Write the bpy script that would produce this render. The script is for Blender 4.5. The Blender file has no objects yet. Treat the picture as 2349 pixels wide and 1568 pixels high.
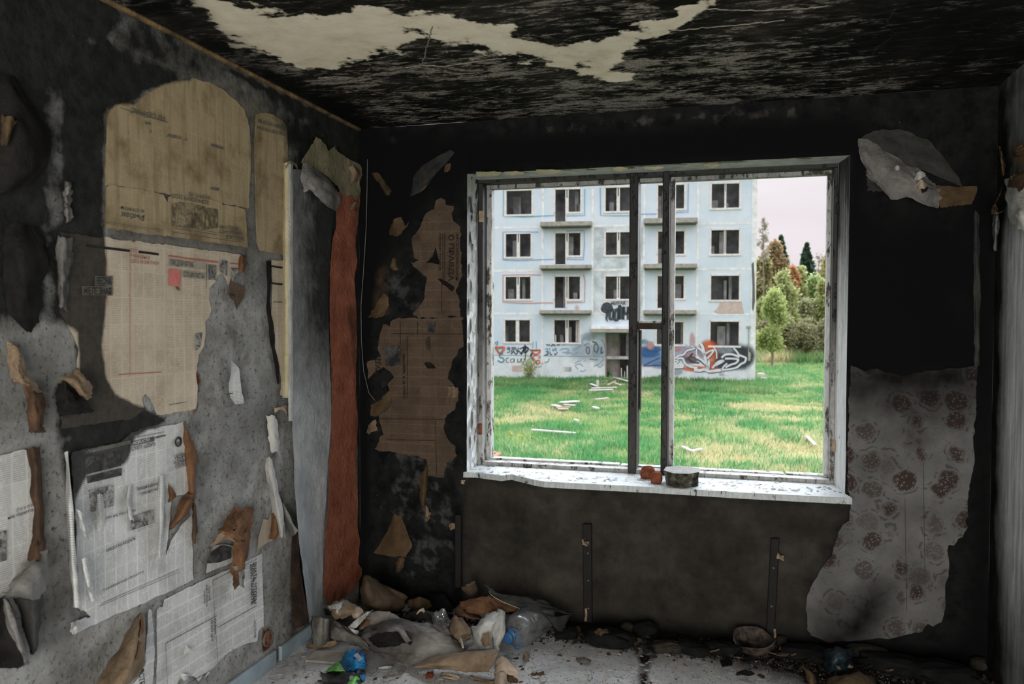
import bpy, bmesh, math, random
import numpy as np
from mathutils import Vector, Matrix
from mathutils.geometry import delaunay_2d_cdt
random.seed(7); RNG = np.random.default_rng(7)
SC = bpy.context.scene; COL = SC.collection

# ------------------------------------------------------------------ camera
FPX, PITCH, YAW, ROLL = 1807.19, .0289, .2715, .0027
CAM = np.array([1.9048, -3.8189, 1.5004])
Fw = np.array([-math.sin(YAW)*math.cos(PITCH), math.cos(YAW)*math.cos(PITCH), -math.sin(PITCH)])
R0 = np.array([math.cos(YAW), math.sin(YAW), 0.]); U0 = np.cross(R0, Fw)
Rt = R0*math.cos(ROLL)+U0*math.sin(ROLL); Up = -R0*math.sin(ROLL)+U0*math.cos(ROLL)
cd = bpy.data.cameras.new('camera'); cam = bpy.data.objects.new('camera', cd); COL.objects.link(cam)
cam.matrix_world = Matrix(((Rt[0], Up[0], -Fw[0], CAM[0]), (Rt[1], Up[1], -Fw[1], CAM[1]), (Rt[2], Up[2], -Fw[2], CAM[2]), (0, 0, 0, 1)))
cd.sensor_width = 36; cd.lens = FPX/2349*36; cd.clip_start = .05; cd.clip_end = 500
cd.dof.use_dof = True; cd.dof.focus_distance = 4.2; cd.dof.aperture_fstop = 4.0
SC.camera = cam
# ------------------------------------------------------------------ light, exposure
SC.view_settings.view_transform = 'Standard'; SC.view_settings.look = 'None'
SC.view_settings.gamma = 1; SC.view_settings.use_curve_mapping = False
SC.view_settings.exposure = 0.0
def srgb(r, g, b):
    f = lambda c: c/12.92 if c <= .04045 else ((c+.055)/1.055)**2.4
    return (f(r/255), f(g/255), f(b/255), 1)
W = bpy.data.worlds.new('overcast_sky'); SC.world = W; W.use_nodes = True
wn = W.node_tree; wn.nodes.clear()
def wnode(t, **k):
    n = wn.nodes.new(t)
    for a, b in k.items(): setattr(n, a, b)
    return n
tc = wnode('ShaderNodeTexCoord'); sx = wnode('ShaderNodeSeparateXYZ'); wn.links.new(tc.outputs['Generated'], sx.inputs[0])
r = wnode('ShaderNodeValToRGB'); wn.links.new(sx.outputs[2], r.inputs[0])
# overcast sky: zenith three times as bright as the horizon
SKY = 1.0
for i, (p, c) in enumerate([(0, (.80, .735, .775, 1)), (.12, (.86, .795, .835, 1)), (1, (2.5, 2.55, 2.7, 1))]):
    e = r.color_ramp.elements[i] if i < 2 else r.color_ramp.elements.new(p)
    e.position = p; e.color = c
nz = wnode('ShaderNodeTexNoise'); nz.inputs['Scale'].default_value = 3; nz.inputs['Detail'].default_value = 4
mp = wnode('ShaderNodeMapping'); mp.inputs['Scale'].default_value = (1, 1, 5)
wn.links.new(tc.outputs['Generated'], mp.inputs[0]); wn.links.new(mp.outputs[0], nz.inputs[0])
mr = wnode('ShaderNodeMapRange'); mr.inputs[1].default_value = .3; mr.inputs[2].default_value = .7; mr.inputs[3].default_value = .93; mr.inputs[4].default_value = 1.05
wn.links.new(nz.outputs[0], mr.inputs[0])
bg = wnode('ShaderNodeBackground'); wo = wnode('ShaderNodeOutputWorld')
mm = wnode('ShaderNodeMath', operation='MULTIPLY'); mm.inputs[1].default_value = SKY
wn.links.new(mr.outputs[0], mm.inputs[0]); wn.links.new(mm.outputs[0], bg.inputs[1])
wn.links.new(r.outputs[0], bg.inputs[0]); wn.links.new(bg.outputs[0], wo.inputs[0])
# wide soft sun, added and aimed in through the window to brighten the room
sd = bpy.data.lights.new('room_fill_sun', 'SUN'); sd.energy = 7.5; sd.angle = math.radians(80); sd.color = (.89, .95, 1.0)
sun = bpy.data.objects.new('room_fill_sun', sd); COL.objects.link(sun)
sun.rotation_euler = Vector((-.13, -.80, -.58)).to_track_quat('-Z', 'Y').to_euler()
# added fill lamp behind the camera, stands for no source in view
ad = bpy.data.lights.new('rear_fill_light', 'AREA'); ad.shape = 'RECTANGLE'; ad.size = 1.9; ad.size_y = 1.9; ad.energy = 160; ad.color = (1, .95, .86)
ar = bpy.data.objects.new('rear_fill_light', ad); COL.objects.link(ar)
ar.location = (1.9, -5.55, 1.1); ar.rotation_euler = Vector((-.06, 1, .12)).to_track_quat('-Z', 'Y').to_euler()
try:
    SC.cycles.max_bounces = 8; SC.cycles.diffuse_bounces = 5; SC.cycles.transparent_max_bounces = 16
    SC.cycles.caustics_reflective = False; SC.cycles.caustics_refractive = False
except Exception: pass

# ------------------------------------------------------------------ projection helpers
H, XR, YB = 2.5, 2.9914, -5.6
def ray(px, py): return Fw+(px-1174.5)/FPX*Rt-(py-784)/FPX*Up
def P(px, py, ax, v):
    d = ray(px, py); i = 'xyz'.index(ax); return CAM+d*(v-CAM[i])/d[i]
PL = {'L': ('x', 0, 1, (1, 2)), 'F': ('y', 0, -1, (0, 2)), 'C': ('z', H, -1, (0, 1)), 'R': ('x', XR, -1, (1, 2)), 'G': ('z', 0, 1, (0, 1))}
def PP(pl, px, py, off=0.):
    ax, v, s, _ = PL[pl]; return P(px, py, ax, v+s*off)
def to2(pl, px, py, off=0.):
    q = PP(pl, px, py, off); i, j = PL[pl][3]; return (q[i], q[j])
def poly2(pl, pts): return np.array([to2(pl, *p) for p in pts])
def to3(pl, A, off):
    A = np.asarray(A, float); ax, v, s, (i, j) = PL[pl]
    o = np.zeros((len(A), 3)); o[:, i] = A[:, 0]; o[:, j] = A[:, 1]; o[:, 'xyz'.index(ax)] = v+s*np.asarray(off); return o
def sdf(pts, poly):
    """signed distance, positive inside"""
    pts = np.asarray(pts, float); a = poly; b = np.roll(poly, -1, 0)
    d = np.full(len(pts), 1e9); ins = np.zeros(len(pts), bool)
    for p, q in zip(a, b):
        e = q-p; w = pts-p; t = np.clip((w@e)/max(e@e, 1e-12), 0, 1); d = np.minimum(d, np.hypot(*(w-t[:, None]*e).T))
        c = ((p[1] > pts[:, 1]) != (q[1] > pts[:, 1]))
        with np.errstate(divide='ignore', invalid='ignore'):
            xx = (q[0]-p[0])*(pts[:, 1]-p[1])/(q[1]-p[1])+p[0]
        ins ^= c & (pts[:, 0] < xx)
    return np.where(ins, d, -d)
def vnoise(x, y, seed=0):
    x = np.asarray(x, float); y = np.asarray(y, float); xi = np.floor(x).astype(np.int64); yi = np.floor(y).astype(np.int64)
    h = lambda i, j: (np.sin(i*127.1+j*311.7+seed*74.7)*43758.5453) % 1
    fx = x-xi; fy = y-yi; fx = fx*fx*(3-2*fx); fy = fy*fy*(3-2*fy)
    return (h(xi, yi)*(1-fx)+h(xi+1, yi)*fx)*(1-fy)+(h(xi, yi+1)*(1-fx)+h(xi+1, yi+1)*fx)*fy
def fnoise(x, y, seed=0, o=3):
    s = 0; a = .5
    for k in range(o): s = s+a*(vnoise(np.asarray(x)*2**k, np.asarray(y)*2**k, seed+k)-.5); a *= .5
    return s

# ------------------------------------------------------------------ objects
ORI = {}
def obj(name, V, Fc, m, parent=None, label=None, cat=None, group=None, kind=None, smooth=False, attrs=None, uv=None, col=None, mats=None):
    V = np.asarray(V, float).reshape(-1, 3)
    org = np.array([(V[:, 0].min()+V[:, 0].max())/2, (V[:, 1].min()+V[:, 1].max())/2, V[:, 2].min()])
    me = bpy.data.meshes.new(name); L = V-org
    me.from_pydata(L.tolist(), [], [tuple(int(i) for i in f) for f in Fc])
    if m is not None: me.materials.append(m)
    if smooth: me.polygons.foreach_set('use_smooth', [True]*len(me.polygons))
    for k, v in (attrs or {}).items():
        a = me.attributes.new(k, 'FLOAT', 'POINT'); a.data.foreach_set('value', np.asarray(v, np.float32))
    if col is not None:
        a = me.attributes.new('col', 'FLOAT_COLOR', 'POINT'); c = np.ones((len(V), 4), np.float32); col = np.asarray(col); c[:, :col.shape[1]] = col
        a.data.foreach_set('color', c.ravel())
    if uv is not None:
        ul = me.uv_layers.new(name='UVMap'); idx = np.zeros(len(me.loops), np.int32); me.loops.foreach_get('vertex_index', idx)
        ul.data.foreach_set('uv', np.asarray(uv, np.float32)[idx].ravel())
    me.update()
    o = bpy.data.objects.new(name, me); COL.objects.link(o)
    place(o, org, parent); tag(o, label, cat, group, kind); return o
def place(o, org, parent):
    org = np.asarray(org, float)
    if parent is not None: o.parent = parent; o.location = org-ORI[parent.name]
    else: o.location = org
    ORI[o.name] = org
def tag(o, label=None, cat=None, group=None, kind=None):
    if label: o['label'] = label
    if cat: o['category'] = cat
    if group: o['group'] = group
    if kind: o['kind'] = kind
    return o
def empty(name, loc, label=None, cat=None, group=None, kind=None):
    o = bpy.data.objects.new(name, None); o.empty_display_size = .05; COL.objects.link(o); place(o, loc, None); return tag(o, label, cat, group, kind)
BOXF = [(0, 3, 2, 1), (4, 5, 6, 7), (0, 1, 5, 4), (1, 2, 6, 5), (2, 3, 7, 6), (3, 0, 4, 7)]
def boxv(x0, x1, y0, y1, z0, z1): return [(x0, y0, z0), (x1, y0, z0), (x1, y1, z0), (x0, y1, z0), (x0, y0, z1), (x1, y0, z1), (x1, y1, z1), (x0, y1, z1)]
class MB:
    def __init__(s): s.v = []; s.f = []
    def add(s, V, Fc):
        n = len(s.v); s.v += [tuple(p) for p in V]; s.f += [tuple(i+n for i in f) for f in Fc]; return s
    def box(s, *a): return s.add(boxv(*a), BOXF)
    def tube(s, pts, r, k=6):
        pts = [np.asarray(p, float) for p in pts]; n = len(s.v); rr = r if hasattr(r, '__len__') else [r]*len(pts)
        for i, p in enumerate(pts):
            t = pts[min(i+1, len(pts)-1)]-pts[max(i-1, 0)]; t = t/(np.linalg.norm(t)+1e-9)
            a = np.cross(t, (0, 0, 1) if abs(t[2]) < .9 else (1, 0, 0)); a /= np.linalg.norm(a); b = np.cross(t, a)
            for j in range(k):
                w = 2*math.pi*j/k; s.v.append(tuple(p+rr[i]*(a*math.cos(w)+b*math.sin(w))))
        for i in range(len(pts)-1):
            for j in range(k): s.f.append((n+i*k+j, n+i*k+(j+1) % k, n+(i+1)*k+(j+1) % k, n+(i+1)*k+j))
        s.f.append(tuple(n+j for j in range(k))[::-1]); s.f.append(tuple(n+(len(pts)-1)*k+j for j in range(k))); return s
    def obj(s, name, m, parent=None, **k): return obj(name, s.v, s.f, m, parent, **k)
def bevel(o, w=.004, seg=1):
    b = o.modifiers.new('bevel', 'BEVEL'); b.width = w; b.segments = seg; b.limit_method = 'ANGLE'; return o
def cr(a, n):
    """Catmull-Rom refine along axis 0 of an (m, ...) array to n samples"""
    a = np.asarray(a, float); m = len(a)
    if m == 2: t = np.linspace(0, 1, n).reshape((-1,)+(1,)*(a.ndim-1)); return a[0]*(1-t)+a[1]*t
    e = np.concatenate([[2*a[0]-a[1]], a, [2*a[-1]-a[-2]]]); out = []
    for u in np.linspace(0, m-1, n):
        i = min(int(u), m-2); t = u-i; p0, p1, p2, p3 = e[i], e[i+1], e[i+2], e[i+3]
        out.append(.5*((2*p1)+(-p0+p2)*t+(2*p0-5*p1+4*p2-p3)*t*t+(-p0+3*p1-3*p2+p3)*t**3))
    return np.array(out)
def gridf(n, m): return [(i*m+j, i*m+j+1, (i+1)*m+j+1, (i+1)*m+j) for i in range(n-1) for j in range(m-1)]
def patch(name, pl, G, m, parent=None, n=(14, 14), wob=.003, rag=.004, seed=1, thick=.0, uvrot=0, **k):
    """bent sheet through a net of (px, py, offset from the plane); pl may be 'y=..' style tuple for another plane"""
    A = np.array([[PP(pl, *q) if isinstance(pl, str) else P(q[0], q[1], pl[0], pl[1]+q[2]) for q in row] for row in G])
    A = cr(A, n[0]); A = np.swapaxes(cr(np.swapaxes(A, 0, 1), n[1]), 0, 1)
    N = np.cross(np.gradient(A, axis=0), np.gradient(A, axis=1)); N /= np.linalg.norm(N, axis=2, keepdims=True)+1e-9
    I, J = np.meshgrid(np.arange(n[0]), np.arange(n[1]), indexing='ij'); L = np.linalg.norm(A[-1, 0]-A[0, 0])+.05
    A = A+N*(fnoise(I*.35+seed*9, J*.35, seed)*4*wob+(np.abs(fnoise(I*.22+J*.13+seed*5, J*.24-I*.1, seed+3, 3))*-5+.6)*wob*1.3)[..., None]
    if rag:
        c = A.mean((0, 1)); bd = (I == 0) | (I == n[0]-1) | (J == 0) | (J == n[1]-1)
        d = A-c; d /= np.linalg.norm(d, axis=2, keepdims=True)+1e-9
        d -= N*(d*N).sum(2, keepdims=True)
        A = A+d*(np.where(bd, (fnoise(I*1.3+seed, J*1.3+3, seed+5, 2))*3.5*rag, 0))[..., None]
    V = A.reshape(-1, 3); w = np.linalg.norm(A[:, 1:]-A[:, :-1], axis=2).mean(); h = np.linalg.norm(A[1:]-A[:-1], axis=2).mean()
    uv = np.stack([J*w, I*h], -1).reshape(-1, 2)
    if uvrot: uv = uv[:, ::-1]
    at = dict(k.pop('attrs', None) or {}); at.setdefault('soot', np.full(len(V), k.pop('soot', 0.)))
    if np.isscalar(at['soot']): at['soot'] = np.full(len(V), at['soot'])
    o = obj(name, V, gridf(*n), m, parent, smooth=True, uv=uv, attrs=at, **k)
    if thick: s = o.modifiers.new('solid', 'SOLIDIFY'); s.thickness = thick; s.offset = 0
    return o
SOOT = {}
def mask(pl, A, lst):
    A = np.asarray(A, float); q = np.ones(len(A))
    for poly, st, so in lst:
        t = np.clip(sdf(A, poly)/so*.5+.5, 0, 1); q *= 1-st*t*t*(3-2*t)
    return 1-q
def sheet(name, pl, pts, m, parent=None, base=.003, lift=.004, res=.025, rag=.003, rot=0, seed=1, fn=None, uvorg=(0, 0), attrs=None, **k):
    """thin torn sheet on a plane: pixel outline, ragged rim, slightly lifted and wavy"""
    pg = poly2(pl, pts); rim = []
    for a, b in zip(pg, np.roll(pg, -1, 0)):
        L = np.hypot(*(b-a)); c = max(1, int(L/(res*.6)))
        for t in np.arange(c)/c: rim.append(a+(b-a)*t)
    rim = np.array(rim); s = np.arange(len(rim))
    if rag: rim = rim+np.stack([fnoise(s*.9, s*0+seed, seed, 3), fnoise(s*.9+50, s*0+seed, seed+9, 3)], 1)*rag*3
    lo, hi = rim.min(0), rim.max(0); g = np.stack(np.meshgrid(np.arange(lo[0], hi[0], res), np.arange(lo[1], hi[1], res), indexing='ij'), -1).reshape(-1, 2)
    g = g+RNG.uniform(-.2, .2, g.shape)*res; g = g[sdf(g, rim) > res*.45]
    allp = np.concatenate([rim, g]); n = len(rim)
    vo, ed, fa, _, _, _ = delaunay_2d_cdt([Vector(p) for p in allp], [(i, (i+1) % n) for i in range(n)], [list(range(n))], 1, 1e-6)
    A = np.array([(v[0], v[1]) for v in vo]); d = np.abs(sdf(A, rim))
    off = base+lift*np.clip(fnoise(A[:, 0]*9, A[:, 1]*9, seed)*2+.45, 0, 1)*np.exp(-d/.05)+.002*fnoise(A[:, 0]*14, A[:, 1]*5, seed+3)
    if fn is not None: off = np.maximum(off+fn(A), base*.6)
    V = to3(pl, A, off); q = A.copy()
    if pl == 'R': q[:, 0] *= -1
    q = q-np.array(uvorg)
    if rot == 180: q = -q
    if rot == 90: q = np.stack([-q[:, 1], q[:, 0]], 1)
    if rot == 270: q = np.stack([q[:, 1], -q[:, 0]], 1)
    at = {'soot': mask(pl, A, SOOT.get(pl, [])) if 'soot' not in k else np.full(len(A), k.pop('soot'))}
    for kk, lst in (attrs or {}).items(): at[kk] = mask(pl, A, [(poly2(pl, p), s_, f_) for p, s_, f_ in lst])
    return obj(name, V, fa, m, parent, smooth=True, uv=q, attrs=at, **k)
def wallgrid(name, pl, lo, hi, res, m, masks, hole=None, **k):
    nx = int((hi[0]-lo[0])/res)+1; ny = int((hi[1]-lo[1])/res)+1
    xs = np.linspace(lo[0], hi[0], nx); ys = np.linspace(lo[1], hi[1], ny)
    if hole:
        xs = np.unique(np.concatenate([xs[(np.abs(xs-hole[0]) > res*.3) & (np.abs(xs-hole[1]) > res*.3)], hole[:2]])); ys = np.unique(np.concatenate([ys[(np.abs(ys-hole[2]) > res*.3) & (np.abs(ys-hole[3]) > res*.3)], hole[2:]]))
    A = np.stack(np.meshgrid(xs, ys, indexing='ij'), -1).reshape(-1, 2); Fc = gridf(len(xs), len(ys))
    if hole:
        c = A[np.array(Fc)].mean(1); Fc = [f for f, p in zip(Fc, c) if not (hole[0] < p[0] < hole[1] and hole[2] < p[1] < hole[3])]
    at = {kk: mask(pl, A, lst) for kk, lst in masks.items()}
    uneven = .003*fnoise(A[:, 0]*3, A[:, 1]*3, 4)
    return obj(name, to3(pl, A, np.minimum(uneven, 0)), Fc, m, attrs=at, smooth=True, **k)

_fonts = {}
def textmesh(s, bold=0.0, narrow=1.0):
    c = bpy.data.curves.new('lettering', 'FONT'); c.body = s; c.resolution_u = 2; c.offset = bold; c.size = 1.0
    o = bpy.data.objects.new('lettering', c); COL.objects.link(o)
    dg = bpy.context.evaluated_depsgraph_get(); dg.update(); me = bpy.data.meshes.new_from_object(o.evaluated_get(dg))
    V = np.array([v.co[:2] for v in me.vertices]).reshape(-1, 2); Fc = [tuple(p.vertices) for p in me.polygons]
    bpy.data.objects.remove(o); bpy.data.curves.remove(c); bpy.data.meshes.remove(me); return V, Fc
def text(s, pl, p0, p1, pt, m, parent, off=.009, bold=.012, name='headline'):
    """flat lettering on a plane: p0 start and p1 end of the baseline, pt the top of the first capital (pixels)"""
    V, Fc = textmesh(s, bold)
    if not len(V): return
    a, b, t = PP(pl, *p0, off), PP(pl, *p1, off), PP(pl, *pt, off)
    lo, hi = V[:, 0].min(), V[:, 0].max(); u = (V[:, 0]-lo)/(hi-lo); h = V[:, 1]/.72
    return obj(name, a+(b-a)*u[:, None]+(t-a)*h[:, None], Fc, m, parent)
def flat(pl, pts, m, parent, off=.008, name='print_block'):
    """printed area lying on a sheet"""
    V = [PP(pl, *p, off) for p in pts]; return obj(name, V, [tuple(range(len(V)))], m, parent)
def rule(pl, p0, p1, w, m, parent, off=.008, name='printed_rule'):
    a, b = PP(pl, *p0, off), PP(pl, *p1, off); nrm = np.zeros(3); nrm['xyz'.index(PL[pl][0])] = 1
    t = np.cross(b-a, nrm); t = t/np.linalg.norm(t)*w/2
    return obj(name, [a-t, b-t, b+t, a+t], [(0, 1, 2, 3)], m, parent)
# ------------------------------------------------------------------ materials
class M:
    def __init__(s, name, rough=.85, spec=.08):
        s.m = bpy.data.materials.new(name); s.m.use_nodes = True; s.t = s.m.node_tree
        s.b = s.t.nodes['Principled BSDF']; s.b.inputs['Roughness'].default_value = rough; s.b.inputs['Specular IOR Level'].default_value = spec
        s.o = s.t.nodes['Material Output']; s._g = None
    def n(s, t, ins=None, **k):
        n = s.t.nodes.new('ShaderNode'+t)
        for a, b in k.items(): setattr(n, a, b)
        for a, b in (ins or {}).items():
            if hasattr(b, 'is_linked') or isinstance(b, bpy.types.NodeSocket): s.t.links.new(b, n.inputs[a])
            else: n.inputs[a].default_value = b
        return n
    def obj(s):
        if not s._g: s._g = s.n('NewGeometry')
        return s._g.outputs['Position']
    def map(s, v, sc=(1, 1, 1), rot=(0, 0, 0)): return s.n('Mapping', {0: v, 'Scale': sc, 'Rotation': rot}).outputs[0]
    def noise(s, sc, det=5, v=None, rough=.6, dist=0): return s.n('TexNoise', {'Vector': v if v is not None else s.obj(), 'Scale': sc, 'Detail': det, 'Roughness': rough, 'Distortion': dist}).outputs[0]
    def attr(s, a): return s.n('Attribute', attribute_name=a).outputs['Fac']
    def colattr(s, a='col'): return s.n('Attribute', attribute_name=a).outputs['Color']
    def math(s, op, a, b=0.): return s.n('Math', {0: a, 1: b}, operation=op).outputs[0]
    def rng(s, v, a, b, c=0., d=1.): return s.n('MapRange', {0: v, 1: a, 2: b, 3: c, 4: d}).outputs[0]
    def mix(s, f, a, b, mode='MIX'):
        n = s.n('Mix', data_type='RGBA', blend_type=mode)
        for i, v in ((0, f), (6, a), (7, b)):
            if isinstance(v, bpy.types.NodeSocket): s.t.links.new(v, n.inputs[i])
            else: n.inputs[i].default_value = v
        return n.outputs[2]
    def ramp(s, v, st):
        n = s.n('ValToRGB', {0: v}); e = n.color_ramp.elements
        for i, (p, c) in enumerate(st):
            x = e[i] if i < 2 else e.new(p)
            x.position = p; x.color = c
        return n.outputs[0]
    def edge(s, a, amt=.5, sc=12, w=.06, det=6):
        """ragged threshold of an attribute (0..1) by noise"""
        nz = s.math('MULTIPLY', s.math('SUBTRACT', s.noise(sc, det), .5), amt)
        return s.rng(s.math('ADD', s.attr(a) if isinstance(a, str) else a, nz), .5-w, .5+w)
    def bump(s, h, st=.3, d=.01, prev=None):
        i = {'Height': h, 'Strength': st, 'Distance': d}
        if prev is not None: i['Normal'] = prev
        return s.n('Bump', i).outputs[0]
    def out(s, c, normal=None, rough=None):
        if isinstance(c, bpy.types.NodeSocket): s.t.links.new(c, s.b.inputs['Base Color'])
        else: s.b.inputs['Base Color'].default_value = c
        if normal is not None: s.t.links.new(normal, s.b.inputs['Normal'])
        if rough is not None: s.t.links.new(rough, s.b.inputs['Roughness'])
        return s.m
def plain(name, c, rough=.85, spec=.3, var=.25, sc=14, bump=.2, twosided=None):
    m = M(name, rough, spec); k = m.noise(sc, 6)
    c2 = tuple(x*(1-var) for x in c[:3])+(1,); c3 = tuple(min(1, x*(1+var)) for x in c[:3])+(1,)
    col = m.ramp(k, [(.3, c2), (.7, c3)])
    if twosided: col = m.mix(m.n('NewGeometry').outputs['Backfacing'], col, twosided)
    return m.out(col, m.bump(m.noise(sc*4, 4), bump, .004) if bump else None)
SOOTC = (.0065, .007, .0072, 1)

# left wall: grey pitted plaster, brown-grey band at the top, soot
m = M('plaster_left'); p = m.noise(2.2, 6); f = m.noise(55, 5, rough=.75); g = m.noise(13, 5)
c = m.ramp(p, [(.33, (.12, .122, .12, 1)), (.5, (.25, .253, .25, 1)), (.66, (.34, .345, .34, 1))])
c = m.mix(m.rng(g, .45, .65, 0, .6), c, (.15, .142, .13, 1))
c = m.mix(m.rng(m.noise(5, 8, rough=.7), .52, .66, 0, .7), c, (.085, .085, .082, 1))
c = m.mix(m.rng(f, .55, .64, 0, .85), c, (.03, .03, .03, 1))
c = m.mix(m.math('MULTIPLY', m.edge('brown', .6, 9, .2), .8), c, m.ramp(g, [(.38, (.018, .017, .014, 1)), (.58, (.115, .105, .083, 1))]))
c = m.mix(m.edge('rust', .9, 30, .15), c, (.09, .03, .013, 1))
sm = m.edge('soot', .75, 14, .16)
c = m.mix(m.math('MULTIPLY', sm, .96), c, m.ramp(m.noise(20, 5), [(.4, SOOTC), (.8, (.026, .027, .026, 1))]))
MAT_WALL_L = m.out(c, m.bump(f, .5, .006, m.bump(g, .4, .02)))

# front wall: charred black, brown-grey under the sill, grey flaking
m = M('charred_front', .95, .04); p = m.noise(3, 6); f = m.noise(60, 5, rough=.8); g = m.noise(12, 6, rough=.7)
st = m.noise(5, 5, m.map(m.obj(), (2.2, 1, .6)))
c = m.ramp(g, [(.38, (.006, .0065, .007, 1)), (.7, (.02, .0205, .021, 1))])
br = m.ramp(m.math('ADD', m.math('MULTIPLY', p, .75), m.math('MULTIPLY', g, .25)), [(.36, (.020, .019, .016, 1)), (.5, (.036, .033, .028, 1)), (.66, (.058, .053, .046, 1))])
c = m.mix(m.edge('brown', .35, 6, .3), c, br)
c = m.mix(m.edge('flake', .9, 11, .05, 8), c, m.ramp(g, [(.4, (.035, .033, .031, 1)), (.7, (.085, .08, .075, 1))]))
c = m.mix(m.edge('blue', 1.7, 11, .10, 9), c, m.ramp(g, [(.38, (.02, .021, .023, 1)), (.7, (.09, .092, .095, 1))]))
c = m.mix(m.rng(m.noise(14, 8, m.map(m.obj(), (2, 1, 1)), .75), .57, .68, 0, .55), c, (.012, .0125, .012, 1))
c = m.mix(m.edge('rustb', .9, 14, .2), c, (.07, .046, .025, 1))
c = m.mix(m.rng(m.noise(45, 3), .72, .74, 0, .5), c, (.16, .145, .13, 1))
c = m.mix(m.edge('soot', .6, 6, .25), c, (.0055, .006, .0064, 1))
MAT_WALL_F = m.out(c, m.bump(f, .35, .006, m.bump(g, .35, .02)))

# right wall: char and painted shade running into pale blue-grey wallpaper
m = M('wall_right_paper'); g = m.noise(9, 6); st = m.noise(6, 5, m.map(m.obj(), (1, 6, .5)))
c = m.ramp(st, [(.35, (.36, .385, .39, 1)), (.65, (.66, .69, .70, 1))])
c = m.mix(m.edge('soot', .5, 5, .35), c, m.ramp(g, [(.4, (.006, .0065, .0065, 1)), (.7, (.022, .022, .021, 1))]))
c = m.mix(m.edge('brown', .5, 6, .2), c, (.16, .095, .04, 1))
MAT_WALL_R = m.out(c, m.bump(g, .3, .02))

# ceiling: pale paint left between charred flaking areas
m = M('charred_ceiling', .95, .04); v1 = m.map(m.obj(), (1, 1.7, 1)); f = m.noise(9, 10, m.map(m.obj(), (.8, 2.6, 1)), .78, 1.2); g = m.noise(4.5, 7, v1, .7); q = m.noise(80, 4)
big = m.noise(1.7, 6, rough=.65)
c = m.ramp(m.math('ADD', m.math('MULTIPLY', f, .55), m.math('MULTIPLY', big, .45)), [(.42, (.004, .0045, .0042, 1)), (.51, (.014, .0135, .0115, 1)), (.60, (.045, .042, .036, 1))])
f2 = m.noise(34, 7, m.map(m.obj(), (.6, 2.4, 1)), .8); fl = m.math('ADD', m.math('MULTIPLY', m.attr('fleck'), .055), m.math('ADD', m.math('MULTIPLY', f, .50), m.math('ADD', m.math('MULTIPLY', g, .34), m.math('MULTIPLY', f2, .18))))
c = m.mix(m.rng(fl, .548, .585), c, m.ramp(q, [(.35, (.10, .094, .08, 1)), (.7, (.36, .34, .295, 1))]))
vo = m.n('TexVoronoi', {'Vector': m.n('MixRGB', {0: .12, 1: m.obj(), 2: m.n('TexNoise', {'Scale': 6, 'Vector': m.obj()}).outputs['Color']}).outputs[0], 'Scale': 2.2}, feature='DISTANCE_TO_EDGE').outputs[0]
c = m.mix(m.math('MULTIPLY', m.rng(vo, .002, .006, 1, 0), .12), c, (.2, .195, .16, 1))
pa = m.ramp(m.noise(9, 7), [(.3, (.54, .49, .375, 1)), (.5, (.66, .61, .485, 1)), (.7, (.74, .695, .58, 1))])
pm = m.edge('pale', 1.15, 9, .035, 11)
c = m.mix(pm, c, pa)
c = m.mix(m.math('MULTIPLY', m.rng(q, .66, .7), .5), c, (.03, .03, .028, 1))
c = m.mix(m.edge('soot', .5, 4, .3), c, (.005, .0055, .0058, 1))
MAT_CEIL = m.out(c, m.bump(m.math('ADD', pm, m.math('MULTIPLY', f, .5)), .35, .008))

# floor: dusty grey concrete, dirt and painted shade along the window wall
m = M('dusty_floor'); g = m.noise(5, 6); f = m.noise(60, 5, rough=.8)
c = m.ramp(g, [(.3, (.40, .405, .41, 1)), (.7, (.62, .625, .63, 1))])
c = m.mix(m.rng(f, .57, .66, 0, .7), c, (.06, .055, .05, 1))
vo = m.n('TexVoronoi', {'Vector': m.obj(), 'Scale': 22}, feature='DISTANCE_TO_EDGE').outputs[0]
c = m.mix(m.math('MULTIPLY', m.rng(vo, .01, .05, 1, 0), m.rng(g, .48, .56, 0, .5)), c, (.07, .065, .06, 1))
c = m.mix(m.edge('dirt_shade', .7, 7, .2), c, m.ramp(m.noise(30, 6), [(.4, (.010, .009, .008, 1)), (.75, (.045, .036, .03, 1))]))
MAT_FLOOR = m.out(c, m.bump(f, .5, .008, m.bump(vo, .2, .006)))

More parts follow.
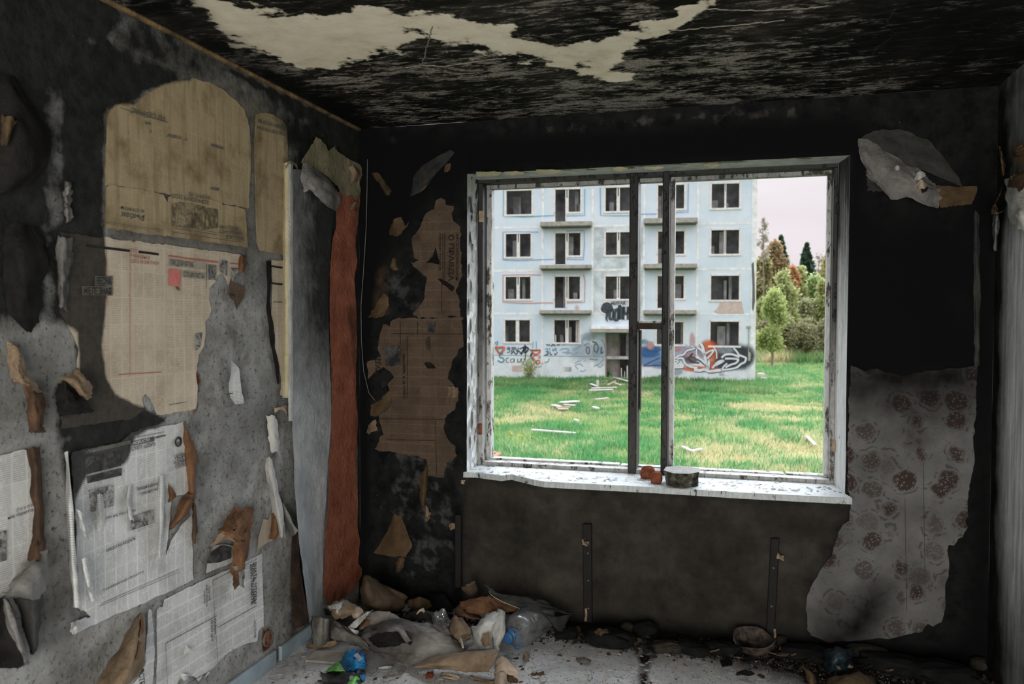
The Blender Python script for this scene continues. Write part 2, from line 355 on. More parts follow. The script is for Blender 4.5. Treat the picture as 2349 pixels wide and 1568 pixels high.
# printed newspaper, columns of set lines in UV metres
def newspaper(name, base, dark, stain, col=.05, ink=.42, back=(.12, .07, .04, 1), warm=.5, tear=.4):
    m = M(name, .9, .1); uv = m.n('UVMap').outputs[0]; s = m.n('SeparateXYZ', {0: uv}); u, v = s.outputs[0], s.outputs[1]
    ln = m.rng(m.math('ABSOLUTE', m.math('SUBTRACT', m.math('FRACT', m.math('DIVIDE', v, .0058)), .5)), .17, .25)
    wv = m.n('CombineXYZ', {0: m.math('MULTIPLY', u, 95.), 1: m.math('MULTIPLY', m.math('FLOOR', m.math('DIVIDE', v, .0058)), 7.3)}).outputs[0]
    wd = m.rng(m.noise(1.0, 2, wv), .36, .46)
    cu = m.math('FRACT', m.math('DIVIDE', u, col)); gut = m.math('MULTIPLY', m.rng(cu, .05, .08), m.rng(cu, .92, .95, 1, 0))
    cell = m.n('TexWhiteNoise', {'Vector': m.n('CombineXYZ', {0: m.math('FLOOR', m.math('DIVIDE', u, col)), 1: m.math('FLOOR', m.math('DIVIDE', v, .087))}).outputs[0]}, noise_dimensions='2D').outputs[0]
    cv = m.math('FRACT', m.math('DIVIDE', v, .087)); gv = m.rng(cv, .03, .06)
    ink_ = m.math('MULTIPLY', m.math('MULTIPLY', m.math('MULTIPLY', ln, wd), m.math('MULTIPLY', gut, gv)), m.rng(cell, .0, .35, .35, 1))
    g = m.noise(7, 6); f = m.noise(40, 5, rough=.75)
    c = m.ramp(g, [(.3, stain), (.5, base), (.75, tuple(min(1, x*1.12) for x in base[:3])+(1,))])
    c = m.mix(m.math('MULTIPLY', ink_, ink), c, dark)
    c = m.mix(m.rng(f, .62, .72, 0, .5), c, tuple(x*.35 for x in stain[:3])+(1,))
    vs = m.noise(9, 4, m.map(m.obj(), (1, 3, .3))); c = m.mix(m.rng(vs, .52, .66, 0, warm), c, stain)
    sm = m.edge('soot', tear, 16, .10, 9)
    c = m.mix(m.math('MULTIPLY', sm, .93), c, m.ramp(f, [(.4, (.010, .0103, .0105, 1)), (.75, (.036, .035, .033, 1))]))
    c = m.mix(m.n('NewGeometry').outputs['Backfacing'], c, back) if back else c
    return m.out(c, m.bump(f, .15, .003, m.bump(m.noise(10, 3), .25, .01)))
MAT_NP_YEL = newspaper('newsprint_yellowed', (.34, .275, .175, 1), (.045, .038, .027, 1), (.17, .125, .068, 1), .05, .26, None)
MAT_NP_TAN = newspaper('newsprint_tan', (.48, .42, .34, 1), (.07, .06, .05, 1), (.40, .335, .25, 1), .05, .30, None)
MAT_NP_WHITE = newspaper('newsprint_pale', (.55, .56, .56, 1), (.06, .06, .065, 1), (.38, .39, .39, 1), .047, .42, None, .35)
MAT_NP_BROWN = newspaper('newsprint_browned', (.105, .075, .054, 1), (.02, .015, .012, 1), (.062, .044, .032, 1), .05, .5, None, tear=1.1)
MAT_INK = plain('ink_black', (.022, .021, .021, 1), .9, .1, .3, 60, 0)
MAT_INK_GREY = plain('ink_grey', (.10, .098, .09, 1), .9, .1, .4, 40, 0)
MAT_INK_BROWN = plain('ink_on_brown_paper', (.028, .022, .018, 1), .9, .1, .3, 60, 0)
MAT_INK_RED = plain('ink_red', (.36, .13, .10, 1), .9, .1, .2, 60, 0)
MAT_INK_PINK = plain('ink_pink', (.52, .17, .155, 1), .9, .1, .15, 60, 0)
MAT_PAPER_LT = plain('paper_light', (.5, .5, .49, 1), .9, .1, .1, 40, 0)
def photo(name, lo, hi, sc=22):
    m = M(name, .9, .1); k = m.noise(sc, 5, rough=.65, dist=1.2); d = m.noise(130, 2)
    return m.out(m.ramp(m.math('ADD', m.math('MULTIPLY', k, .8), m.math('MULTIPLY', d, .2)), [(.38, lo), (.5, tuple((a+b)/2.6 for a, b in zip(lo, hi))), (.62, hi)]))
MAT_PHOTO_YEL = photo('halftone_yellowed', (.055, .048, .035, 1), (.3, .25, .16, 1))
MAT_PHOTO = photo('halftone_grey', (.03, .03, .032, 1), (.33, .33, .32, 1), 30)
MAT_PHOTO_DK = photo('halftone_dark', (.02, .02, .021, 1), (.09, .09, .09, 1), 16)

def sooty(name, lo, hi, sc=8, soot=SOOTC, back=None, pit=.5, rough=.9, w=.2, amt=.6):
    """paper, paint or card whose soot comes from the mesh attribute"""
    m = M(name, rough, .15); g = m.noise(sc, 6); f = m.noise(sc*6, 5, rough=.75)
    c = m.ramp(g, [(.33, lo), (.68, hi)])
    c = m.mix(m.rng(f, .58, .7, 0, pit), c, tuple(x*.3 for x in lo[:3])+(1,))
    c = m.mix(m.math('MULTIPLY', m.edge('soot', amt, 13, w), .95), c, soot)
    if back: c = m.mix(m.n('NewGeometry').outputs['Backfacing'], c, back)
    return m.out(c, m.bump(f, .3, .005, m.bump(m.noise(sc*2.2, 4, dist=1.5), .45, .02)))
MAT_GREYPAPER = sooty('wallpaper_grey', (.26, .275, .285, 1), (.42, .435, .445, 1), 6, (.010, .0108, .0115, 1), w=.38, amt=.6)
MAT_CREAM = sooty('wallpaper_cream', (.38, .345, .22, 1), (.5, .46, .33, 1))
MAT_CREAM_DK = sooty('wallpaper_cream_smoked', (.13, .12, .075, 1), (.24, .215, .14, 1))
MAT_PALE = sooty('wallpaper_pale', (.33, .33, .315, 1), (.52, .52, .5, 1), 10)
MAT_PALE_SM = sooty('pale_fold_patch', (.12, .117, .11, 1), (.23, .225, .215, 1), 10)
MAT_RED = sooty('red_paint', (.19, .062, .036, 1), (.34, .125, .075, 1), 9, (.05, .03, .02, 1), pit=.7)
MAT_BROWN = sooty('paper_back_brown', (.085, .042, .022, 1), (.20, .105, .058, 1), 12)
MAT_BROWN_DK = sooty('gap_shade_brown', (.05, .03, .02, 1), (.13, .075, .045, 1), 12)
MAT_CARD = sooty('card_tan', (.13, .092, .06, 1), (.27, .20, .135, 1), 8)
MAT_CARD_DK = sooty('card_scorched', (.06, .042, .028, 1), (.14, .10, .066, 1), 7)
MAT_CARD_LT = sooty('card_pink_tan', (.33, .25, .19, 1), (.46, .37, .285, 1), 7)
MAT_LINO = sooty('linoleum_grey_brown', (.085, .075, .064, 1), (.32, .305, .285, 1), 6, (.012, .011, .011, 1), w=.35)
MAT_CHAR = sooty('charred_paper', (.006, .0055, .0055, 1), (.018, .0165, .0155, 1), 14)
MAT_CHAR_GR = sooty('smoked_grey_paper', (.022, .023, .023, 1), (.055, .055, .052, 1), 9)
MAT_OCHRE = sooty('scorched_ochre_paper', (.055, .036, .019, 1), (.12, .08, .045, 1), 9)

# floral wallpaper, right of the window
m = M('wallpaper_floral', .9, .1); uv = m.n('UVMap').outputs[0]; uv = m.n('MixRGB', {0: .05, 1: uv, 2: m.n('TexNoise', {'Vector': uv, 'Scale': 14, 'Detail': 3}).outputs['Color']}).outputs[0]; g = m.noise(5, 6); f = m.noise(45, 5, rough=.7)
c = m.ramp(g, [(.3, (.08, .078, .076, 1)), (.7, (.17, .168, .166, 1))])
v = m.n('TexVoronoi', {'Vector': uv, 'Scale': 8.5, 'Randomness': .8}); d = v.outputs['Distance']; pet = m.n('TexVoronoi', {'Vector': uv, 'Scale': 95}).outputs['Distance']
fm = m.math('MULTIPLY', m.rng(d, .30, .40, 1, 0), m.rng(pet, .2, .45))
c = m.mix(m.math('MULTIPLY', fm, m.rng(v.outputs['Color'], .2, .5, .35, .9)), c, (.036, .021, .018, 1))
ring = m.rng(m.math('ABSOLUTE', m.math('SUBTRACT', d, .46)), .02, .05, 1, 0)
c = m.mix(m.math('MULTIPLY', ring, m.rng(m.noise(30, 3, uv), .48, .56, 0, .6)), c, (.032, .029, .024, 1))
c = m.mix(m.rng(f, .6, .7, 0, .5), c, (.02, .019, .018, 1))
c = m.mix(m.edge('soot', .6, 7, .35), c, (.007, .0067, .0065, 1))
MAT_FLORAL = m.out(c, m.bump(f, .2, .004))

# window timber: old white paint below, soot above (metres above the floor)
def windowpaint(name, z0, z1, hi=(.72, .74, .75, 1), lo=(.5, .52, .53, 1), wood=(.05, .042, .036, 1), chips=.55):
    m = M(name, .6, .35); z = m.n('SeparateXYZ', {0: m.obj()}).outputs[2]; v = m.map(m.obj(), (1, 1, .35)); g = m.noise(26, 8, v, .7); f = m.noise(70, 4, v)
    c = m.ramp(f, [(.3, lo), (.7, hi)])
    chip = m.rng(g, chips, chips+.035); c = m.mix(chip, c, m.ramp(m.noise(40, 4), [(.35, (.30, .28, .24, 1)), (.5, wood)]))
    s = m.rng(m.math('ADD', z, m.math('MULTIPLY', m.math('SUBTRACT', m.noise(10, 6, v), .5), .9)), z0, z1)
    c = m.mix(m.math('MULTIPLY', s, .97), c, (.006, .0065, .0063, 1))
    return m.out(c, m.bump(chip, .6, .006, m.bump(f, .2, .003)))
MAT_JAMB = windowpaint('jamb_paint', 1.5, 2.1, chips=.57)
MAT_JAMB_R = windowpaint('jamb_paint_firm', 1.35, 2.0, (.74, .76, .77, 1), (.6, .62, .63, 1), chips=.64)
MAT_HEAD = windowpaint('head_paint_smoked', 2.0, 3.4, (.20, .18, .12, 1), (.10, .09, .06, 1), chips=.45)
MAT_FRAME = windowpaint('frame_paint', .85, 1.55, (.42, .42, .41, 1), (.26, .26, .25, 1))
MAT_MULL = windowpaint('mullion_scorched', .1, 1.25, (.085, .075, .07, 1), (.035, .031, .029, 1))
MAT_BEAD = windowpaint('bead_paint', 1.7, 2.6, (.6, .61, .61, 1), (.4, .41, .41, 1))
MAT_SILL = windowpaint('sill_paint', 5, 6, (.56, .60, .61, 1), (.36, .40, .41, 1), chips=.585)
MAT_WOODDK = plain('wood_burnt', (.035, .025, .02, 1), .85, .2, .5, 20, .4)
MAT_IRON = plain('iron_black', (.006, .006, .006, 1), .7, .3, .4, 30, .3)
MAT_RUSTP = plain('rust_pale', (.30, .22, .15, 1), .8, .3, .4, 40, .3)
MAT_RUST = plain('rust', (.16, .06, .03, 1), .9, .2, .6, 60, .5)
MAT_BRICK = plain('brick_red', (.20, .065, .035, 1), .95, .1, .45, 45, .8)
m = M('concrete_stained', .95, .1); c = m.ramp(m.noise(22, 7, rough=.7), [(.40, (.016, .016, .012, 1)), (.52, (.075, .072, .055, 1)), (.64, (.19, .18, .15, 1))]); MAT_CONC = m.out(c, m.bump(m.noise(60, 5), .8, .006))
MAT_CONC_TOP = plain('concrete_cut_face', (.34, .34, .33, 1), .95, .1, .2, 40, .4)
MAT_BASE = plain('baseboard_blue', (.24, .30, .34, 1), .6, .3, .2, 10, .2)
MAT_PLASTER = plain('plaster_flake', (.42, .42, .42, 1), .9, .1, .25, 30, .3)
MAT_DUSTWOOD = plain('wood_dusty', (.13, .105, .085, 1), .9, .1, .4, 30, .3)
MAT_WIRE = plain('wire_grey', (.10, .10, .10, 1), .5, .4, .2, 30, 0)
# ------------------------------------------------------------------ setting: shell of the room
def pm(pl, lst): return [(poly2(pl, p), s, f) for p, s, f in lst]
SOOT['L'] = pm('L', [
    ([(110, 150), (240, 110), (330, 150), (430, 176), (385, 186), (335, 212), (304, 240), (262, 241), (243, 256), (240, 330), (238, 420), (236, 520), (242, 600), (244, 680), (236, 740), (231, 800), (240, 860), (262, 900), (300, 925), (335, 935), (350, 955), (375, 962), (360, 975), (250, 990), (135, 990), (128, 880), (178, 870), (175, 760), (130, 720), (128, 540), (150, 520), (150, 200)], .97, .035),
    ([(230, -10), (256, 3), (310, 35), (702, 239), (826, 300), (826, 345), (760, 305), (700, 266), (600, 215), (500, 150), (400, 90), (300, 40), (230, 30)], .8, .05),
    ([(770, 310), (828, 300), (832, 1390), (822, 1390), (815, 480), (790, 360)], .95, .03),
    ([(130, 1000), (250, 975), (330, 950), (380, 960), (330, 985), (305, 1003), (297, 1050), (285, 1065), (240, 1080), (200, 1090), (170, 1130), (160, 1160), (145, 1100)], .85, .045),
    ([(-300, -300), (290, -30), (225, 50), (185, 100), (235, 120), (110, 200), (60, 220), (-300, 220)], .9, .08),  # upper left corner: soot, with vignette darkening painted in
    ([(660, 300), (830, 300), (830, 850), (745, 860), (700, 830), (668, 800)], 1., .42),
    ([(180, 20), (330, 40), (540, 175), (430, 180), (330, 152), (240, 118), (160, 120)], .75, .12),
    ([(540, 190), (700, 262), (790, 330), (700, 372), (655, 300), (600, 250)], .4, .1),
    ([(-300, 100), (80, 150), (140, 250), (140, 560), (110, 720), (20, 760), (-300, 780)], .93, .2),
    ([(660, 1300), (720, 1300), (740, 1420), (660, 1480)], .6, .1),  # shade behind the loose wallpaper edge, painted into the soot mask
])
def left_masks(): return {'soot': SOOT['L'], 'brown': pm('L', [
    ([(300, 60), (760, 312), (690, 385), (650, 300), (560, 235), (480, 180), (330, 140), (240, 100)], .95, .12),
    ([(230, 240), (600, 240), (650, 420), (650, 580), (560, 600), (240, 560)], .6, .05),
    ([(560, 600), (620, 600), (640, 900), (600, 900)], .35, .3)]),
    'rust': pm('L', [([(445, 850), (462, 850), (465, 890), (446, 900)], .8, .02), ([(440, 925), (456, 922), (458, 948), (440, 952)], .8, .02), ([(600, 1438), (624, 1436), (624, 1490), (602, 1494)], .9, .02), ([(548, 580), (570, 580), (560, 640), (545, 640)], .6, .03)])}
WALL_L = wallgrid('wall_left', 'L', (YB, 0), (0, H), .03, MAT_WALL_L, left_masks(), kind='structure', label='pitted grey plaster wall with soot and pasted newspaper')

WL, WR, WZ0, WZ1 = .6022, 2.4078, .7055, 2.2365; FD = .18
SOOT['F'] = pm('F', [
    ([(828, 290), (1072, 290), (1072, 480), (1000, 470), (940, 540), (870, 620), (828, 700)], .8, .15),
    ([(820, 280), (870, 290), (850, 900), (845, 1400), (820, 1400)], .9, .05),
    ([(1060, 318), (1500, 290), (1960, 262), (2020, 320), (1960, 480), (1950, 860), (2100, 840), (2240, 800), (2240, 320), (2262, 500), (2275, 1500), (2200, 1500), (2235, 1250), (2240, 860), (2000, 700), (1945, 365), (1070, 398)], .96, .12),
    ([(1950, 480), (2262, 480), (2262, 860), (1950, 860)], .93, .35),
    ([(1040, 1160), (1060, 1160), (1060, 1390), (1040, 1390)], .9, .03),
    ([(850, 1420), (2280, 1560), (2280, 1480), (1800, 1440), (1300, 1400), (900, 1350)], .7, .12),
])
fm = {'soot': SOOT['F'],
    'brown': pm('F', [([(1060, 1088), (1945, 1145), (1930, 1200), (1880, 1300), (1860, 1480), (1300, 1420), (1065, 1390)], .95, .12)]),
    'flake': pm('F', [([(1150, 285), (1690, 238), (2000, 225), (2080, 250), (1960, 262), (1700, 290), (1500, 300), (1230, 318)], .58, .10), ([(870, 300), (930, 300), (925, 345), (880, 340)], .5, .06), ([(960, 335), (1050, 335), (1040, 420), (930, 440), (890, 470)], .5, .08)]),
    'blue': pm('F', [([(900, 900), (1060, 1050), (1055, 1180), (1040, 1340), (940, 1350), (870, 1200), (880, 1050)], .45, .2), ([(870, 600), (975, 600), (975, 720), (870, 720)], .45, .1)]),
    'rustb': pm('F', [([(840, 600), (900, 600), (890, 730), (835, 730)], .5, .08), ([(880, 850), (960, 900), (900, 1000), (850, 980)], .35, .1), ([(1990, 290), (2150, 300), (2150, 420), (2050, 380)], .25, .2)])}
WALL_F = wallgrid('wall_front', 'F', (0, 0), (XR, H), .025, MAT_WALL_F, fm, hole=(WL, WR, WZ0, WZ1), kind='structure', label='charred wall around the empty window')
rm = {'soot': pm('R', [([(2230, 100), (2290, 190), (2310, 420), (2308, 700), (2300, 1000), (2296, 1300), (2310, 1600), (2230, 1700)], .97, .16), ([(2270, 60), (2420, -20), (2420, 520), (2290, 520)], .72, .12), ([(2290, 1350), (2420, 1350), (2420, 1800), (2290, 1800)], .7, .5)]),  # soot mask also paints in the fall of light on this wall
    'brown': pm('R', [([(2320, 330), (2380, 300), (2380, 380), (2325, 385)], .7, .05)])}
WALL_R = wallgrid('wall_right', 'R', (YB, 0), (0, H), .04, MAT_WALL_R, rm, kind='structure', label='wallpapered wall with soot and painted shade, paling towards the room')
PALE = [
    [(455, -20), (530, 0), (545, 18), (562, 27), (580, 18), (592, 8), (612, 12), (622, 20), (608, 28), (600, 36), (622, 42), (650, 38), (685, 38), (724, 48), (728, 55), (705, 57), (688, 63), (700, 76), (722, 72), (745, 48), (768, 36), (800, 28), (822, 12), (845, 17), (872, 13), (892, 24), (905, 34), (940, 30), (957, 25), (990, 37), (1022, 43), (1052, 52), (1082, 48), (1110, 53), (1130, 58), (1165, 60), (1183, 63), (1172, 72), (1195, 85), (1235, 93), (1275, 101), (1320, 93), (1360, 97), (1400, 85), (1430, 78), (1475, 75), (1500, 84), (1478, 92), (1450, 100), (1442, 112), (1420, 126), (1408, 142), (1388, 153), (1350, 146), (1300, 141), (1240, 131), (1180, 119), (1150, 110), (1115, 102), (1085, 92), (1040, 88), (1000, 60), (960, 58), (900, 62), (915, 80), (890, 95), (855, 105), (820, 122), (775, 120), (770, 130), (740, 142), (700, 148), (670, 125), (640, 117), (600, 110), (560, 92), (530, 75), (510, 55), (485, 30)],
    [(1462, 55), (1490, 49), (1532, 45), (1552, 38), (1565, 28), (1545, 22), (1598, 8), (1604, -30), (1680, -30), (1640, 15), (1605, 28), (1588, 42), (1562, 62), (1540, 76), (1512, 82), (1500, 72), (1520, 62), (1500, 60)],
    [(1290, 150), (1400, 160), (1500, 165), (1560, 158), (1620, 150), (1600, 158), (1500, 178), (1380, 186), (1350, 176)],
]
cm = {'pale': pm('C', [(PALE[0], 1, .16), (PALE[1], 1, .08), (PALE[2], .55, .08), ([(480, 20), (700, 60), (1000, 60), (1000, 150), (760, 190), (640, 150), (540, 110)], .42, .2), ([(1020, 90), (1400, 150), (1500, 190), (1200, 190), (1000, 150)], .36, .15)]),
    'fleck': pm('C', [([(700, 150), (1100, 105), (1400, 150), (1560, 150), (1620, 250), (900, 300), (780, 230)], .5, .25), ([(1400, 110), (1900, 100), (2000, 230), (1300, 260), (1250, 200)], .75, .2), ([(820, 292), (2100, 208), (2050, 185), (1500, 215), (1150, 245), (1000, 262)], .8, .08), ([(420, 30), (560, 90), (700, 150), (760, 200), (600, 170), (430, 90)], .55, .15), ([(1150, -20), (1540, -20), (1440, 75), (1200, 85)], .35, .1)]),
    'soot': pm('C', [([(250, 0), (420, -60), (480, 60), (700, 190), (800, 240), (826, 300), (700, 240)], .8, .15), ([(1800, -150), (2600, -150), (2400, 200), (2280, 205), (2050, 120)], .7, .5), ([(1180, -100), (1560, -100), (1440, 72), (1280, 90), (1180, 55), (820, 0)], .3, .06), ([(790, 300), (900, 287), (900, 262), (740, 225)], .6, .12)])}
CEIL = wallgrid('ceiling', 'C', (0, YB), (XR, 0), .028, MAT_CEIL, cm, kind='structure', label='charred ceiling with a pale patch of old paint')
dm = {'dirt_shade': pm('G', [([(820, 1370), (1150, 1400), (1300, 1468), (1600, 1506), (1800, 1535), (2000, 1590), (2300, 1700), (2300, 1500), (1500, 1390), (900, 1365)], .9, .2), ([(650, 1480), (720, 1400), (830, 1370), (1000, 1450), (900, 1500), (760, 1490)], .6, .15), ([(1465, 1502), (1492, 1502), (1486, 1600), (1458, 1600)], .85, .03), ([(1750, 1500), (2400, 1500), (2400, 1900), (2000, 1800)], .85, .4)])}  # the band by the window wall paints floor shade in with the dirt
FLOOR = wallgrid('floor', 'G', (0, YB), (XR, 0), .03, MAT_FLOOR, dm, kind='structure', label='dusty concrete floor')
ck = MB()
for q in [[(992, 62), (988, 75), (984, 92), (980, 108), (975, 128), (968, 150)], [(930, 155), (968, 150), (1010, 152), (1050, 147), (1100, 140), (1160, 133)], [(730, 180), (770, 176), (800, 178)], [(1620, 20), (1700, 24), (1800, 22), (1900, 14)], [(1540, 70), (1640, 62), (1740, 52), (1800, 46)]]:
    ck.tube([PP('C', *p, .001) for p in cr(np.array(q, float), 30)+np.stack([RNG.normal(0, 1.2, 30), RNG.normal(0, .8, 30)], 1)], .0022, 4)
ck.obj('crack_edges', plain('crack_pale', (.20, .185, .15, 1), .95, .05, .5, 30, 0), CEIL, kind='stuff')
FLOOR['label'] = 'dusty grey concrete floor strewn with flakes'
bk = MB(); bk.box(-.2, 1.0, YB-.12, YB, 0, H).box(2.8, XR+.2, YB-.12, YB, 0, H).box(1.0, 2.8, YB-.12, YB, 2.15, H)  # doorway opening is added to go with the rear fill lamp, not in view
bk.obj('wall_back', MAT_WALL_R, kind='structure', attrs={'soot': [.6]*24, 'brown': [0]*24}, label='wall behind with an added open doorway')
# outer faces that keep daylight out of the joints
MAT_OUT = plain('outer_concrete', (.35, .36, .37, 1))
ro = MB(); ro.box(-.25, XR+.25, YB-.3, .0, H+.05, H+.25).box(-.3, -.05, YB-.3, .32, -2.4, H+.25).box(XR+.05, XR+.3, YB-.3, .32, -2.4, H+.25).box(-.25, XR+.25, YB-.3, 0, -.25, -.03)
ro.obj('wall_outer_shell', MAT_OUT, kind='structure', label='outer concrete shell of the room')

# corner joints and skirting
tr = MB(); q = [PP('L', *p, .012) for p in [(200, -30), (256, 5), (310, 37), (450, 108), (580, 176), (702, 241), (800, 296), (824, 299)]]
q = [np.array([a[0], a[1], H-.006]) for a in q]; tr.tube(q, .011, 6)
tr.obj('trim_1', sooty('joint_ochre', (.05, .04, .025, 1), (.22, .15, .075, 1), 12), kind='structure', attrs={'soot': list(np.repeat(np.clip(np.linspace(-.1, .8, len(q)), 0, 1)*.6, 6))}, label='ochre joint line between wall and ceiling')
def skirt(name, y0, y1, h=.065, lean=0., lab=''):
    V = boxv(.004, .022, y0, y1, 0.001, h); V = [(x+(lean if (z > .01 or False) and y == y1 else 0), y, z) for x, y, z in V]
    o = obj(name, V, BOXF, MAT_BASE, kind='structure', label=lab); bevel(o, .004, 2); return o
ya, yb, yc = PP('L', 625, 1528)[1], PP('L', 636, 1508)[1], PP('L', 715, 1455)[1]
skirt('baseboard_left', YB, ya, lab='blue painted skirting board, nearer length')
skirt('baseboard_left', yb, yc, lab='blue painted skirting board, length by the corner')

# ------------------------------------------------------------------ window
def fx(px, py, d=FD): return P(px, py, 'y', d)[0]
def fz(px, py, d=FD): return P(px, py, 'y', d)[2]
win = empty('window_1', (1.5, FD, WZ0), 'burnt timber window without glass, two mullions and a small vent light', kind='structure')
xl0, xl1 = fx(1096, 800), fx(1107, 800); xr0, xr1 = fx(1907, 800), fx(1918, 800)
zt1, zt0 = fz(1106, 411), fz(1112, 420); zb0, zb1 = fz(1106, 1071), fz(1110, 1058)
E2 = FD+.075; E3 = FD+.13
def wbox(name, x0, x1, y0, y1, z0, z1, m, bw=.004):
    nz = max(2, int((z1-z0)/.06)); nx = max(2, int((x1-x0)/.06)); o = obj(name, boxv(x0, x1, y0, y1, z0, z1), BOXF, m, win); bevel(o, bw, 2); return o
# reveals of the opening (wall thickness)
rv = [('reveal', [(WL, 0, WZ0-.03), (xl0, FD, WZ0-.03), (xl0, FD, zt1), (WL, 0, WZ1)], MAT_JAMB), ('reveal', [(WR, 0, WZ0-.03), (WR, 0, WZ1), (xr1, FD, zt1), (xr1, FD, WZ0-.03)], MAT_JAMB_R), ('reveal', [(WL, 0, WZ1), (xl0, FD, zt1), (xr1, FD, zt1), (WR, 0, WZ1)], MAT_HEAD)]
for nme, V, mm_ in rv:
    a, b, c_, d_ = np.array(V); G = np.array([[a*(1-s)*(1-t)+b*s*(1-t)+d_*(1-s)*t+c_*s*t for t in np.linspace(0, 1, 40)] for s in np.linspace(0, 1, 8)])
    G = G+RNG.normal(0, .0012, G.shape); obj('reveal', G.reshape(-1, 3), gridf(8, 40), mm_, win, smooth=True)
ob = MB().box(WL-.4, WL, .002, FD+.14, WZ0-.9, H).box(WR, WR+.6, .002, FD+.14, WZ0-.9, H).box(WL, WR, .002, FD+.14, WZ1+.0, H+.2).box(WL, WR, .002, FD+.14, -.6, WZ0-.04).box(-.2, WL-.4, .002, FD+.14, -.6, H+.2)
ob.box(WL, xl0, FD, FD+.14, WZ0-.04, WZ1).box(xr1, WR, FD, FD+.14, WZ0-.04, WZ1).box(xl0, xr1, FD, FD+.14, zt1, WZ1)
ob.obj('wall_front_outer', MAT_OUT, kind='structure', label='outer leaf of the window wall')
wbox('rail', xl0, xr1, FD, E2, zt0, zt1, MAT_FRAME); wbox('rail', xl0, xr1, FD, E2, WZ0-.02, zb1, MAT_FRAME)
wbox('stile', xl0, xl1, FD, E2, zb1, zt0, MAT_FRAME); wbox('stile', xr0, xr1, FD, E2, zb1, zt0, MAT_FRAME)
m1a, m1b = fx(1442.5, 700), fx(1462.5, 700); m2a, m2b = fx(1518, 700), fx(1534, 700)
wbox('mullion', m1a, m1b, FD-.004, E2, zb1-.03, zt0+.02, MAT_MULL, .006); wbox('mullion', m2a, m2b, FD-.004, E2, zb1-.03, zt0+.02, MAT_MULL, .006)
# outer leaf bars seen past the inner frame
il, ir = fx(1127, 700, E2), fx(1895, 700, E2); it, ib = fz(1128, 433, E2), fz(1128, 1049, E2)
wbox('glazing_bead', xl1-.01, il, E2-.001, E3, ib, it, MAT_BEAD); wbox('glazing_bead', ir, xr0+.012, E2-.001, E3, ib, it, MAT_BEAD)
wbox('glazing_bead', xl1-.01, xr0+.012, E2-.001, E3, it, zt0+.02, MAT_BEAD); wbox('glazing_bead', xl1-.01, fx(1420, 900, E2), E2-.001, E3, zb1-.02, ib, MAT_BEAD); wbox('glazing_bead', fx(1424, 900, E2), xr0-.2, E2-.001, E3, zb1-.02, ib-.004, MAT_BEAD); wbox('glazing_bead', xr0-.19, xr0+.012, E2-.001, E3, zb1-.02, ib-.002, MAT_BEAD)
b2 = fx(1547, 700, E2); wbox('glazing_bead', m2b-.012, b2, E2-.001, E3, ib, it, MAT_BEAD); wbox('glazing_bead', m1a+.002, fx(1466.5, 700, E2), E2-.001, E3, ib, it, MAT_MULL)
ztr0, ztr1 = fz(1490, 755), fz(1490, 741); wbox('transom', m1b-.003, m2a+.003, FD+.006, E3, ztr0, ztr1, MAT_WOODDK, .005)
wbox('glazing_bead', m1b-.003, m2a+.003, FD+.03, E3, ztr1, ztr1+.012, MAT_BEAD)
sb = MB(); xs = fx(1466, 850, E2); zs0, zs1 = fz(1467, 945, E2), fz(1467, 757, E2)
sb.add([(xs, E2, zs0+.04), (xs+.007, E2, zs0), (xs+.007, E3, zs0+.02), (xs, E3, zs0+.06), (xs, E2, zs1), (xs+.007, E2, zs1), (xs+.007, E3, zs1), (xs, E3, zs1)], BOXF); sb.obj('broken_bead', MAT_WOODDK, win)
for px, py, ww, hh, mt in [(1103, 496, 10, 26, MAT_RUSTP), (1101, 984, 8, 26, MAT_RUST), (1925, 478, 16, 26, MAT_IRON), (1913, 1022, 9, 26, MAT_RUSTP)]:
    x0, x1 = fx(px-ww/2, py, FD-.012), fx(px+ww/2, py, FD-.012); z0, z1 = fz(px, py+hh/2, FD-.012), fz(px, py-hh/2, FD-.012)
    wbox('hinge', x0, x1, FD-.014, FD+.002, z0, z1, mt, .004)
# peeled paint curls on the left reveal
for i, (px, py, l, w) in enumerate([(1083, 545, 34, 9), (1088, 562, 26, 10), (1079, 470, 40, 8), (1086, 500, 20, 9), (1080, 620, 36, 8), (1085, 655, 30, 9), (1079, 700, 34, 8), (1084, 745, 34, 9), (1081, 800, 34, 9), (1086, 850, 40, 8), (1080, 900, 38, 9), (1087, 960, 42, 9), (1082, 1010, 26, 8)]):
    w *= .7; A = [[(px-w/2, py-l/2, .0), (px+w/2, py-l/2+3, .0)], [(px-w/2+1, py, .002), (px+w/2+1, py, .003)], [(px-w/2+2, py+l/2-4, .004), (px+w/2+2, py+l/2, .010)]]
    patch('paint_curl', ('x', WL+.006), A, MAT_PALE, win, (6, 4), .001, .004, i, soot=max(0, min(.75, (600-py)/200)))
for i, (px, py, l, w) in enumerate([(1120, 0, 60, 10), (1180, 0, 50, 7), (1260, 0, 60, 9), (1422, 0, 36, 8), (1632, 0, 40, 9), (1500, 0, 50, 6)]):
    py = 394-.0376*(px-1070)+7
    G = [[(px-l/2, py-w/2, 0), (px, py-w/2-1, .0), (px+l/2, py-w/2, 0)], [(px-l/2+4, py+w/2, .006), (px, py+w/2+1, .012), (px+l/2-5, py+w/2-2, .006)]]
    patch('paint_curl', ('z', WZ1-.012), [[(a, b, -c_) for a, b, c_ in row] for row in G], MAT_CREAM, win, (4, 8), .001, .004, i, soot=.1 if px < 1300 else .25)
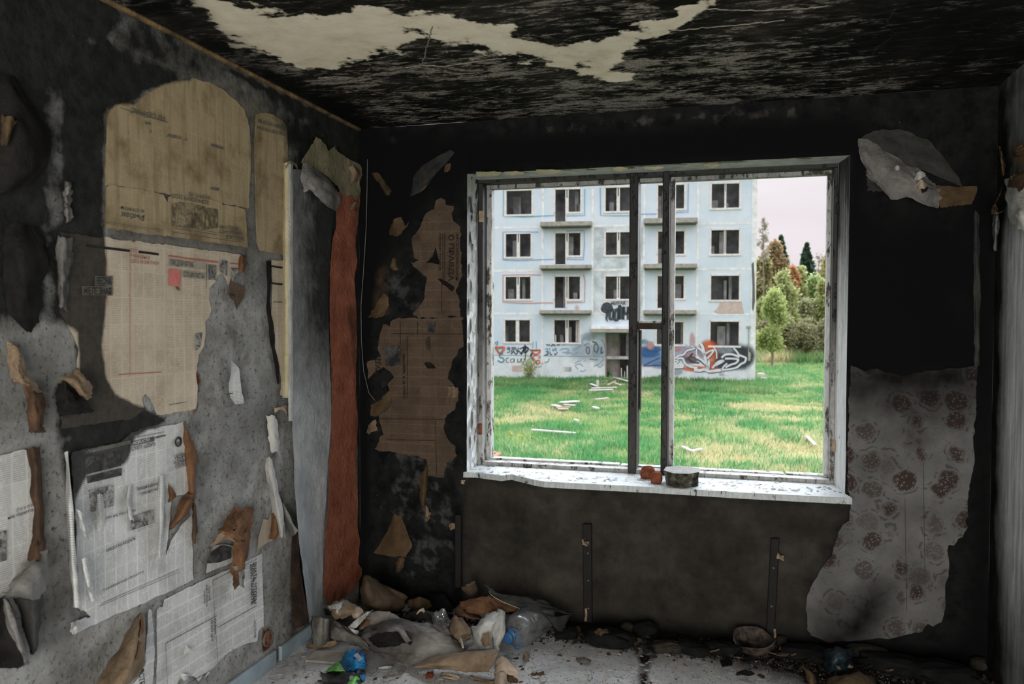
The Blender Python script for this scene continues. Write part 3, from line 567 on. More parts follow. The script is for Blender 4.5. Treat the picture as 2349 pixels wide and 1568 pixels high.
# sill board, front left corner broken away
zs = fz(1098, 1075, FD); zs = max(WZ0+.0, min(zs, zb1-.02)); SZ = WZ0+.012
edge = [(1063, 1082), (1090, 1082), (1125, 1087), (1150, 1090), (1175, 1087), (1200, 1094), (1225, 1100), (1248, 1104), (1300, 1107), (1500, 1117), (1700, 1129), (1955, 1142)]
fr = [P(a, b, 'z', SZ) for a, b in edge]; fr = [np.array([p[0], min(p[1], -.004), SZ]) for p in fr]
bb = []
for s, t in zip(fr[:-1], fr[1:]):
    for k in np.linspace(0, 1, 5)[:-1]: bb.append(s+(t-s)*k+np.array([0, RNG.normal(0, .0012), 0]))
bb.append(fr[-1]); n_ = len(bb); V = []
for p in bb:
    xb = min(max(p[0], xl0), xr1)
    V += [(p[0], p[1], SZ-.028), (p[0], p[1], SZ-.004), (p[0], p[1]+.004, SZ), (min(max(p[0], WL+.002), WR-.002), 0.0, SZ), (xb, FD+.01, SZ+.003), (xb, FD+.01, SZ-.028)]
Fs = [(i*6+j, i*6+j+1, (i+1)*6+j+1, (i+1)*6+j) for i in range(n_-1) for j in range(5)]+[tuple(range(6)), tuple((n_-1)*6+j for j in range(6))[::-1]]
sill = obj('windowsill', V, Fs, MAT_SILL, win)
lp = MB()
for _ in range(260):
    px = RNG.uniform(1090, 1935); t = (px-1070)/880; py = 1075+t*45+RNG.uniform(0, 26) if RNG.random() < .4 else RNG.uniform(1120, 1140)-(1935-px)*.055
    if px < 1600 and RNG.random() < .5: continue
    p = P(px, py, 'z', SZ+.002); 
    if p[1] > FD-.01 or p[1] < -.03: continue
    a = RNG.uniform(0, 6.3); l = RNG.uniform(.004, .018); w = l*RNG.uniform(.3, .6); d = np.array([math.cos(a), math.sin(a), 0]); e = np.array([-d[1], d[0], 0])
    u = np.array([0, 0, RNG.uniform(.002, .006)]); lp.add([p-d*l-e*w, p+d*l-e*w*.5+u*.3, p+d*l*.7+e*w+u, p-d*l*.8+e*w*.6+u*.5], [(0, 1, 2, 3)])
lp.obj('paint_flakes', MAT_PLASTER, win, kind='stuff')
# ------------------------------------------------------------------ papers on the left wall
def np_sheet(pts, m, label, rot=0, group='newspapers pasted on the left wall', pl='L', **k):
    return sheet('newspaper', pl, pts, m, rot=rot, label=label, cat='newspaper', group=group, **k)
# arch-topped sheets, yellowed
n1 = np_sheet([(243, 256), (262, 241), (298, 229), (303, 239), (332, 214), (370, 194), (405, 184), (440, 181), (478, 189), (510, 205), (540, 231), (558, 252), (567, 275), (573, 330), (572, 420), (569, 478), (480, 462), (420, 452), (300, 432), (238, 424), (235, 400), (241, 330)], MAT_NP_YEL, 'large yellowed newspaper sheet with an arched top edge', 180, base=.003, rag=.004, seed=3)
for s, a, b, t in [('ТО СЕЙЧАС', (381, 268), (300, 246), (379, 279)), ('ев', (346, 281), (333, 278), (345, 289)), ('в', (347, 299), (343, 298), (347, 306)), ('г оду', (428, 316), (382, 307), (427, 324))]: text(s, 'L', a, b, t, MAT_INK_GREY, n1)
rule('L', (275, 247), (385, 281), .002, MAT_INK_GREY, n1)
for q in [[(484, 329), (512, 337), (512, 343), (484, 335)], [(484, 428), (502, 431), (502, 438), (484, 434)]]: flat('L', q, MAT_INK_GREY, n1)
n1b = np_sheet([(239, 432), (252, 424), (300, 432), (350, 440), (372, 447), (384, 470), (380, 510), (378, 542), (330, 536), (280, 529), (237, 523), (235, 480)], MAT_NP_YEL, 'yellowed newspaper piece printed upside down below the left of the arched sheet', 180, base=.006, seed=5)
text('Рыбак', 'L', (331, 493), (277, 485), (330, 506), MAT_INK_GREY, n1b); text('в степи', 'L', (330, 481), (277, 473), (330, 490), MAT_INK_GREY, n1b)
rule('L', (238, 508), (377, 528), .002, MAT_INK_GREY, n1b); rule('L', (240, 512), (370, 531), .0015, MAT_INK_GREY, n1b)
n1c = np_sheet([(380, 452), (392, 446), (440, 450), (500, 462), (508, 470), (540, 474), (558, 482), (561, 520), (566, 567), (470, 554), (378, 541), (379, 500)], MAT_NP_YEL, 'yellowed newspaper piece with a landscape picture below the right of the arched sheet', 180, base=.006, seed=6)
flat('L', [(394, 469), (412, 463), (470, 473), (470, 526), (395, 516)], MAT_PHOTO_YEL, n1c, .011, 'halftone_picture'); flat('L', [(472, 476), (500, 480), (500, 522), (472, 526)], MAT_PHOTO_YEL, n1c, .011, 'halftone_picture')
for s, a, b, t in [('РАЗУМУ, НЕ', (481, 449), (433, 440), (481, 458)), ('ЗДРАВОМУ ПОЛ', (480, 461), (394, 443), (480, 470)), ('МИРА СОЦИАЛЬНОГО', (558, 532), (503, 526), (558, 540)), ('ПРОГРЕССА И МИРА', (549, 521), (503, 515), (549, 529))]: text(s, 'L', a, b, t, MAT_INK_GREY, n1c, .011)
o_ = flat('L', [(519, 538), (559, 544), (559, 552), (519, 546)], MAT_INK_GREY, n1c, .010); text('НОМЕР 50', 'L', (556, 545.5), (522, 540.5), (556, 550.5), MAT_NP_YEL, n1c, .0125)
for q in [((395, 517), (515, 536)), ((396, 522), (515, 541)), ((397, 532), (556, 556))]: rule('L', *q, .0016, MAT_INK_GREY, n1c, .011)
n2 = np_sheet([(584, 262), (600, 258), (625, 262), (650, 281), (656, 292), (658, 320), (659, 372), (650, 395), (649, 480), (649, 584), (620, 579), (592, 573), (586, 556), (583, 500), (582, 420), (580, 330)], MAT_NP_YEL, 'narrow yellowed newspaper strip left of the curled wallpaper edge', 180, base=.004, seed=8)
text('ДНЯ ОСЕНИ', 'L', (653, 290), (592, 272), (653, 298), MAT_INK_GREY, n2); text('ЛЕСОВ ПОЛЯ', 'L', (655, 305), (590, 288), (655, 312), MAT_INK_GREY, n2)
# the big tan sheet of the second row, torn away on its right
n3 = np_sheet([(134, 530), (165, 536), (240, 545), (377, 561), (470, 574), (548, 584), (553, 600), (549, 622), (538, 630), (530, 648), (520, 652), (516, 640), (508, 628), (498, 630), (492, 648), (478, 660), (477, 688), (482, 711), (477, 728), (469, 736), (470, 762), (466, 794), (455, 814), (450, 837), (447, 866), (450, 894), (447, 937), (426, 942), (400, 946), (357, 953), (350, 935), (342, 914), (330, 903), (322, 912), (330, 940), (300, 960), (210, 972), (136, 982), (133, 890), (170, 880), (176, 800), (166, 770), (150, 745), (133, 722), (131, 620)], MAT_NP_TAN, 'widest newspaper sheet, half blackened by soot, with red headline and a pink box', 0, base=.004, rag=.004, seed=11)
for s, a, b, t in [('ОТ', (301, 577), (315, 579), (301, 569)), ('ЧАЕВЫХ', (301, 590), (345, 596), (301, 581)), ('ДО ВЗЯТКИ', (301, 602), (364, 608), (301, 594))]: text(s, 'L', a, b, t, MAT_INK_RED, n3, bold=.004)
for a, b in [((197, 563), (298, 575)), ((318, 577), (364, 583))]: rule('L', a, b, .008, MAT_INK, n3)
for a, b, w in [((298, 577), (298, 862), .002), ((244, 567), (247, 700), .0015), ((386, 586), (432, 593), .005), ((433, 593), (499, 601), .007), ((527, 603), (549, 606), .004), ((272, 859), (370, 853), .003)]: rule('L', a, b, w, MAT_INK_RED, n3)
MAT_BOXGREY = plain('print_box_grey', (.30, .28, .235, 1), .9, .1, .15, 40, 0)
for q in [[(388, 593), (470, 603), (470, 618), (388, 609)], [(419, 619), (470, 625), (470, 641), (419, 635)], [(218, 632), (258, 633), (258, 655), (218, 654)], [(188, 656), (258, 656), (258, 678), (188, 676)]]: flat('L', q, MAT_INK_GREY if q[0][0] < 300 else MAT_BOXGREY, n3, .0085)
for s, a, b, t in [('ПРЕДПРИЯТИЯ', (392, 607), (443, 613), (392, 595)), ('СПЕЦИАЛИСТЫ', (422, 634), (468, 639.5), (422, 622)), ('ВЕСНА', (222, 652), (255, 653), (222, 635)), ('ЖЕЛЕЗНАЯ', (191, 674.5), (255, 676), (191, 658))]: text(s, 'L', a, b, t, MAT_INK_GREY if a[1] < 620 or a[0] > 400 else MAT_INK, n3, .011, .005)
flat('L', [(387, 616), (413.5, 619), (413.5, 656), (387, 655)], MAT_INK_PINK, n3)
for q in [[(478, 606), (496, 608), (496, 643), (478, 641)], [(505, 596), (522, 598), (521, 634), (505, 622)], [(530, 613), (546, 615), (540, 629), (530, 645)], [(449, 765), (464, 762), (459, 795), (449, 805)]]: flat('L', q, MAT_PHOTO, n3, .010, 'halftone_picture')
rule('L', (474, 604), (473, 660), .003, MAT_INK_GREY, n3); rule('L', (388, 928), (430, 921), .002, MAT_INK_GREY, n3)
flat('L', [(401, 656), (410, 658), (413, 667), (406, 664)], MAT_RUST, n3, .010, 'stain')
n4 = np_sheet([(618, 596), (632, 597), (652, 599), (652, 700), (652, 906), (638, 906), (641, 866), (638, 846), (631, 823), (627, 794), (628, 768), (618, 737), (620, 665), (619, 622)], MAT_NP_TAN, 'narrow tan newspaper strip with a charred left edge beside the curled wallpaper', 0, base=.006, seed=13)
for a, b in [((622, 609), (648, 613)), ((622, 611), (648, 615)), ((621, 648), (648, 651)), ((621, 650), (648, 653))]: rule('L', a, b, .004, MAT_INK, n4, .011)
text('БАЛТИЙСК', 'L', (627, 694), (648, 695), (627, 690), MAT_INK, n4)
patch('charred_edge', 'L', [[(613, 597, .004), (616, 597, .022), (621, 596, .008)], [(612, 640, .004), (615, 640, .025), (620, 640, .008)], [(613, 700, .004), (615, 700, .020), (619, 700, .008)], [(615, 745, .004), (619, 745, .022), (626, 745, .008)], [(621, 790, .004), (624, 790, .016), (629, 790, .008)], [(632, 845, .004), (635, 845, .016), (640, 845, .008)], [(636, 880, .004), (639, 880, .010), (641, 880, .006)]], MAT_CHAR, n4, (24, 8), .003, .006, 3)
# pale sheet of the third row, its left edge sprung off the wall
def spring(A):
    q = poly2('L', [(150, 1030), (156, 1110), (162, 1190), (168, 1305), (170, 1395), (197, 1412), (205, 1390), (185, 1190), (170, 1090), (160, 1035)]); d = sdf(A, q); return .010*np.clip(1-np.maximum(-d, 0)/.10, 0, 1)**1.6
n5 = np_sheet([(149, 1036), (201, 1027), (228, 1020), (262, 1018), (277, 1006), (296, 992), (326, 984), (356, 979), (385, 974), (418, 968), (423, 1001), (429, 1062), (434, 1118), (420, 1132), (398, 1138), (386, 1140), (388, 1152), (383, 1200), (377, 1275), (388, 1240), (410, 1205), (434, 1180), (438, 1230), (440, 1328), (380, 1358), (300, 1392), (200, 1434), (166, 1453), (161, 1430), (197, 1412), (175, 1395), (170, 1391), (167, 1305), (162, 1186), (156, 1108)], MAT_NP_WHITE, 'pale newspaper sheet sprung off the wall along its left edge, torn on the right', 0, base=.005, lift=.008, seed=17, fn=spring)
o_ = flat('L', [(303, 1012), (354, 1001), (354, 1011), (303, 1022)], MAT_INK_GREY, n5, .013); text('НОВОСТИ', 'L', (305, 1019.5), (342, 1011), (307, 1012.5), MAT_PAPER_LT, n5, .0155, .02)
for s, a, b, t in [('СПОРТА · «ДОБРО»', (302, 1034), (357, 1021), (302, 1025)), ('УБОРОЧНЫЙ', (400, 1055), (452, 1041), (400, 1046)), ('КОНВЕЙЕР', (400, 1065), (445, 1053), (400, 1056.5)), ('ХЛОПКОРОБОВ', (401, 1074.5), (448, 1062), (401, 1066)), ('Передай в десять', (313, 1125), (362, 1112), (313, 1117)), ('праведностей', (320, 1136), (361, 1124), (320, 1128)), ('песня без слов', (243, 1190), (311, 1172), (243, 1183)), ('МИЦЕА НА МЕДАЛЬ', (244, 1266), (311, 1237), (244, 1259)), ('ТУРНИРНАЯ ОРБИТА', (236, 1357), (330, 1312), (236, 1352))]: text(s, 'L', a, b, t, MAT_INK, n5, .014, .01 if s[0].isupper() else 0)
for q in [[(196, 1049), (278, 1032), (278, 1068), (196, 1088)], [(197, 1092), (279, 1072), (279, 1090), (197, 1109)], [(196, 1125), (260, 1112), (260, 1160), (196, 1178)], [(300, 1185), (352, 1168), (352, 1200), (300, 1216)]]: flat('L', q, MAT_PHOTO_DK if q[0][1] < 1100 else MAT_PHOTO, n5, .012, 'halftone_picture')
a_ = np.linspace(0, 2*math.pi, 17)[:-1]; flat('L', [(409+8.5*math.cos(t), 1013+12*math.sin(t)-1.2*math.cos(t)) for t in a_], MAT_PHOTO_DK, n5, .012, 'emblem'); flat('L', [(409+4.5*math.cos(t), 1013+7*math.sin(t)) for t in a_], MAT_PHOTO, n5, .0135, 'emblem')
for a, b, w in [((182, 1040), (300, 1013), .012), ((305, 1004), (378, 990), .0015), ((230, 1384), (410, 1306), .0015), ((225, 1391), (412, 1311), .0015), ((398, 1044), (430, 1037), .0015), ((358, 1003), (380, 998), .006)]: rule('L', a, b, w, MAT_INK_GREY, n5, .013)
text('ПОГОДА', 'L', (186, 1042), (222, 1034), (187, 1036), MAT_PHOTO, n5, .0155)
patch('curled_corner', 'L', [[(163, 1428, .01), (172, 1424, .03), (185, 1420, .02), (200, 1414, .012)], [(162, 1442, .02), (172, 1438, .055), (186, 1432, .04), (204, 1425, .014)], [(166, 1455, .02), (176, 1450, .05), (190, 1443, .035), (206, 1434, .012)]], MAT_NP_WHITE, n5, (10, 14), .002, .002, 4, soot=0)
for i, G in enumerate([[[(146, 1040, .004), (150, 1036, .035), (156, 1036, .045)], [(154, 1150, .006), (159, 1150, .05), (165, 1152, .055)], [(164, 1300, .008), (168, 1300, .07), (176, 1300, .062)], [(169, 1392, .01), (175, 1392, .075), (190, 1400, .06)]],
    [[(176, 1165, .05), (183, 1170, .075), (190, 1180, .05)], [(186, 1210, .05), (194, 1215, .082), (202, 1222, .05)], [(192, 1230, .04), (198, 1232, .06), (204, 1236, .05)]],
    [[(186, 1290, .05), (192, 1280, .075), (200, 1285, .05)], [(196, 1340, .05), (203, 1338, .085), (212, 1342, .05)], [(205, 1380, .04), (214, 1378, .07), (222, 1385, .045)]]]): patch('curled_edge', 'L', G, MAT_NP_WHITE, n5, (18, 8), .003, .003, i, soot=0)
# long slits and folds in the same sheet
for i, G in enumerate([[[(365, 1090, .01), (371, 1090, .03), (376, 1090, .012)], [(362, 1180, .01), (370, 1180, .04), (377, 1185, .014)], [(361, 1275, .01), (367, 1278, .03), (373, 1270, .012)]], [[(293, 1120, .008), (297, 1112, .016), (303, 1108, .01)], [(290, 1155, .008), (294, 1155, .022), (302, 1155, .01)], [(298, 1192, .008), (300, 1193, .014), (306, 1192, .01)]], [[(222, 1135, .01), (229, 1132, .02), (236, 1135, .01)], [(221, 1180, .01), (230, 1180, .026), (239, 1182, .01)], [(224, 1218, .008), (232, 1216, .014), (241, 1204, .01)]]]):
    patch('raised_fold', 'L', G, MAT_NP_WHITE, n5, (14, 8), .002, .003, i+20, soot=.1)
# brown glue side curls along the torn right edge
patch('brown_curl', 'L', [[(418, 968, .006), (422, 970, .012), (425, 978, .008)], [(421, 1000, .008), (432, 1000, .03), (438, 1002, .01)], [(424, 1045, .008), (440, 1045, .035), (452, 1048, .012)], [(430, 1100, .008), (440, 1100, .035), (449, 1100, .014)], [(434, 1145, .008), (441, 1145, .03), (446, 1150, .014)]], MAT_BROWN, n5, (24, 8), .003, .004, 7, soot=.0)
patch('brown_curl', 'L', [[(385, 1220, .006), (390, 1215, .012), (396, 1212, .008)], [(396, 1192, .008), (414, 1186, .05), (430, 1178, .02)], [(412, 1150, .01), (432, 1152, .065), (442, 1158, .03)], [(428, 1130, .008), (440, 1135, .04), (446, 1142, .02)]], MAT_BROWN, n5, (18, 10), .003, .004, 8, soot=0)
patch('brown_curl', 'L', [[(441, 1150, .008), (446, 1152, .03), (449, 1160, .012)], [(440, 1190, .008), (447, 1195, .035), (453, 1200, .012)], [(441, 1240, .006), (446, 1245, .02), (450, 1250, .008)]], MAT_BROWN_DK, n5, (14, 6), .003, .004, 9, soot=0)
patch('brown_curl', 'L', [[(386, 1108, .01), (392, 1116, .02), (396, 1118, .012)], [(388, 1135, .01), (396, 1132, .03), (406, 1138, .012)], [(386, 1152, .008), (393, 1150, .02), (400, 1143, .012)]], MAT_BROWN, n5, (10, 8), .002, .003, 10, soot=0)
# lower right sheet, set sideways
n6 = np_sheet([(373, 1374), (430, 1345), (500, 1314), (599, 1268), (600, 1324), (603, 1434), (590, 1446), (587, 1470), (560, 1476), (545, 1484), (524, 1493), (499, 1518), (482, 1537), (465, 1546), (452, 1562), (446, 1552), (424, 1549), (408, 1556), (398, 1580), (380, 1640), (352, 1650), (358, 1512), (357, 1400), (362, 1392), (371, 1391)], MAT_NP_WHITE, 'pale newspaper sheet set sideways low on the wall above the blue skirting', 90, base=.004, seed=19)
for s, a, b, t in [('ЗНАТЬ, ЧТОБЫ', (581, 1289), (582, 1385), (588, 1287)), ('ДЕЙСТВОВАТЬ', (574.5, 1294), (576, 1387), (580.5, 1291)), ('СЛУЧАЙ', (478, 1346), (478.5, 1378), (482, 1344)), ('В ВАГОННОМ', (472.5, 1342), (473, 1390), (476, 1340.5)), ('ХОЛЛЕ', (467, 1355), (467.5, 1385), (470.5, 1353.5)), ('ПАЛАЧ—', (490.5, 1420), (491, 1466), (495.5, 1417)), ('АГЕНТ ЦРУ', (483.5, 1422), (484.5, 1471), (488, 1420)), ('НА 5 ЭТАЖЕ', (582.5, 1424), (583.5, 1463), (586.5, 1422))]: text(s, 'L', a, b, t, MAT_INK, n6, .010, .02)
for a, b, w in [((488, 1331), (493, 1414), .0015), ((493, 1414), (500, 1520), .0015), ((380, 1475), (496, 1412), .0022), ((380, 1476), (384, 1568), .0015), ((500, 1438), (590, 1388), .002), ((488, 1331), (590, 1281), .0015), ((430, 1567), (482, 1538), .002)]: rule('L', a, b, w, MAT_INK, n6, .010)
for i, G in enumerate([[[(420, 1488, .004), (428, 1478, .02), (432, 1482, .008)], [(424, 1500, .006), (436, 1492, .03), (444, 1499, .01)]], [[(415, 1546, .004), (425, 1546, .02), (435, 1550, .008)], [(416, 1556, .006), (424, 1560, .03), (432, 1554, .01)]], [[(470, 1552, .004), (480, 1540, .02), (487, 1534, .008)], [(464, 1562, .004), (476, 1548, .025), (486, 1538, .01)]], [[(524, 1490, .004), (530, 1488, .012), (536, 1488, .006)], [(526, 1495, .004), (532, 1493, .02), (536, 1490, .008)]]]): patch('torn_flap', 'L', G, MAT_NP_WHITE, n6, (8, 8), .002, .004, i+40, soot=0)
# sheets cut by the left margin
n7 = np_sheet([(-70, 1050), (-10, 1046), (30, 1034), (62, 1030), (73, 1060), (76, 1150), (76, 1240), (60, 1290), (30, 1340), (0, 1368), (-70, 1400)], MAT_NP_WHITE, 'pale newspaper sheet at the left margin with a scorched curl along its right side', 0, base=.006, seed=23)
for s, a, b, t in [('О к о л о', (38, 1174), (75, 1160), (38, 1166)), ('на брита', (18, 1191), (76, 1172), (18, 1183))]: text(s, 'L', a, b, t, MAT_INK, n7, .012, 0)
flat('L', [(-40, 1230), (14, 1216), (14, 1285), (-40, 1300)], MAT_PHOTO, n7, .012, 'halftone_picture')
patch('brown_curl', 'L', [[(62, 1028, .006), (76, 1024, .04), (88, 1024, .015)], [(72, 1120, .008), (84, 1120, .05), (97, 1120, .02)], [(74, 1220, .008), (86, 1220, .05), (100, 1220, .025)], [(62, 1285, .01), (84, 1285, .06), (104, 1290, .04)]], MAT_BROWN_DK, n7, (24, 8), .004, .004, 3, soot=.45)
patch('hanging_fold', 'L', [[(40, 1318, .02), (66, 1290, .03), (84, 1270, .05), (104, 1262, .04)], [(20, 1345, .02), (50, 1325, .07), (85, 1310, .08), (106, 1300, .05)], [(4, 1367, .02), (40, 1368, .09), (80, 1376, .10), (104, 1352, .06)]], MAT_PALE_SM, n7, (14, 14), .006, .004, 5, soot=.05)
h1 = patch('hanging_paper', 'L', [[(2, 1370, .03), (12, 1372, .06), (24, 1374, .04)], [(20, 1430, .04), (32, 1430, .08), (44, 1432, .05)], [(42, 1500, .04), (53, 1500, .08), (62, 1502, .05)], [(56, 1526, .03), (62, 1524, .05), (66, 1518, .04)]], MAT_PALE_SM, None, (18, 8), .004, .004, 6, soot=0, label='narrow curled paper edge hanging lowest at the left margin', cat='torn paper')
patch('scorched_back', 'L', [[(-40, 1372, .02), (4, 1372, .03), (18, 1378, .05)], [(-40, 1440, .02), (10, 1440, .03), (36, 1440, .06)], [(-40, 1530, .02), (30, 1532, .03), (58, 1522, .05)]], MAT_CHAR, h1, (12, 12), .004, .004, 7)
patch('hanging_paper', 'L', [[(34, 1370, .02), (60, 1374, .05), (80, 1376, .08), (98, 1352, .05)], [(48, 1420, .02), (66, 1420, .06), (84, 1424, .08), (96, 1400, .05)], [(66, 1480, .02), (74, 1484, .05), (82, 1480, .06), (88, 1462, .04)], [(68, 1496, .02), (74, 1500, .03), (80, 1494, .04), (86, 1478, .03)]], MAT_CHAR_GR, None, (16, 12), .004, .004, 8, soot=.1, label='dark folded paper tongue hanging below the marginal newspaper sheet', cat='torn paper')
n8 = np_sheet([(338, 1396), (345, 1400), (350, 1440), (352, 1500), (348, 1560), (330, 1640), (250, 1640), (300, 1570), (325, 1540), (334, 1450)], MAT_NP_WHITE, 'narrow newspaper strip behind the brown peeled triangle at the bottom edge', 90, base=.005, seed=29)
text('ВСТРЕЧИ', 'L', (318, 1537), (322, 1600), (330, 1533), MAT_INK, n8, .012)
patch('peeled_corner', 'L', [[(318, 1406, .01), (322, 1404, .03), (327, 1410, .02)], [(288, 1450, .01), (312, 1448, .09), (332, 1452, .05)], [(252, 1515, .01), (300, 1512, .13), (331, 1520, .08)], [(215, 1580, .01), (270, 1580, .13), (318, 1548, .08)]], MAT_CARD, n8, (18, 14), .004, .003, 9, soot=.1)
patch('brown_curl', 'L', [[(322, 1408, .03), (326, 1412, .03)], [(318, 1460, .1), (331, 1458, .05)], [(311, 1510, .125), (333, 1522, .06)]], MAT_BROWN, n8, (12, 5), .003, .003, 10)
# bare plaster scraps
n9 = np_sheet([(520, 826), (528, 832), (538, 846), (540, 880), (541, 900), (549, 922), (545, 924), (528, 927), (518, 912), (515, 880), (518, 855)], MAT_NP_WHITE, 'small pale paper scrap alone on the bare plaster', 0, base=.008, lift=.02, seed=31, soot=0)
rule('L', (519, 904), (544, 900), .003, MAT_INK, n9, .02)
n10 = np_sheet([(520, 640), (528, 650), (545, 652), (553, 662), (550, 680), (543, 692), (532, 710), (526, 690), (516, 682), (517, 655)], MAT_NP_BROWN, 'browned newspaper remnant at the top of the bare plaster patch', 0, base=.010, lift=.02, seed=33, soot=0)
text('ТТЕРО', 'L', (519, 678), (540, 680), (519, 672), MAT_INK_BROWN, n10, .02)
patch('torn_tip', 'L', [[(550, 586, .01), (556, 588, .03), (562, 592, .012)], [(548, 610, .01), (556, 612, .035), (563, 614, .015)], [(548, 622, .008), (555, 625, .02), (561, 622, .01)]], MAT_BROWN, n10, (10, 6), .003, .004, 12)
# brown flap hanging over the sideways sheet, with its own patch of print
h2 = patch('hanging_paper', 'L', [[(537, 1160, .02), (556, 1166, .035), (572, 1164, .03), (583, 1167, .015)], [(516, 1196, .03), (538, 1206, .10), (560, 1202, .075), (576, 1206, .02)], [(500, 1218, .04), (536, 1232, .12), (556, 1240, .09), (572, 1240, .02)]], MAT_BROWN, None, (16, 18), .006, .004, 14, soot=.1, label='brown crumpled paper flap hanging from the plaster above the sideways newspaper', cat='torn paper')
text('ПУТЬ', 'L', (527, 1190), (534, 1220), (538, 1187), MAT_INK_BROWN, h2, .11)
patch('folded_tongue', 'L', [[(536, 1218, .09), (556, 1222, .10), (574, 1214, .03)], [(534, 1262, .06), (556, 1262, .09), (570, 1256, .03)], [(530, 1300, .04), (552, 1300, .08), (562, 1296, .03)], [(528, 1310, .03), (540, 1320, .06), (556, 1310, .03)]], MAT_BROWN, h2, (18, 12), .005, .004, 15, soot=.1)
patch('folded_tongue', 'L', [[(484, 1250, .02), (510, 1220, .06), (530, 1224, .10), (544, 1244, .11)], [(486, 1254, .02), (512, 1238, .07), (534, 1240, .12), (546, 1250, .10)]], MAT_CARD, h2, (6, 14), .003, .003, 16, soot=.1)
patch('folded_tongue', 'L', [[(530, 1304, .04), (544, 1300, .06), (557, 1296, .04)], [(534, 1326, .03), (550, 1324, .06), (559, 1322, .04)], [(537, 1352, .03), (546, 1346, .05), (556, 1338, .04)]], MAT_BROWN_DK, h2, (12, 10), .004, .005, 17, soot=.1)
patch('folded_tongue', 'L', [[(533, 1300, .055), (545, 1296, .07), (558, 1292, .05)], [(546, 1318, .06), (553, 1322, .075), (559, 1324, .05)], [(549, 1342, .05), (555, 1346, .06), (561, 1348, .04)]], MAT_PALE_SM, h2, (10, 8), .003, .003, 18)
n11 = np_sheet([(470, 1292), (478, 1266), (484, 1252), (510, 1246), (532, 1252), (534, 1288), (500, 1300), (468, 1314)], MAT_NP_WHITE, 'torn newspaper piece with a dark picture under the brown flap', 0, base=.006, seed=37, soot=0)
flat('L', [(474, 1292), (483, 1266), (508, 1250), (530, 1256), (530, 1280), (500, 1290)], MAT_PHOTO_DK, n11, .016, 'halftone_picture')
# torn strip hanging at the edge of the grey wallpaper
n12 = np_sheet([(600, 1190), (612, 1190), (625, 1160), (640, 1140), (652, 1180), (650, 1225), (620, 1240), (588, 1258), (590, 1230)], MAT_NP_TAN, 'small tan newspaper remnant under the hanging pale strip', 0, base=.005, seed=39, soot=0)
h3 = patch('hanging_paper', 'L', [[(609, 1050, .01), (620, 1048, .03), (626, 1070, .015)], [(612, 1090, .012), (624, 1090, .05), (634, 1100, .03)], [(620, 1150, .014), (634, 1150, .07), (647, 1160, .05)], [(636, 1215, .02), (645, 1222, .07), (655, 1226, .06)], [(640, 1236, .02), (647, 1232, .06), (654, 1234, .06)]], MAT_PALE, None, (24, 9), .003, .004, 20, soot=.05, label='pale paper strip hanging loose with a ragged tip beside the grey wallpaper', cat='torn paper')
patch('torn_tongue', 'L', [[(612, 955, .006), (625, 950, .02), (635, 962, .012)], [(616, 1000, .006), (630, 1000, .025), (640, 1005, .012)], [(622, 1040, .006), (632, 1035, .02), (642, 1046, .01)]], MAT_PALE, h3, (14, 8), .003, .006, 21)
patch('torn_tongue', 'L', [[(642, 1150, .02), (646, 1150, .03), (652, 1158, .04)], [(652, 1190, .03), (664, 1195, .08), (672, 1200, .09)], [(668, 1230, .03), (676, 1226, .09), (684, 1216, .11)]], MAT_PALE_SM, h3, (12, 8), .003, .004, 22)
patch('torn_tongue', 'L', [[(622, 1175, .012), (630, 1178, .04), (634, 1192, .05)], [(622, 1205, .012), (632, 1210, .045), (638, 1220, .05)], [(616, 1236, .01), (628, 1238, .03), (636, 1232, .04)]], MAT_BROWN, h3, (10, 8), .003, .004, 23)
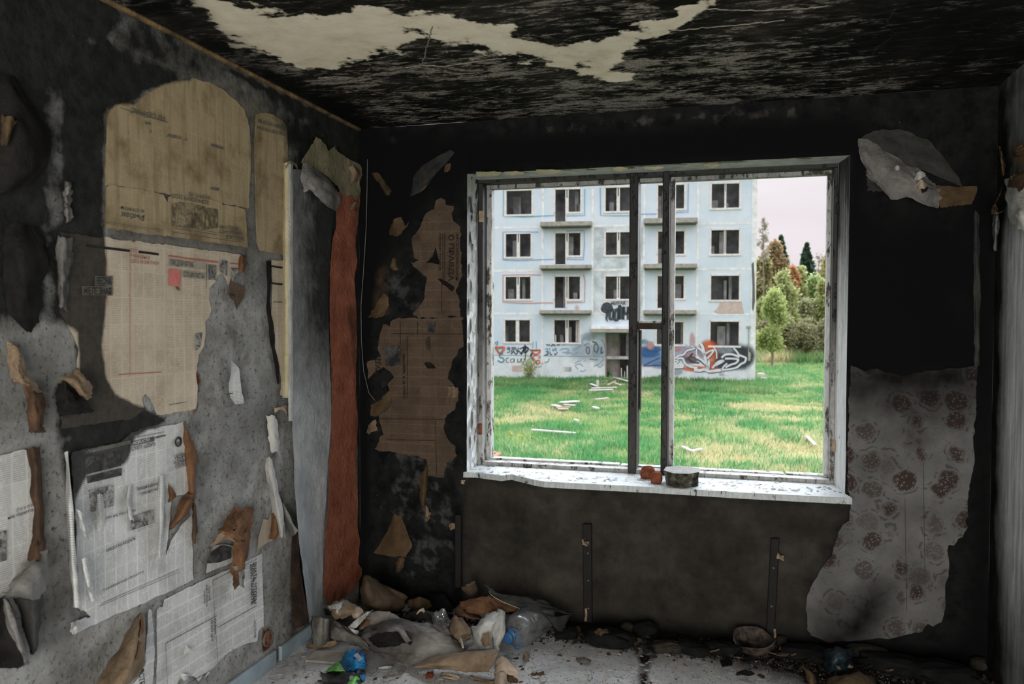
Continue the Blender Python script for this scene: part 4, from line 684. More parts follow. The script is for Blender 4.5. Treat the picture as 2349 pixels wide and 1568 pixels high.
# far left scorched tears
for i, (G, mt, lb) in enumerate([
    ([[(-30, 168, .01), (15, 168, .03), (40, 178, .01)], [(-30, 250, .01), (45, 250, .06), (88, 255, .02)], [(-30, 320, .01), (60, 320, .07), (118, 312, .02)], [(-30, 390, .01), (50, 385, .06), (112, 370, .03)], [(-30, 450, .01), (20, 440, .04), (70, 420, .01)]], MAT_CHAR, 'charred paper sheet bulging highest on the wall at the left margin'),
    ([[(12, 515, .01), (50, 512, .03), (90, 520, .01)], [(10, 580, .01), (56, 580, .06), (104, 580, .02)], [(12, 650, .01), (58, 650, .06), (104, 650, .02)], [(20, 715, .01), (58, 720, .05), (96, 715, .02)], [(46, 745, .01), (66, 765, .03), (82, 748, .01)]], MAT_CHAR, 'charred paper tongue at mid height near the left margin'),
    ([[(18, 780, .01), (30, 790, .03), (45, 800, .02)], [(24, 830, .02), (45, 850, .07), (62, 862, .05)], [(30, 868, .03), (62, 880, .09), (86, 890, .06)], [(32, 875, .03), (70, 890, .10), (104, 905, .05)]], MAT_CARD, 'tan rolled paper lip under the mid charred tongue at the left margin'),
    ([[(50, 880, .02), (75, 884, .06), (98, 900, .03)], [(60, 920, .02), (80, 920, .06), (104, 925, .03)], [(64, 960, .02), (80, 965, .05), (100, 970, .03)], [(66, 990, .02), (84, 992, .03), (106, 988, .02)]], MAT_BROWN_DK, 'brown paper tongue hanging below the tan rolled lip at the left margin'),
    ([[(134, 868, .01), (160, 858, .03), (180, 846, .02)], [(148, 872, .02), (180, 880, .08), (188, 858, .05)], [(168, 890, .03), (196, 905, .10), (204, 880, .06)], [(196, 910, .03), (206, 914, .06), (212, 902, .03)]], MAT_CARD, 'cream folded paper lip over a sooty hollow on the blackened sheet'),
    ([[(134, 880, .008), (150, 875, .03), (165, 890, .02)], [(132, 920, .008), (160, 925, .05), (196, 918, .03)], [(135, 955, .008), (170, 950, .04), (214, 945, .02)]], MAT_CHAR, 'blackened paper pocket beneath the cream folded lip'),
    ([[(150, 420, .004), (157, 420, .03), (164, 425, .006)], [(148, 460, .004), (154, 460, .035), (163, 462, .006)], [(153, 508, .004), (157, 510, .025), (164, 506, .006)]], MAT_PALE_SM, 'thin pale curl left of the yellowed upside down newspaper'),
    ([[(133, 540, .004), (150, 542, .03), (166, 545, .006)], [(132, 620, .004), (146, 620, .035), (160, 620, .006)], [(133, 700, .004), (142, 705, .025), (152, 716, .006)]], MAT_PALE_SM, 'long smoky paper ridge down the left side of the widest sheet'),
]):
    h = patch('torn_paper', 'L', G, mt, None, (20, 14), .005, .006, 60+i, soot=[.1, .1, .2, .3, .1, .2, .35, .4][i], label=lb, cat='torn paper')
    if i == 0: patch('scorched_tatter', 'L', [[(2, 262, .05), (24, 268, .085), (40, 276, .07)], [(6, 290, .05), (20, 288, .085), (32, 290, .07)], [(2, 330, .05), (12, 332, .07), (20, 330, .06)]], MAT_OCHRE, h, (8, 8), .003, .008, 61, soot=.3)
# ------------------------------------------------------------------ grey wallpaper, its curled edge, the red strip
g = []
for y, lx, rx, o0, o1 in [(388, 672, 762, .035, .004), (470, 672, 766, .03, .004), (600, 672, 756, .03, .004), (760, 672, 755, .03, .004), (880, 672, 758, .03, .004), (975, 671, 759, .03, .004), (1080, 674, 752, .04, .004), (1180, 680, 745, .06, .004), (1270, 689, 742, .085, .004), (1350, 700, 740, .11, .004), (1428, 708, 738, .12, .004)]:
    g.append([(lx, y, o0), (lx+(rx-lx)*.25, y, o0*.55), (lx+(rx-lx)*.5, y, .010), (lx+(rx-lx)*.78, y, .006), (rx, y-(20 if y > 1400 else 0), o1)])
gp = [[to2('L', q[0], q[1], q[2]) for q in r_] for r_ in g]; A_ = np.swapaxes(cr(np.swapaxes(cr(np.array(gp), 60), 0, 1), 20), 0, 1).reshape(-1, 2)
GW = patch('grey_wallpaper', 'L', g, MAT_GREYPAPER, None, (60, 20), .002, .002, 71, attrs={'soot': mask('L', A_, [SOOT['L'][5], SOOT['L'][2]])}, label='grey wallpaper strip paling downward with a loose lower left edge', cat='wallpaper')
patch('curled_edge', 'L', [[(650, 374, .006), (655, 373, .026), (662, 372, .036)]]+[[(649.5, y, .006), (655, y, .028), (661.5, y, .038)] for y in (450, 600, 750)]+[[(648, 912, .006), (655, 912, .028), (661.5, 912, .036)]], MAT_CREAM, GW, (40, 8), .0015, .001, 72, soot=0)
patch('curled_edge', 'L', [[(661.5, y, .038), (667, y, .040), (672.5, y, .034)] for y in (372, 500, 650, 800, 900, 965)], MAT_PALE, GW, (40, 6), .001, .001, 73, soot=0)
patch('curled_edge', 'L', [[(654, 380, .03), (666, 368, .045), (681, 377, .03)], [(655, 388, .03), (667, 374, .05), (686, 392, .03)]], MAT_CREAM_DK, GW, (5, 9), .001, .001, 74, soot=0)
patch('torn_foot', 'L', [[(629, 936, .006), (640, 933, .02), (652, 930, .02), (661, 928, .02)], [(630, 947, .01), (642, 940, .03), (655, 945, .035), (662, 962, .03)]], MAT_CARD_LT, GW, (6, 12), .002, .002, 75, soot=0)
dk = MB()
patch('gap_shade_sheet', 'L', [[(672, 1225, .004), (680, 1222, .04), (684, 1222, .06)], [(668, 1300, .004), (682, 1300, .05), (690, 1298, .08)], [(668, 1380, .004), (688, 1380, .06), (701, 1378, .11)], [(676, 1440, .004), (694, 1436, .06), (708, 1430, .12)]], MAT_BROWN_DK, GW, (18, 8), .003, .002, 76, soot=.55)  # added dark sheet, paints the shade in the gap behind the loose edge
for cx_, cy_ in ((710, 1332), (716, 1165), (730, 1240)):
    mb = MB(); c0 = [PP('L', cx_+10*math.cos(t), cy_+26*math.sin(t), .05 if cx_ == 710 else .022) for t in np.linspace(0, 2*math.pi, 25)]; mb.tube(c0, .0012, 4)
    if cx_ == 710:
        mb.tube([PP('L', cx_+7*math.cos(t), cy_+21*math.sin(t), .05) for t in np.linspace(0, 2*math.pi, 25)], .001, 4); mb.obj('embossed_oval', MAT_PALE_SM, GW, attrs={'soot': [0]*len(mb.v)})
rs = sheet('red_strip', 'L', [(768, 440), (822, 440), (820, 500), (812, 560), (816, 600), (808, 640), (813, 700), (816, 800), (812, 900), (818, 960), (814, 1060), (818, 1130), (815, 1200), (823, 1240), (817, 1290), (831, 1310), (815, 1340), (792, 1366), (748, 1386), (738, 1360), (742, 1250), (750, 1130), (752, 1050), (757, 1010), (757, 900), (753, 750), (752, 640), (758, 560), (768, 520)], MAT_RED, None, .006, .006, .02, .004, seed=41, label='rust red painted strip running down the wall in the corner', cat='paint layer', soot=0.)
so = np.zeros(len(rs.data.vertices)); A_ = np.array([(v.co.y+ORI[rs.name][1], v.co.z+ORI[rs.name][2]) for v in rs.data.vertices])
so = mask('L', A_, pm('L', [([(790, 700), (820, 690), (820, 850), (805, 850)], .6, .06), ([(800, 420), (830, 420), (828, 620), (808, 600)], .5, .06), ([(806, 860), (825, 860), (825, 1100), (808, 1080)], .5, .05), ([(760, 1340), (800, 1330), (790, 1400), (740, 1400)], .5, .1)]))
rs.data.attributes['soot'].data.foreach_set('value', so.astype(np.float32))
cf = sheet('hanging_wallpaper', 'L', [(684, 372), (700, 345), (716, 313), (728, 322), (741, 334), (745, 346), (757, 337), (770, 350), (793, 362), (803, 370), (819, 377), (829, 398), (816, 412), (820, 440), (812, 462), (800, 450), (778, 446), (768, 428), (740, 402), (715, 386)], MAT_CREAM_DK, None, .012, .01, .02, .005, seed=43, soot=.05, label='torn smoky cream wallpaper hanging over the top of the red strip', cat='wallpaper')
patch('hanging_flap', 'L', [[(696, 372, .02), (716, 382, .03), (742, 398, .03), (766, 424, .02)], [(690, 400, .03), (718, 405, .08), (748, 420, .085), (774, 440, .03)], [(694, 420, .03), (718, 430, .09), (752, 448, .09), (779, 462, .04)], [(697, 441, .03), (716, 440, .07), (744, 468, .08), (772, 486, .04)]], MAT_PALE_SM, cf, (16, 20), .005, .004, 77, soot=0.)
patch('torn_lip', 'L', [[(800, 384, .015), (812, 378, .03), (826, 392, .015)], [(806, 400, .015), (818, 396, .04), (830, 408, .015)], [(802, 426, .012), (812, 416, .03), (826, 420, .012)]], MAT_CARD, cf, (8, 8), .003, .004, 78, soot=.25)
patch('torn_lip', 'L', [[(806, 470, .01), (815, 462, .02), (820, 470, .01)], [(802, 482, .01), (812, 480, .03), (818, 484, .01)]], MAT_CARD, cf, (6, 6), .003, .004, 79, soot=.15)
# rusted socket box
jb = MB(); c0 = PP('L', 613, 1464, 0)
ringp = [(math.cos(t), math.sin(t)) for t in np.linspace(0, 2*math.pi, 20)[:-1]]
V = [(.001, c0[1]+.034*a, c0[2]+.034*b) for a, b in ringp]+[(.008, c0[1]+.033*a, c0[2]+.033*b) for a, b in ringp]+[(.008, c0[1]+.028*a, c0[2]+.028*b) for a, b in ringp]+[(.002, c0[1]+.026*a, c0[2]+.026*b) for a, b in ringp]; k = len(ringp)
Fs = [(r_*k+i, r_*k+(i+1) % k, (r_+1)*k+(i+1) % k, (r_+1)*k+i) for r_ in range(3) for i in range(k)]
jo = obj('socket_box', V, Fs, MAT_PALE_SM, attrs={'soot': [.36]*len(V)}, label='round open socket box with rust inside, low on the left wall', cat='socket box')
sb2 = bmesh.new(); bmesh.ops.create_icosphere(sb2, subdivisions=3, radius=1); SPH = (np.array([v.co for v in sb2.verts]), [tuple(v.index for v in f.verts) for f in sb2.faces]); sb2.free()
obj('rust_crust', np.array([.005, c0[1], c0[2]])+SPH[0]*np.array([.004, .022, .025])*(1+.25*RNG.normal(0, 1, (len(SPH[0]), 1)).clip(-1, 1)), SPH[1], MAT_RUST, jo)
# ------------------------------------------------------------------ front wall, left of the window
f1 = np_sheet([(979, 487), (998, 478), (1002, 458), (1010, 452), (1020, 455), (1025, 473), (1044, 472), (1038, 490), (1040, 505), (1050, 512), (1057, 522), (1060, 636), (1052, 650), (1048, 665), (1054, 690), (1058, 725), (1012, 728), (963, 729), (946, 717), (966, 702), (975, 679), (979, 634), (949, 611), (944, 600), (970, 600), (982, 596), (985, 588), (994, 578), (999, 562), (1002, 580), (1006, 600), (975, 604), (950, 590), (945, 558), (946, 541), (963, 524)], MAT_NP_BROWN, 'browned newspaper set sideways with its masthead facing the window frame', 90, 'browned newspapers left of the window', 'F', base=.004, rag=.008, seed=45, soot=.22)
for s, a, b, t in [('МОСКОВСКАЯ', (1046, 536), (1045.5, 643), (1052, 536)), ('ПРАВДА', (1030, 558), (1029, 645), (1041, 558)), ('ГРОЗИТ ГОЛОД', (1007, 536), (1007, 620), (1011, 536))]: text(s, 'F', a, b, t, MAT_INK_BROWN, f1, .012, .03)
flat('F', [(1035+7*math.cos(t), 545+7*math.sin(t)) for t in a_], MAT_INK_BROWN, f1, .012, 'emblem'); flat('F', [(1035+3.5*math.cos(t), 545+3.5*math.sin(t)) for t in a_], MAT_NP_BROWN, f1, .0135, 'emblem')
for a, b in [((1016, 536), (1016, 640)), ((1020, 536), (1020, 642)), ((1013, 640), (1013, 715))]: rule('F', a, b, .003, MAT_INK_BROWN, f1, .012)
for G in [[[(1004, 640, .004), (1012, 640, .02), (1020, 645, .006)], [(1016, 652, .006), (1026, 648, .03), (1036, 655, .01)], [(1036, 668, .004), (1040, 664, .015), (1042, 658, .006)]], [[(976, 604, .005), (990, 590, .03), (1000, 566, .01)], [(982, 602, .006), (996, 596, .035), (1004, 590, .012)], [(998, 604, .004), (1004, 606, .015), (1010, 604, .006)]]]: patch('charred_tear', 'F', G, MAT_CHAR, f1, (8, 8), .003, .005, 90)
f2 = np_sheet([(902, 732), (915, 730), (1003, 729), (1010, 727), (1063, 728), (1063, 795), (1055, 800), (1048, 815), (1040, 830), (1028, 866), (1053, 899), (1050, 915), (1047, 936), (1024, 949), (1020, 982), (1030, 1005), (1044, 1020), (1049, 1044), (1026, 1061), (1018, 1094), (982, 1091), (980, 1052), (937, 1042), (862, 1031), (872, 1005), (879, 994), (870, 950), (854, 950), (854, 932), (895, 896), (889, 878), (908, 865), (895, 852), (883, 841), (862, 850), (846, 866), (844, 829), (874, 818), (868, 800), (870, 775), (879, 746), (895, 748)], MAT_NP_BROWN, 'largest browned newspaper left of the window, set sideways with a dark picture', 90, 'browned newspapers left of the window', 'F', base=.005, rag=.008, seed=47, soot=.22)
for s, a, b, t in [('Ответы Ю. В. Андропова', (930, 914), (928, 812), (924, 914)), ('РУД', (872, 858), (872, 822), (861, 857)), ('ПОЛЕЗНЫЙ', (987, 802), (986, 772), (982, 802)), ('СОВЕТ', (980, 800), (980, 776), (977, 800))]: text(s, 'F', a, b, t, MAT_INK_BROWN, f2, .013, .03)
flat('F', [(885, 794), (918, 794), (918, 840), (884, 840)], MAT_PHOTO_DK, f2, .012, 'halftone_picture'); flat('F', [(980, 740), (1000, 737), (998, 764), (980, 760)], MAT_PHOTO_DK, f2, .012, 'halftone_picture')
for a, b in [((934, 772), (934, 912)), ((918, 738), (918, 792)), ((958, 738), (958, 764)), ((900, 765), (1060, 766)), ((870, 960), (1046, 962)), ((999, 962), (1001, 1090)), ((885, 1008), (998, 1010))]: rule('F', a, b, .003, MAT_INK_BROWN, f2, .012)
patch('charred_tear', 'F', [[(974, 834, .004), (984, 830, .02), (996, 838, .006)], [(978, 842, .006), (988, 846, .025), (1000, 844, .008)]], MAT_CHAR, f2, (6, 8), .003, .005, 91)
patch('torn_scrap', 'F', [[(1028, 888, .01), (1040, 885, .03), (1050, 890, .012)], [(1026, 912, .01), (1040, 912, .035), (1050, 908, .012)]], MAT_CARD, f2, (6, 8), .003, .004, 92, soot=.35)
f3 = patch('torn_paper', 'F', [[(858, 706, .004), (868, 690, .015), (880, 668, .004)], [(850, 722, .006), (872, 715, .03), (892, 690, .008)], [(842, 728, .004), (860, 728, .02), (880, 726, .006)]], MAT_OCHRE, None, (12, 10), .004, .006, 93, soot=.25, label='scorched ochre paper piece left above the largest browned newspaper', cat='torn paper')
for i, (G, mt, lb, st) in enumerate([
    ([[(850, 930, .006), (880, 912, .03), (893, 895, .006)], [(850, 950, .01), (872, 945, .04), (897, 925, .02)], [(852, 955, .004), (866, 952, .02), (884, 940, .01)]], MAT_OCHRE, 'ochre curled scrap at the left edge of the largest browned newspaper', .05),
    ([[(842, 984, .004), (852, 966, .012), (862, 962, .004)], [(844, 998, .006), (856, 990, .02), (866, 988, .006)]], MAT_CARD, 'tiny tan printed scrap below the ochre curled scrap', .2),
    ([[(852, 397, .004), (866, 396, .02), (880, 410, .006)], [(872, 425, .006), (880, 430, .03), (896, 432, .008)], [(884, 446, .004), (890, 448, .012), (898, 440, .004)]], MAT_OCHRE, 'dim ochre scrap highest beside the room corner', .5),
    ([[(950, 400, .004), (985, 370, .02), (1030, 345, .004)], [(945, 425, .006), (985, 400, .04), (1040, 355, .01)], [(940, 450, .004), (962, 440, .03), (985, 415, .006)]], MAT_CHAR_GR, 'smoky paper flap high on the left of the window', .45),
    ([[(956, 440, .006), (972, 425, .03), (984, 412, .006)], [(958, 445, .004), (970, 436, .02), (986, 418, .006)]], MAT_OCHRE, 'thin ochre torn edge under the smoky flap', .1),
    ([[(1018, 385, .004), (1026, 376, .012), (1034, 374, .004)], [(1020, 396, .004), (1028, 392, .012), (1034, 384, .004)]], MAT_OCHRE, 'tiny ochre scrap right of the smoky flap', .2),
    ([[(895, 518, .004), (905, 502, .03), (920, 498, .006)], [(896, 538, .006), (912, 535, .04), (932, 520, .01)], [(902, 540, .004), (918, 540, .02), (938, 508, .004)]], MAT_OCHRE, 'curled ochre scrap left of the sideways masthead', .4),
    ([[(896, 610, .004), (901, 594, .02), (906, 590, .004)], [(896, 616, .004), (906, 620, .02), (914, 618, .004)]], MAT_OCHRE, 'small upright ochre scrap between corner and sideways masthead', .3),
    ([[(962, 1090, .004), (974, 1075, .03), (982, 1055, .006)], [(964, 1120, .004), (972, 1120, .03), (980, 1120, .006)], [(962, 1160, .004), (970, 1160, .03), (978, 1160, .006)]], MAT_OCHRE, 'ochre paper strip hanging under the largest browned newspaper', .25),
    ([[(973, 1150, .006), (978, 1160, .03), (984, 1168, .01)], [(974, 1185, .008), (980, 1182, .04), (988, 1176, .015)], [(974, 1196, .006), (978, 1194, .02), (984, 1188, .01)]], MAT_CARD, 'small tan curl at the foot of the hanging ochre strip', .1),
    ([[(902, 1175, .004), (910, 1180, .015), (920, 1180, .004)], [(890, 1215, .01), (912, 1215, .05), (930, 1210, .015)], [(870, 1250, .015), (904, 1255, .07), (946, 1250, .02)], [(856, 1268, .015), (896, 1275, .06), (930, 1276, .03)]], MAT_OCHRE, 'ochre bell-shaped paper flap low between corner and window', .05),
    ([[(912, 1280, .006), (920, 1278, .03), (928, 1280, .01)], [(908, 1300, .006), (916, 1302, .03), (924, 1300, .01)], [(910, 1312, .004), (914, 1312, .01), (920, 1308, .004)]], MAT_OCHRE, 'narrow ochre tongue under the bell-shaped flap', .2),
    ([[(1057, 1102, .004), (1062, 1100, .012), (1067, 1102, .004)], [(1060, 1110, .004), (1063, 1110, .012), (1065, 1108, .004)]], MAT_CARD_LT, 'tiny pale chip of paper below the left end of the window sill', 0),
    ([[(1032, 1200, .004), (1038, 1198, .02), (1045, 1202, .006)], [(1030, 1212, .006), (1036, 1214, .03), (1046, 1212, .01)]], MAT_CARD, 'crumpled tan scrap left of the narrowest black strap', .2),
]): patch('torn_paper', 'F', G, mt, None, (12, 10), .004, .005, 100+i, soot=st, label=lb, cat='torn paper')
ch = MB(); ch.tube([PP('F', x, y, .03) for x, y in [(843, 365), (842, 430), (840, 520), (834, 620), (828, 700), (829, 780), (834, 850), (846, 900), (860, 918)]], .0022, 5); ch.obj('hanging_wire', MAT_WIRE, label='thin grey wire hanging down beside the room corner', cat='wire')
# ------------------------------------------------------------------ front wall, under and right of the window
for i, (px, y0, y1, w, sl, lb) in enumerate([(1053, 1178, 1345, 14, 0, 'narrow black radiator strap under the left end of the sill'), (1348, 1199, 1425, 20, 2, 'black radiator strap in the middle under the sill with a pale rusty hook'), (1778, 1232, 1466, 20, -12, 'black radiator strap under the right end of the sill, leaning')]):
    a, b, c_, d_ = PP('F', px-w/2, y0, 0), PP('F', px+w/2, y0, 0), PP('F', px+w/2+sl, y1, 0), PP('F', px-w/2+sl, y1, 0); t = np.array([0, -.018, 0])
    o = obj('radiator_strap', [d_, c_, c_+t, d_+t, a, b, b+t, a+t], BOXF, MAT_IRON, label=lb, cat='radiator strap', group='radiator straps under the window'); bevel(o, .003)
    if i:
        hx, hy = (1344, 1240) if i == 1 else (1790, 1272)
        q = PP('F', hx, hy, .02); mb = MB()
        mb.tube([q+np.array(p)*.9 for p in [(-.012, 0, .01), (-.012, -.035, .012), (-.004, -.05, .0), (.012, -.045, -.012), (.014, -.02, -.016)]], .005, 6).box(q[0]-.016, q[0]+.016, q[1]-.006, q[1], q[2]-.018, q[2]-.002)
        mb.obj('hook', MAT_RUSTP, o)
        for yy in ((1268, 1331, 1395) if i == 1 else (1302, 1390)):
            s_ = PP('F', px+sl*(yy-y0)/(y1-y0), yy, .019); obj('rivet', s_+SPH[0]*.0055, SPH[1], MAT_WIRE, o)
        lx, ly = (1344, 1395) if i == 1 else (1777, 1442)
        m2 = MB(); m2.tube([PP('F', lx, ly, .022), PP('F', lx+1, ly+14, .03), PP('F', lx-1, ly+28, .028)], .006, 6); m2.obj('rust_peg', MAT_RUSTP, o)
wp = sheet('floral_wallpaper', 'F', [(1950, 835), (1985, 850), (2010, 845), (2060, 860), (2130, 850), (2240, 838), (2238, 920), (2232, 1000), (2232, 1060), (2222, 1120), (2218, 1180), (2212, 1192), (2218, 1208), (2206, 1228), (2196, 1232), (2186, 1250), (2176, 1248), (2170, 1262), (2177, 1290), (2174, 1320), (2166, 1345), (2168, 1400), (2160, 1425), (2140, 1434), (2128, 1428), (2114, 1446), (2080, 1452), (2040, 1462), (2000, 1462), (1960, 1466), (1900, 1470), (1862, 1455), (1852, 1440), (1849, 1380), (1852, 1360), (1875, 1320), (1882, 1304), (1905, 1275), (1920, 1230), (1925, 1215), (1945, 1190), (1950, 1160), (1944, 1120), (1943, 1060)], MAT_FLORAL, None, .008, .008, .025, .005, seed=51, label='stained floral wallpaper sheet right of the window, loose along its lower edges', cat='wallpaper', soot=0.)
A_ = np.array([(v.co.x+ORI[wp.name][0], v.co.z+ORI[wp.name][2]) for v in wp.data.vertices])
wp.data.attributes['soot'].data.foreach_set('value', mask('F', A_, pm('F', [([(1900, 780), (2300, 780), (2260, 930), (2050, 960), (1930, 930)], .95, .30), ([(1930, 1480), (1895, 1470), (1920, 1420), (1960, 1370), (2000, 1330), (2040, 1350), (2030, 1420), (2010, 1480)], 1., .14), ([(1840, 1400), (1900, 1380), (1900, 1500), (1840, 1500)], .6, .12)])).astype(np.float32))
rule('F', (2076, 1143), (2080, 1400), .0012, MAT_INK_BROWN, wp, .013); rule('F', (2118, 1060), (2122, 1330), .0012, MAT_INK_BROWN, wp, .013)
w2 = patch('hanging_wallpaper', 'F', [[(1967, 318, .01), (1996, 322, .02), (2040, 352, .03), (2090, 376, .03), (2125, 405, .02), (2140, 420, .01)], [(1970, 345, .02), (2000, 370, .06), (2045, 385, .09), (2085, 400, .09), (2120, 418, .06), (2150, 430, .02)], [(1985, 388, .02), (2015, 405, .07), (2050, 420, .11), (2085, 425, .10), (2125, 435, .08), (2165, 440, .03)], [(1988, 405, .02), (2020, 432, .06), (2045, 458, .09), (2082, 452, .09), (2120, 470, .08), (2155, 478, .03)]], MAT_PALE_SM, None, (22, 30), .005, .005, 121, soot=.12, label='smoky grey wallpaper flap hanging by the upper right corner of the window', cat='wallpaper')
patch('smoked_backing', 'F', [[(1972, 318, .004), (2010, 300, .012), (2070, 300, .012), (2130, 320, .006)], [(1990, 330, .01), (2040, 335, .03), (2100, 350, .03), (2180, 380, .01)], [(2020, 350, .012), (2080, 375, .035), (2140, 400, .03), (2210, 430, .01)]], MAT_CHAR_GR, w2, (14, 20), .004, .005, 122, soot=.3)
patch('torn_end', 'F', [[(2140, 425, .02), (2180, 427, .03), (2240, 428, .01)], [(2150, 455, .04), (2190, 452, .05), (2238, 450, .02)], [(2156, 477, .03), (2190, 472, .04), (2228, 468, .015)]], MAT_OCHRE, w2, (10, 14), .004, .004, 123, soot=.3)
patch('torn_lip', 'F', [[(2098, 405, .08), (2110, 392, .10), (2122, 398, .08)], [(2096, 415, .09), (2110, 412, .12), (2124, 402, .09)]], MAT_PALE, w2, (8, 8), .002, .003, 124, soot=.05)
patch('torn_lip', 'F', [[(2100, 425, .09), (2112, 412, .12), (2126, 424, .10)], [(2102, 434, .09), (2116, 432, .13), (2128, 434, .10)]], MAT_CARD_LT, w2, (8, 8), .002, .003, 125, soot=.05)
patch('torn_lip', 'F', [[(2112, 434, .10), (2122, 430, .12), (2128, 428, .1)], [(2116, 442, .1), (2124, 440, .12), (2128, 434, .1)]], MAT_CHAR, w2, (5, 5), .001, .002, 126)
patch('torn_lip', 'F', [[(2052, 384, .09), (2058, 380, .10), (2064, 384, .09)], [(2053, 389, .09), (2058, 391, .10), (2064, 388, .09)]], MAT_PALE, w2, (5, 5), .001, .002, 127, soot=.1)
for i, (G, mt, lb) in enumerate([
    ([[(1984, 388, .006), (1992, 395, .015), (2000, 410, .006)], [(1990, 420, .006), (2005, 425, .02), (2022, 428, .006)], [(1992, 436, .004), (2006, 438, .015), (2026, 440, .004)]], MAT_CHAR_GR, 'ragged dark paper tatter beneath the smoky grey wallpaper flap'),
    ([[(2236, 485, .004), (2241, 484, .012), (2247, 490, .004)], [(2234, 620, .004), (2240, 620, .015), (2247, 620, .004)], [(2236, 760, .004), (2242, 760, .015), (2248, 760, .004)], [(2234, 840, .004), (2239, 840, .012), (2245, 840, .004)]], MAT_CHAR_GR, 'long narrow torn paper edge beside the right room corner'),
]): patch('torn_paper', 'F', G, mt, None, (26, 8), .004, .008, 130+i, soot=.3, label=lb, cat='torn paper')
# right wall tatters
w3 = patch('hanging_wallpaper', 'R', [[(2306, 412, .03), (2318, 405, .05), (2332, 400, .05), (2370, 398, .03)], [(2308, 455, .04), (2322, 455, .09), (2338, 460, .10), (2380, 460, .05)], [(2312, 492, .04), (2326, 490, .10), (2344, 495, .12), (2384, 500, .06)], [(2320, 510, .04), (2332, 516, .09), (2343, 528, .10), (2384, 530, .06)]], MAT_PALE, None, (18, 18), .005, .005, 140, soot=.22, label='pale greenish wallpaper flap hanging from the right wall', cat='wallpaper')
patch('scorched_top', 'R', [[(2334, 395, .04), (2344, 388, .05), (2370, 380, .03)], [(2318, 405, .045), (2332, 402, .07), (2370, 405, .05)], [(2310, 430, .05), (2328, 430, .09), (2336, 440, .10)]], MAT_OCHRE, w3, (10, 10), .004, .004, 141, soot=.05)
for i, (G, mt, lb) in enumerate([
    ([[(2300, 425, .02), (2296, 440, .05), (2290, 455, .03)], [(2288, 460, .03), (2284, 465, .07), (2280, 470, .03)], [(2272, 478, .02), (2276, 484, .06), (2284, 488, .03)]], MAT_OCHRE, 'twisted ochre paper ribbon in the right room corner'),
    ([[(2270, 484, .02), (2280, 470, .05), (2288, 476, .03)], [(2274, 490, .02), (2284, 488, .06), (2292, 486, .03)], [(2290, 490, .02), (2296, 488, .04), (2304, 484, .02)]], MAT_CARD, 'tan paper knot under the twisted ribbon in the right corner'),
    ([[(2278, 492, .02), (2285, 492, .04), (2292, 492, .02)], [(2278, 530, .02), (2284, 530, .04), (2290, 530, .02)], [(2278, 575, .01), (2282, 575, .03), (2286, 575, .01)]], MAT_PALE_SM, 'grey paper tail hanging below the knot in the right corner'),
    ([[(2291, 335, .01), (2294, 335, .03), (2297, 340, .01)], [(2295, 370, .01), (2299, 370, .04), (2303, 372, .01)], [(2299, 400, .01), (2302, 402, .03), (2305, 400, .01)]], MAT_OCHRE, 'slim brownish paper curl above the twisted ribbon'),
    ([[(2322, 345, .004), (2330, 338, .03), (2345, 330, .01)], [(2322, 358, .006), (2334, 360, .04), (2350, 352, .01)]], MAT_OCHRE, 'rounded ochre paper bulge highest on the right wall'),
]): patch('torn_paper', 'R', G, mt, None, (14, 9), .003, .004, 150+i, soot=.15, label=lb, cat='torn paper')
# ------------------------------------------------------------------ on the sill
def rock(name, c, s, m, seed, rough=.16, sub=3, parent=None, flat_top=None, rot=0., **k):
    V = SPH[0].copy(); d = 1+rough*np.array([fnoise(v[0]*2.1+seed, v[1]*2.1+v[2]*1.7, seed, 4) for v in V])*2.4
    V = V*d[:, None]; V = np.sign(V)*np.abs(V)**.8; V = V*(1+rough*.5*RNG.normal(0, .5, (len(V), 1)).clip(-1, 1)*.35)
    if flat_top: V[:, 2] = np.minimum(V[:, 2], flat_top)
    V[:, 2] = np.maximum(V[:, 2], -.72); V = V*np.array(s); cz, sz_ = math.cos(rot), math.sin(rot); V[:, :2] = V[:, :2]@np.array([[cz, sz_], [-sz_, cz]])
    V[:, 2] -= V[:, 2].min(); return obj(name, V+np.array(c), SPH[1], m, parent, smooth=False, **k)
def on(px, py, z): return P(px, py, 'z', z)
q = on(1484, 1098, SZ); rock('brick_fragment', q+(0, .02, 0), (.036, .03, .036), MAT_BRICK, 3, label='red brick fragment on the sill, left and larger of the two', cat='brick fragment', group='brick fragments on the sill')
q = on(1505, 1108, SZ); rock('brick_fragment', q+(0, .012, 0), (.03, .026, .032), MAT_BRICK, 8, label='red brick fragment on the sill touching the concrete chunk', cat='brick fragment', group='brick fragments on the sill')
tp, bt = [(1522, 1078), (1528, 1070), (1560, 1067), (1604, 1073), (1605, 1082), (1580, 1086), (1545, 1085)], None
zt_ = SZ+.068; T = [on(x, y, zt_) for x, y in tp]; cen = np.mean(T, 0); B = [np.array([cen[0]+(t[0]-cen[0])*s, cen[1]+(t[1]-cen[1])*s, SZ]) for t, s in zip(T, [.86, .9, .95, .97, .93, .9, .86])]
bmq = bmesh.new(); tv = [bmq.verts.new(p) for p in T]; bv = [bmq.verts.new(p) for p in B]; k = len(tv)
bmq.faces.new(tv); bmq.faces.new(bv[::-1])
for i in range(k): bmq.faces.new((tv[i], bv[i], bv[(i+1) % k], tv[(i+1) % k]))
bmesh.ops.recalc_face_normals(bmq, faces=bmq.faces); bmesh.ops.triangulate(bmq, faces=bmq.faces); bmesh.ops.subdivide_edges(bmq, edges=bmq.edges, cuts=4, use_grid_fill=True)
CV = np.array([v.co for v in bmq.verts]); CF = [tuple(v.index for v in f.verts) for f in (bmq.verts.index_update() or bmq.faces)]; bmq.free()
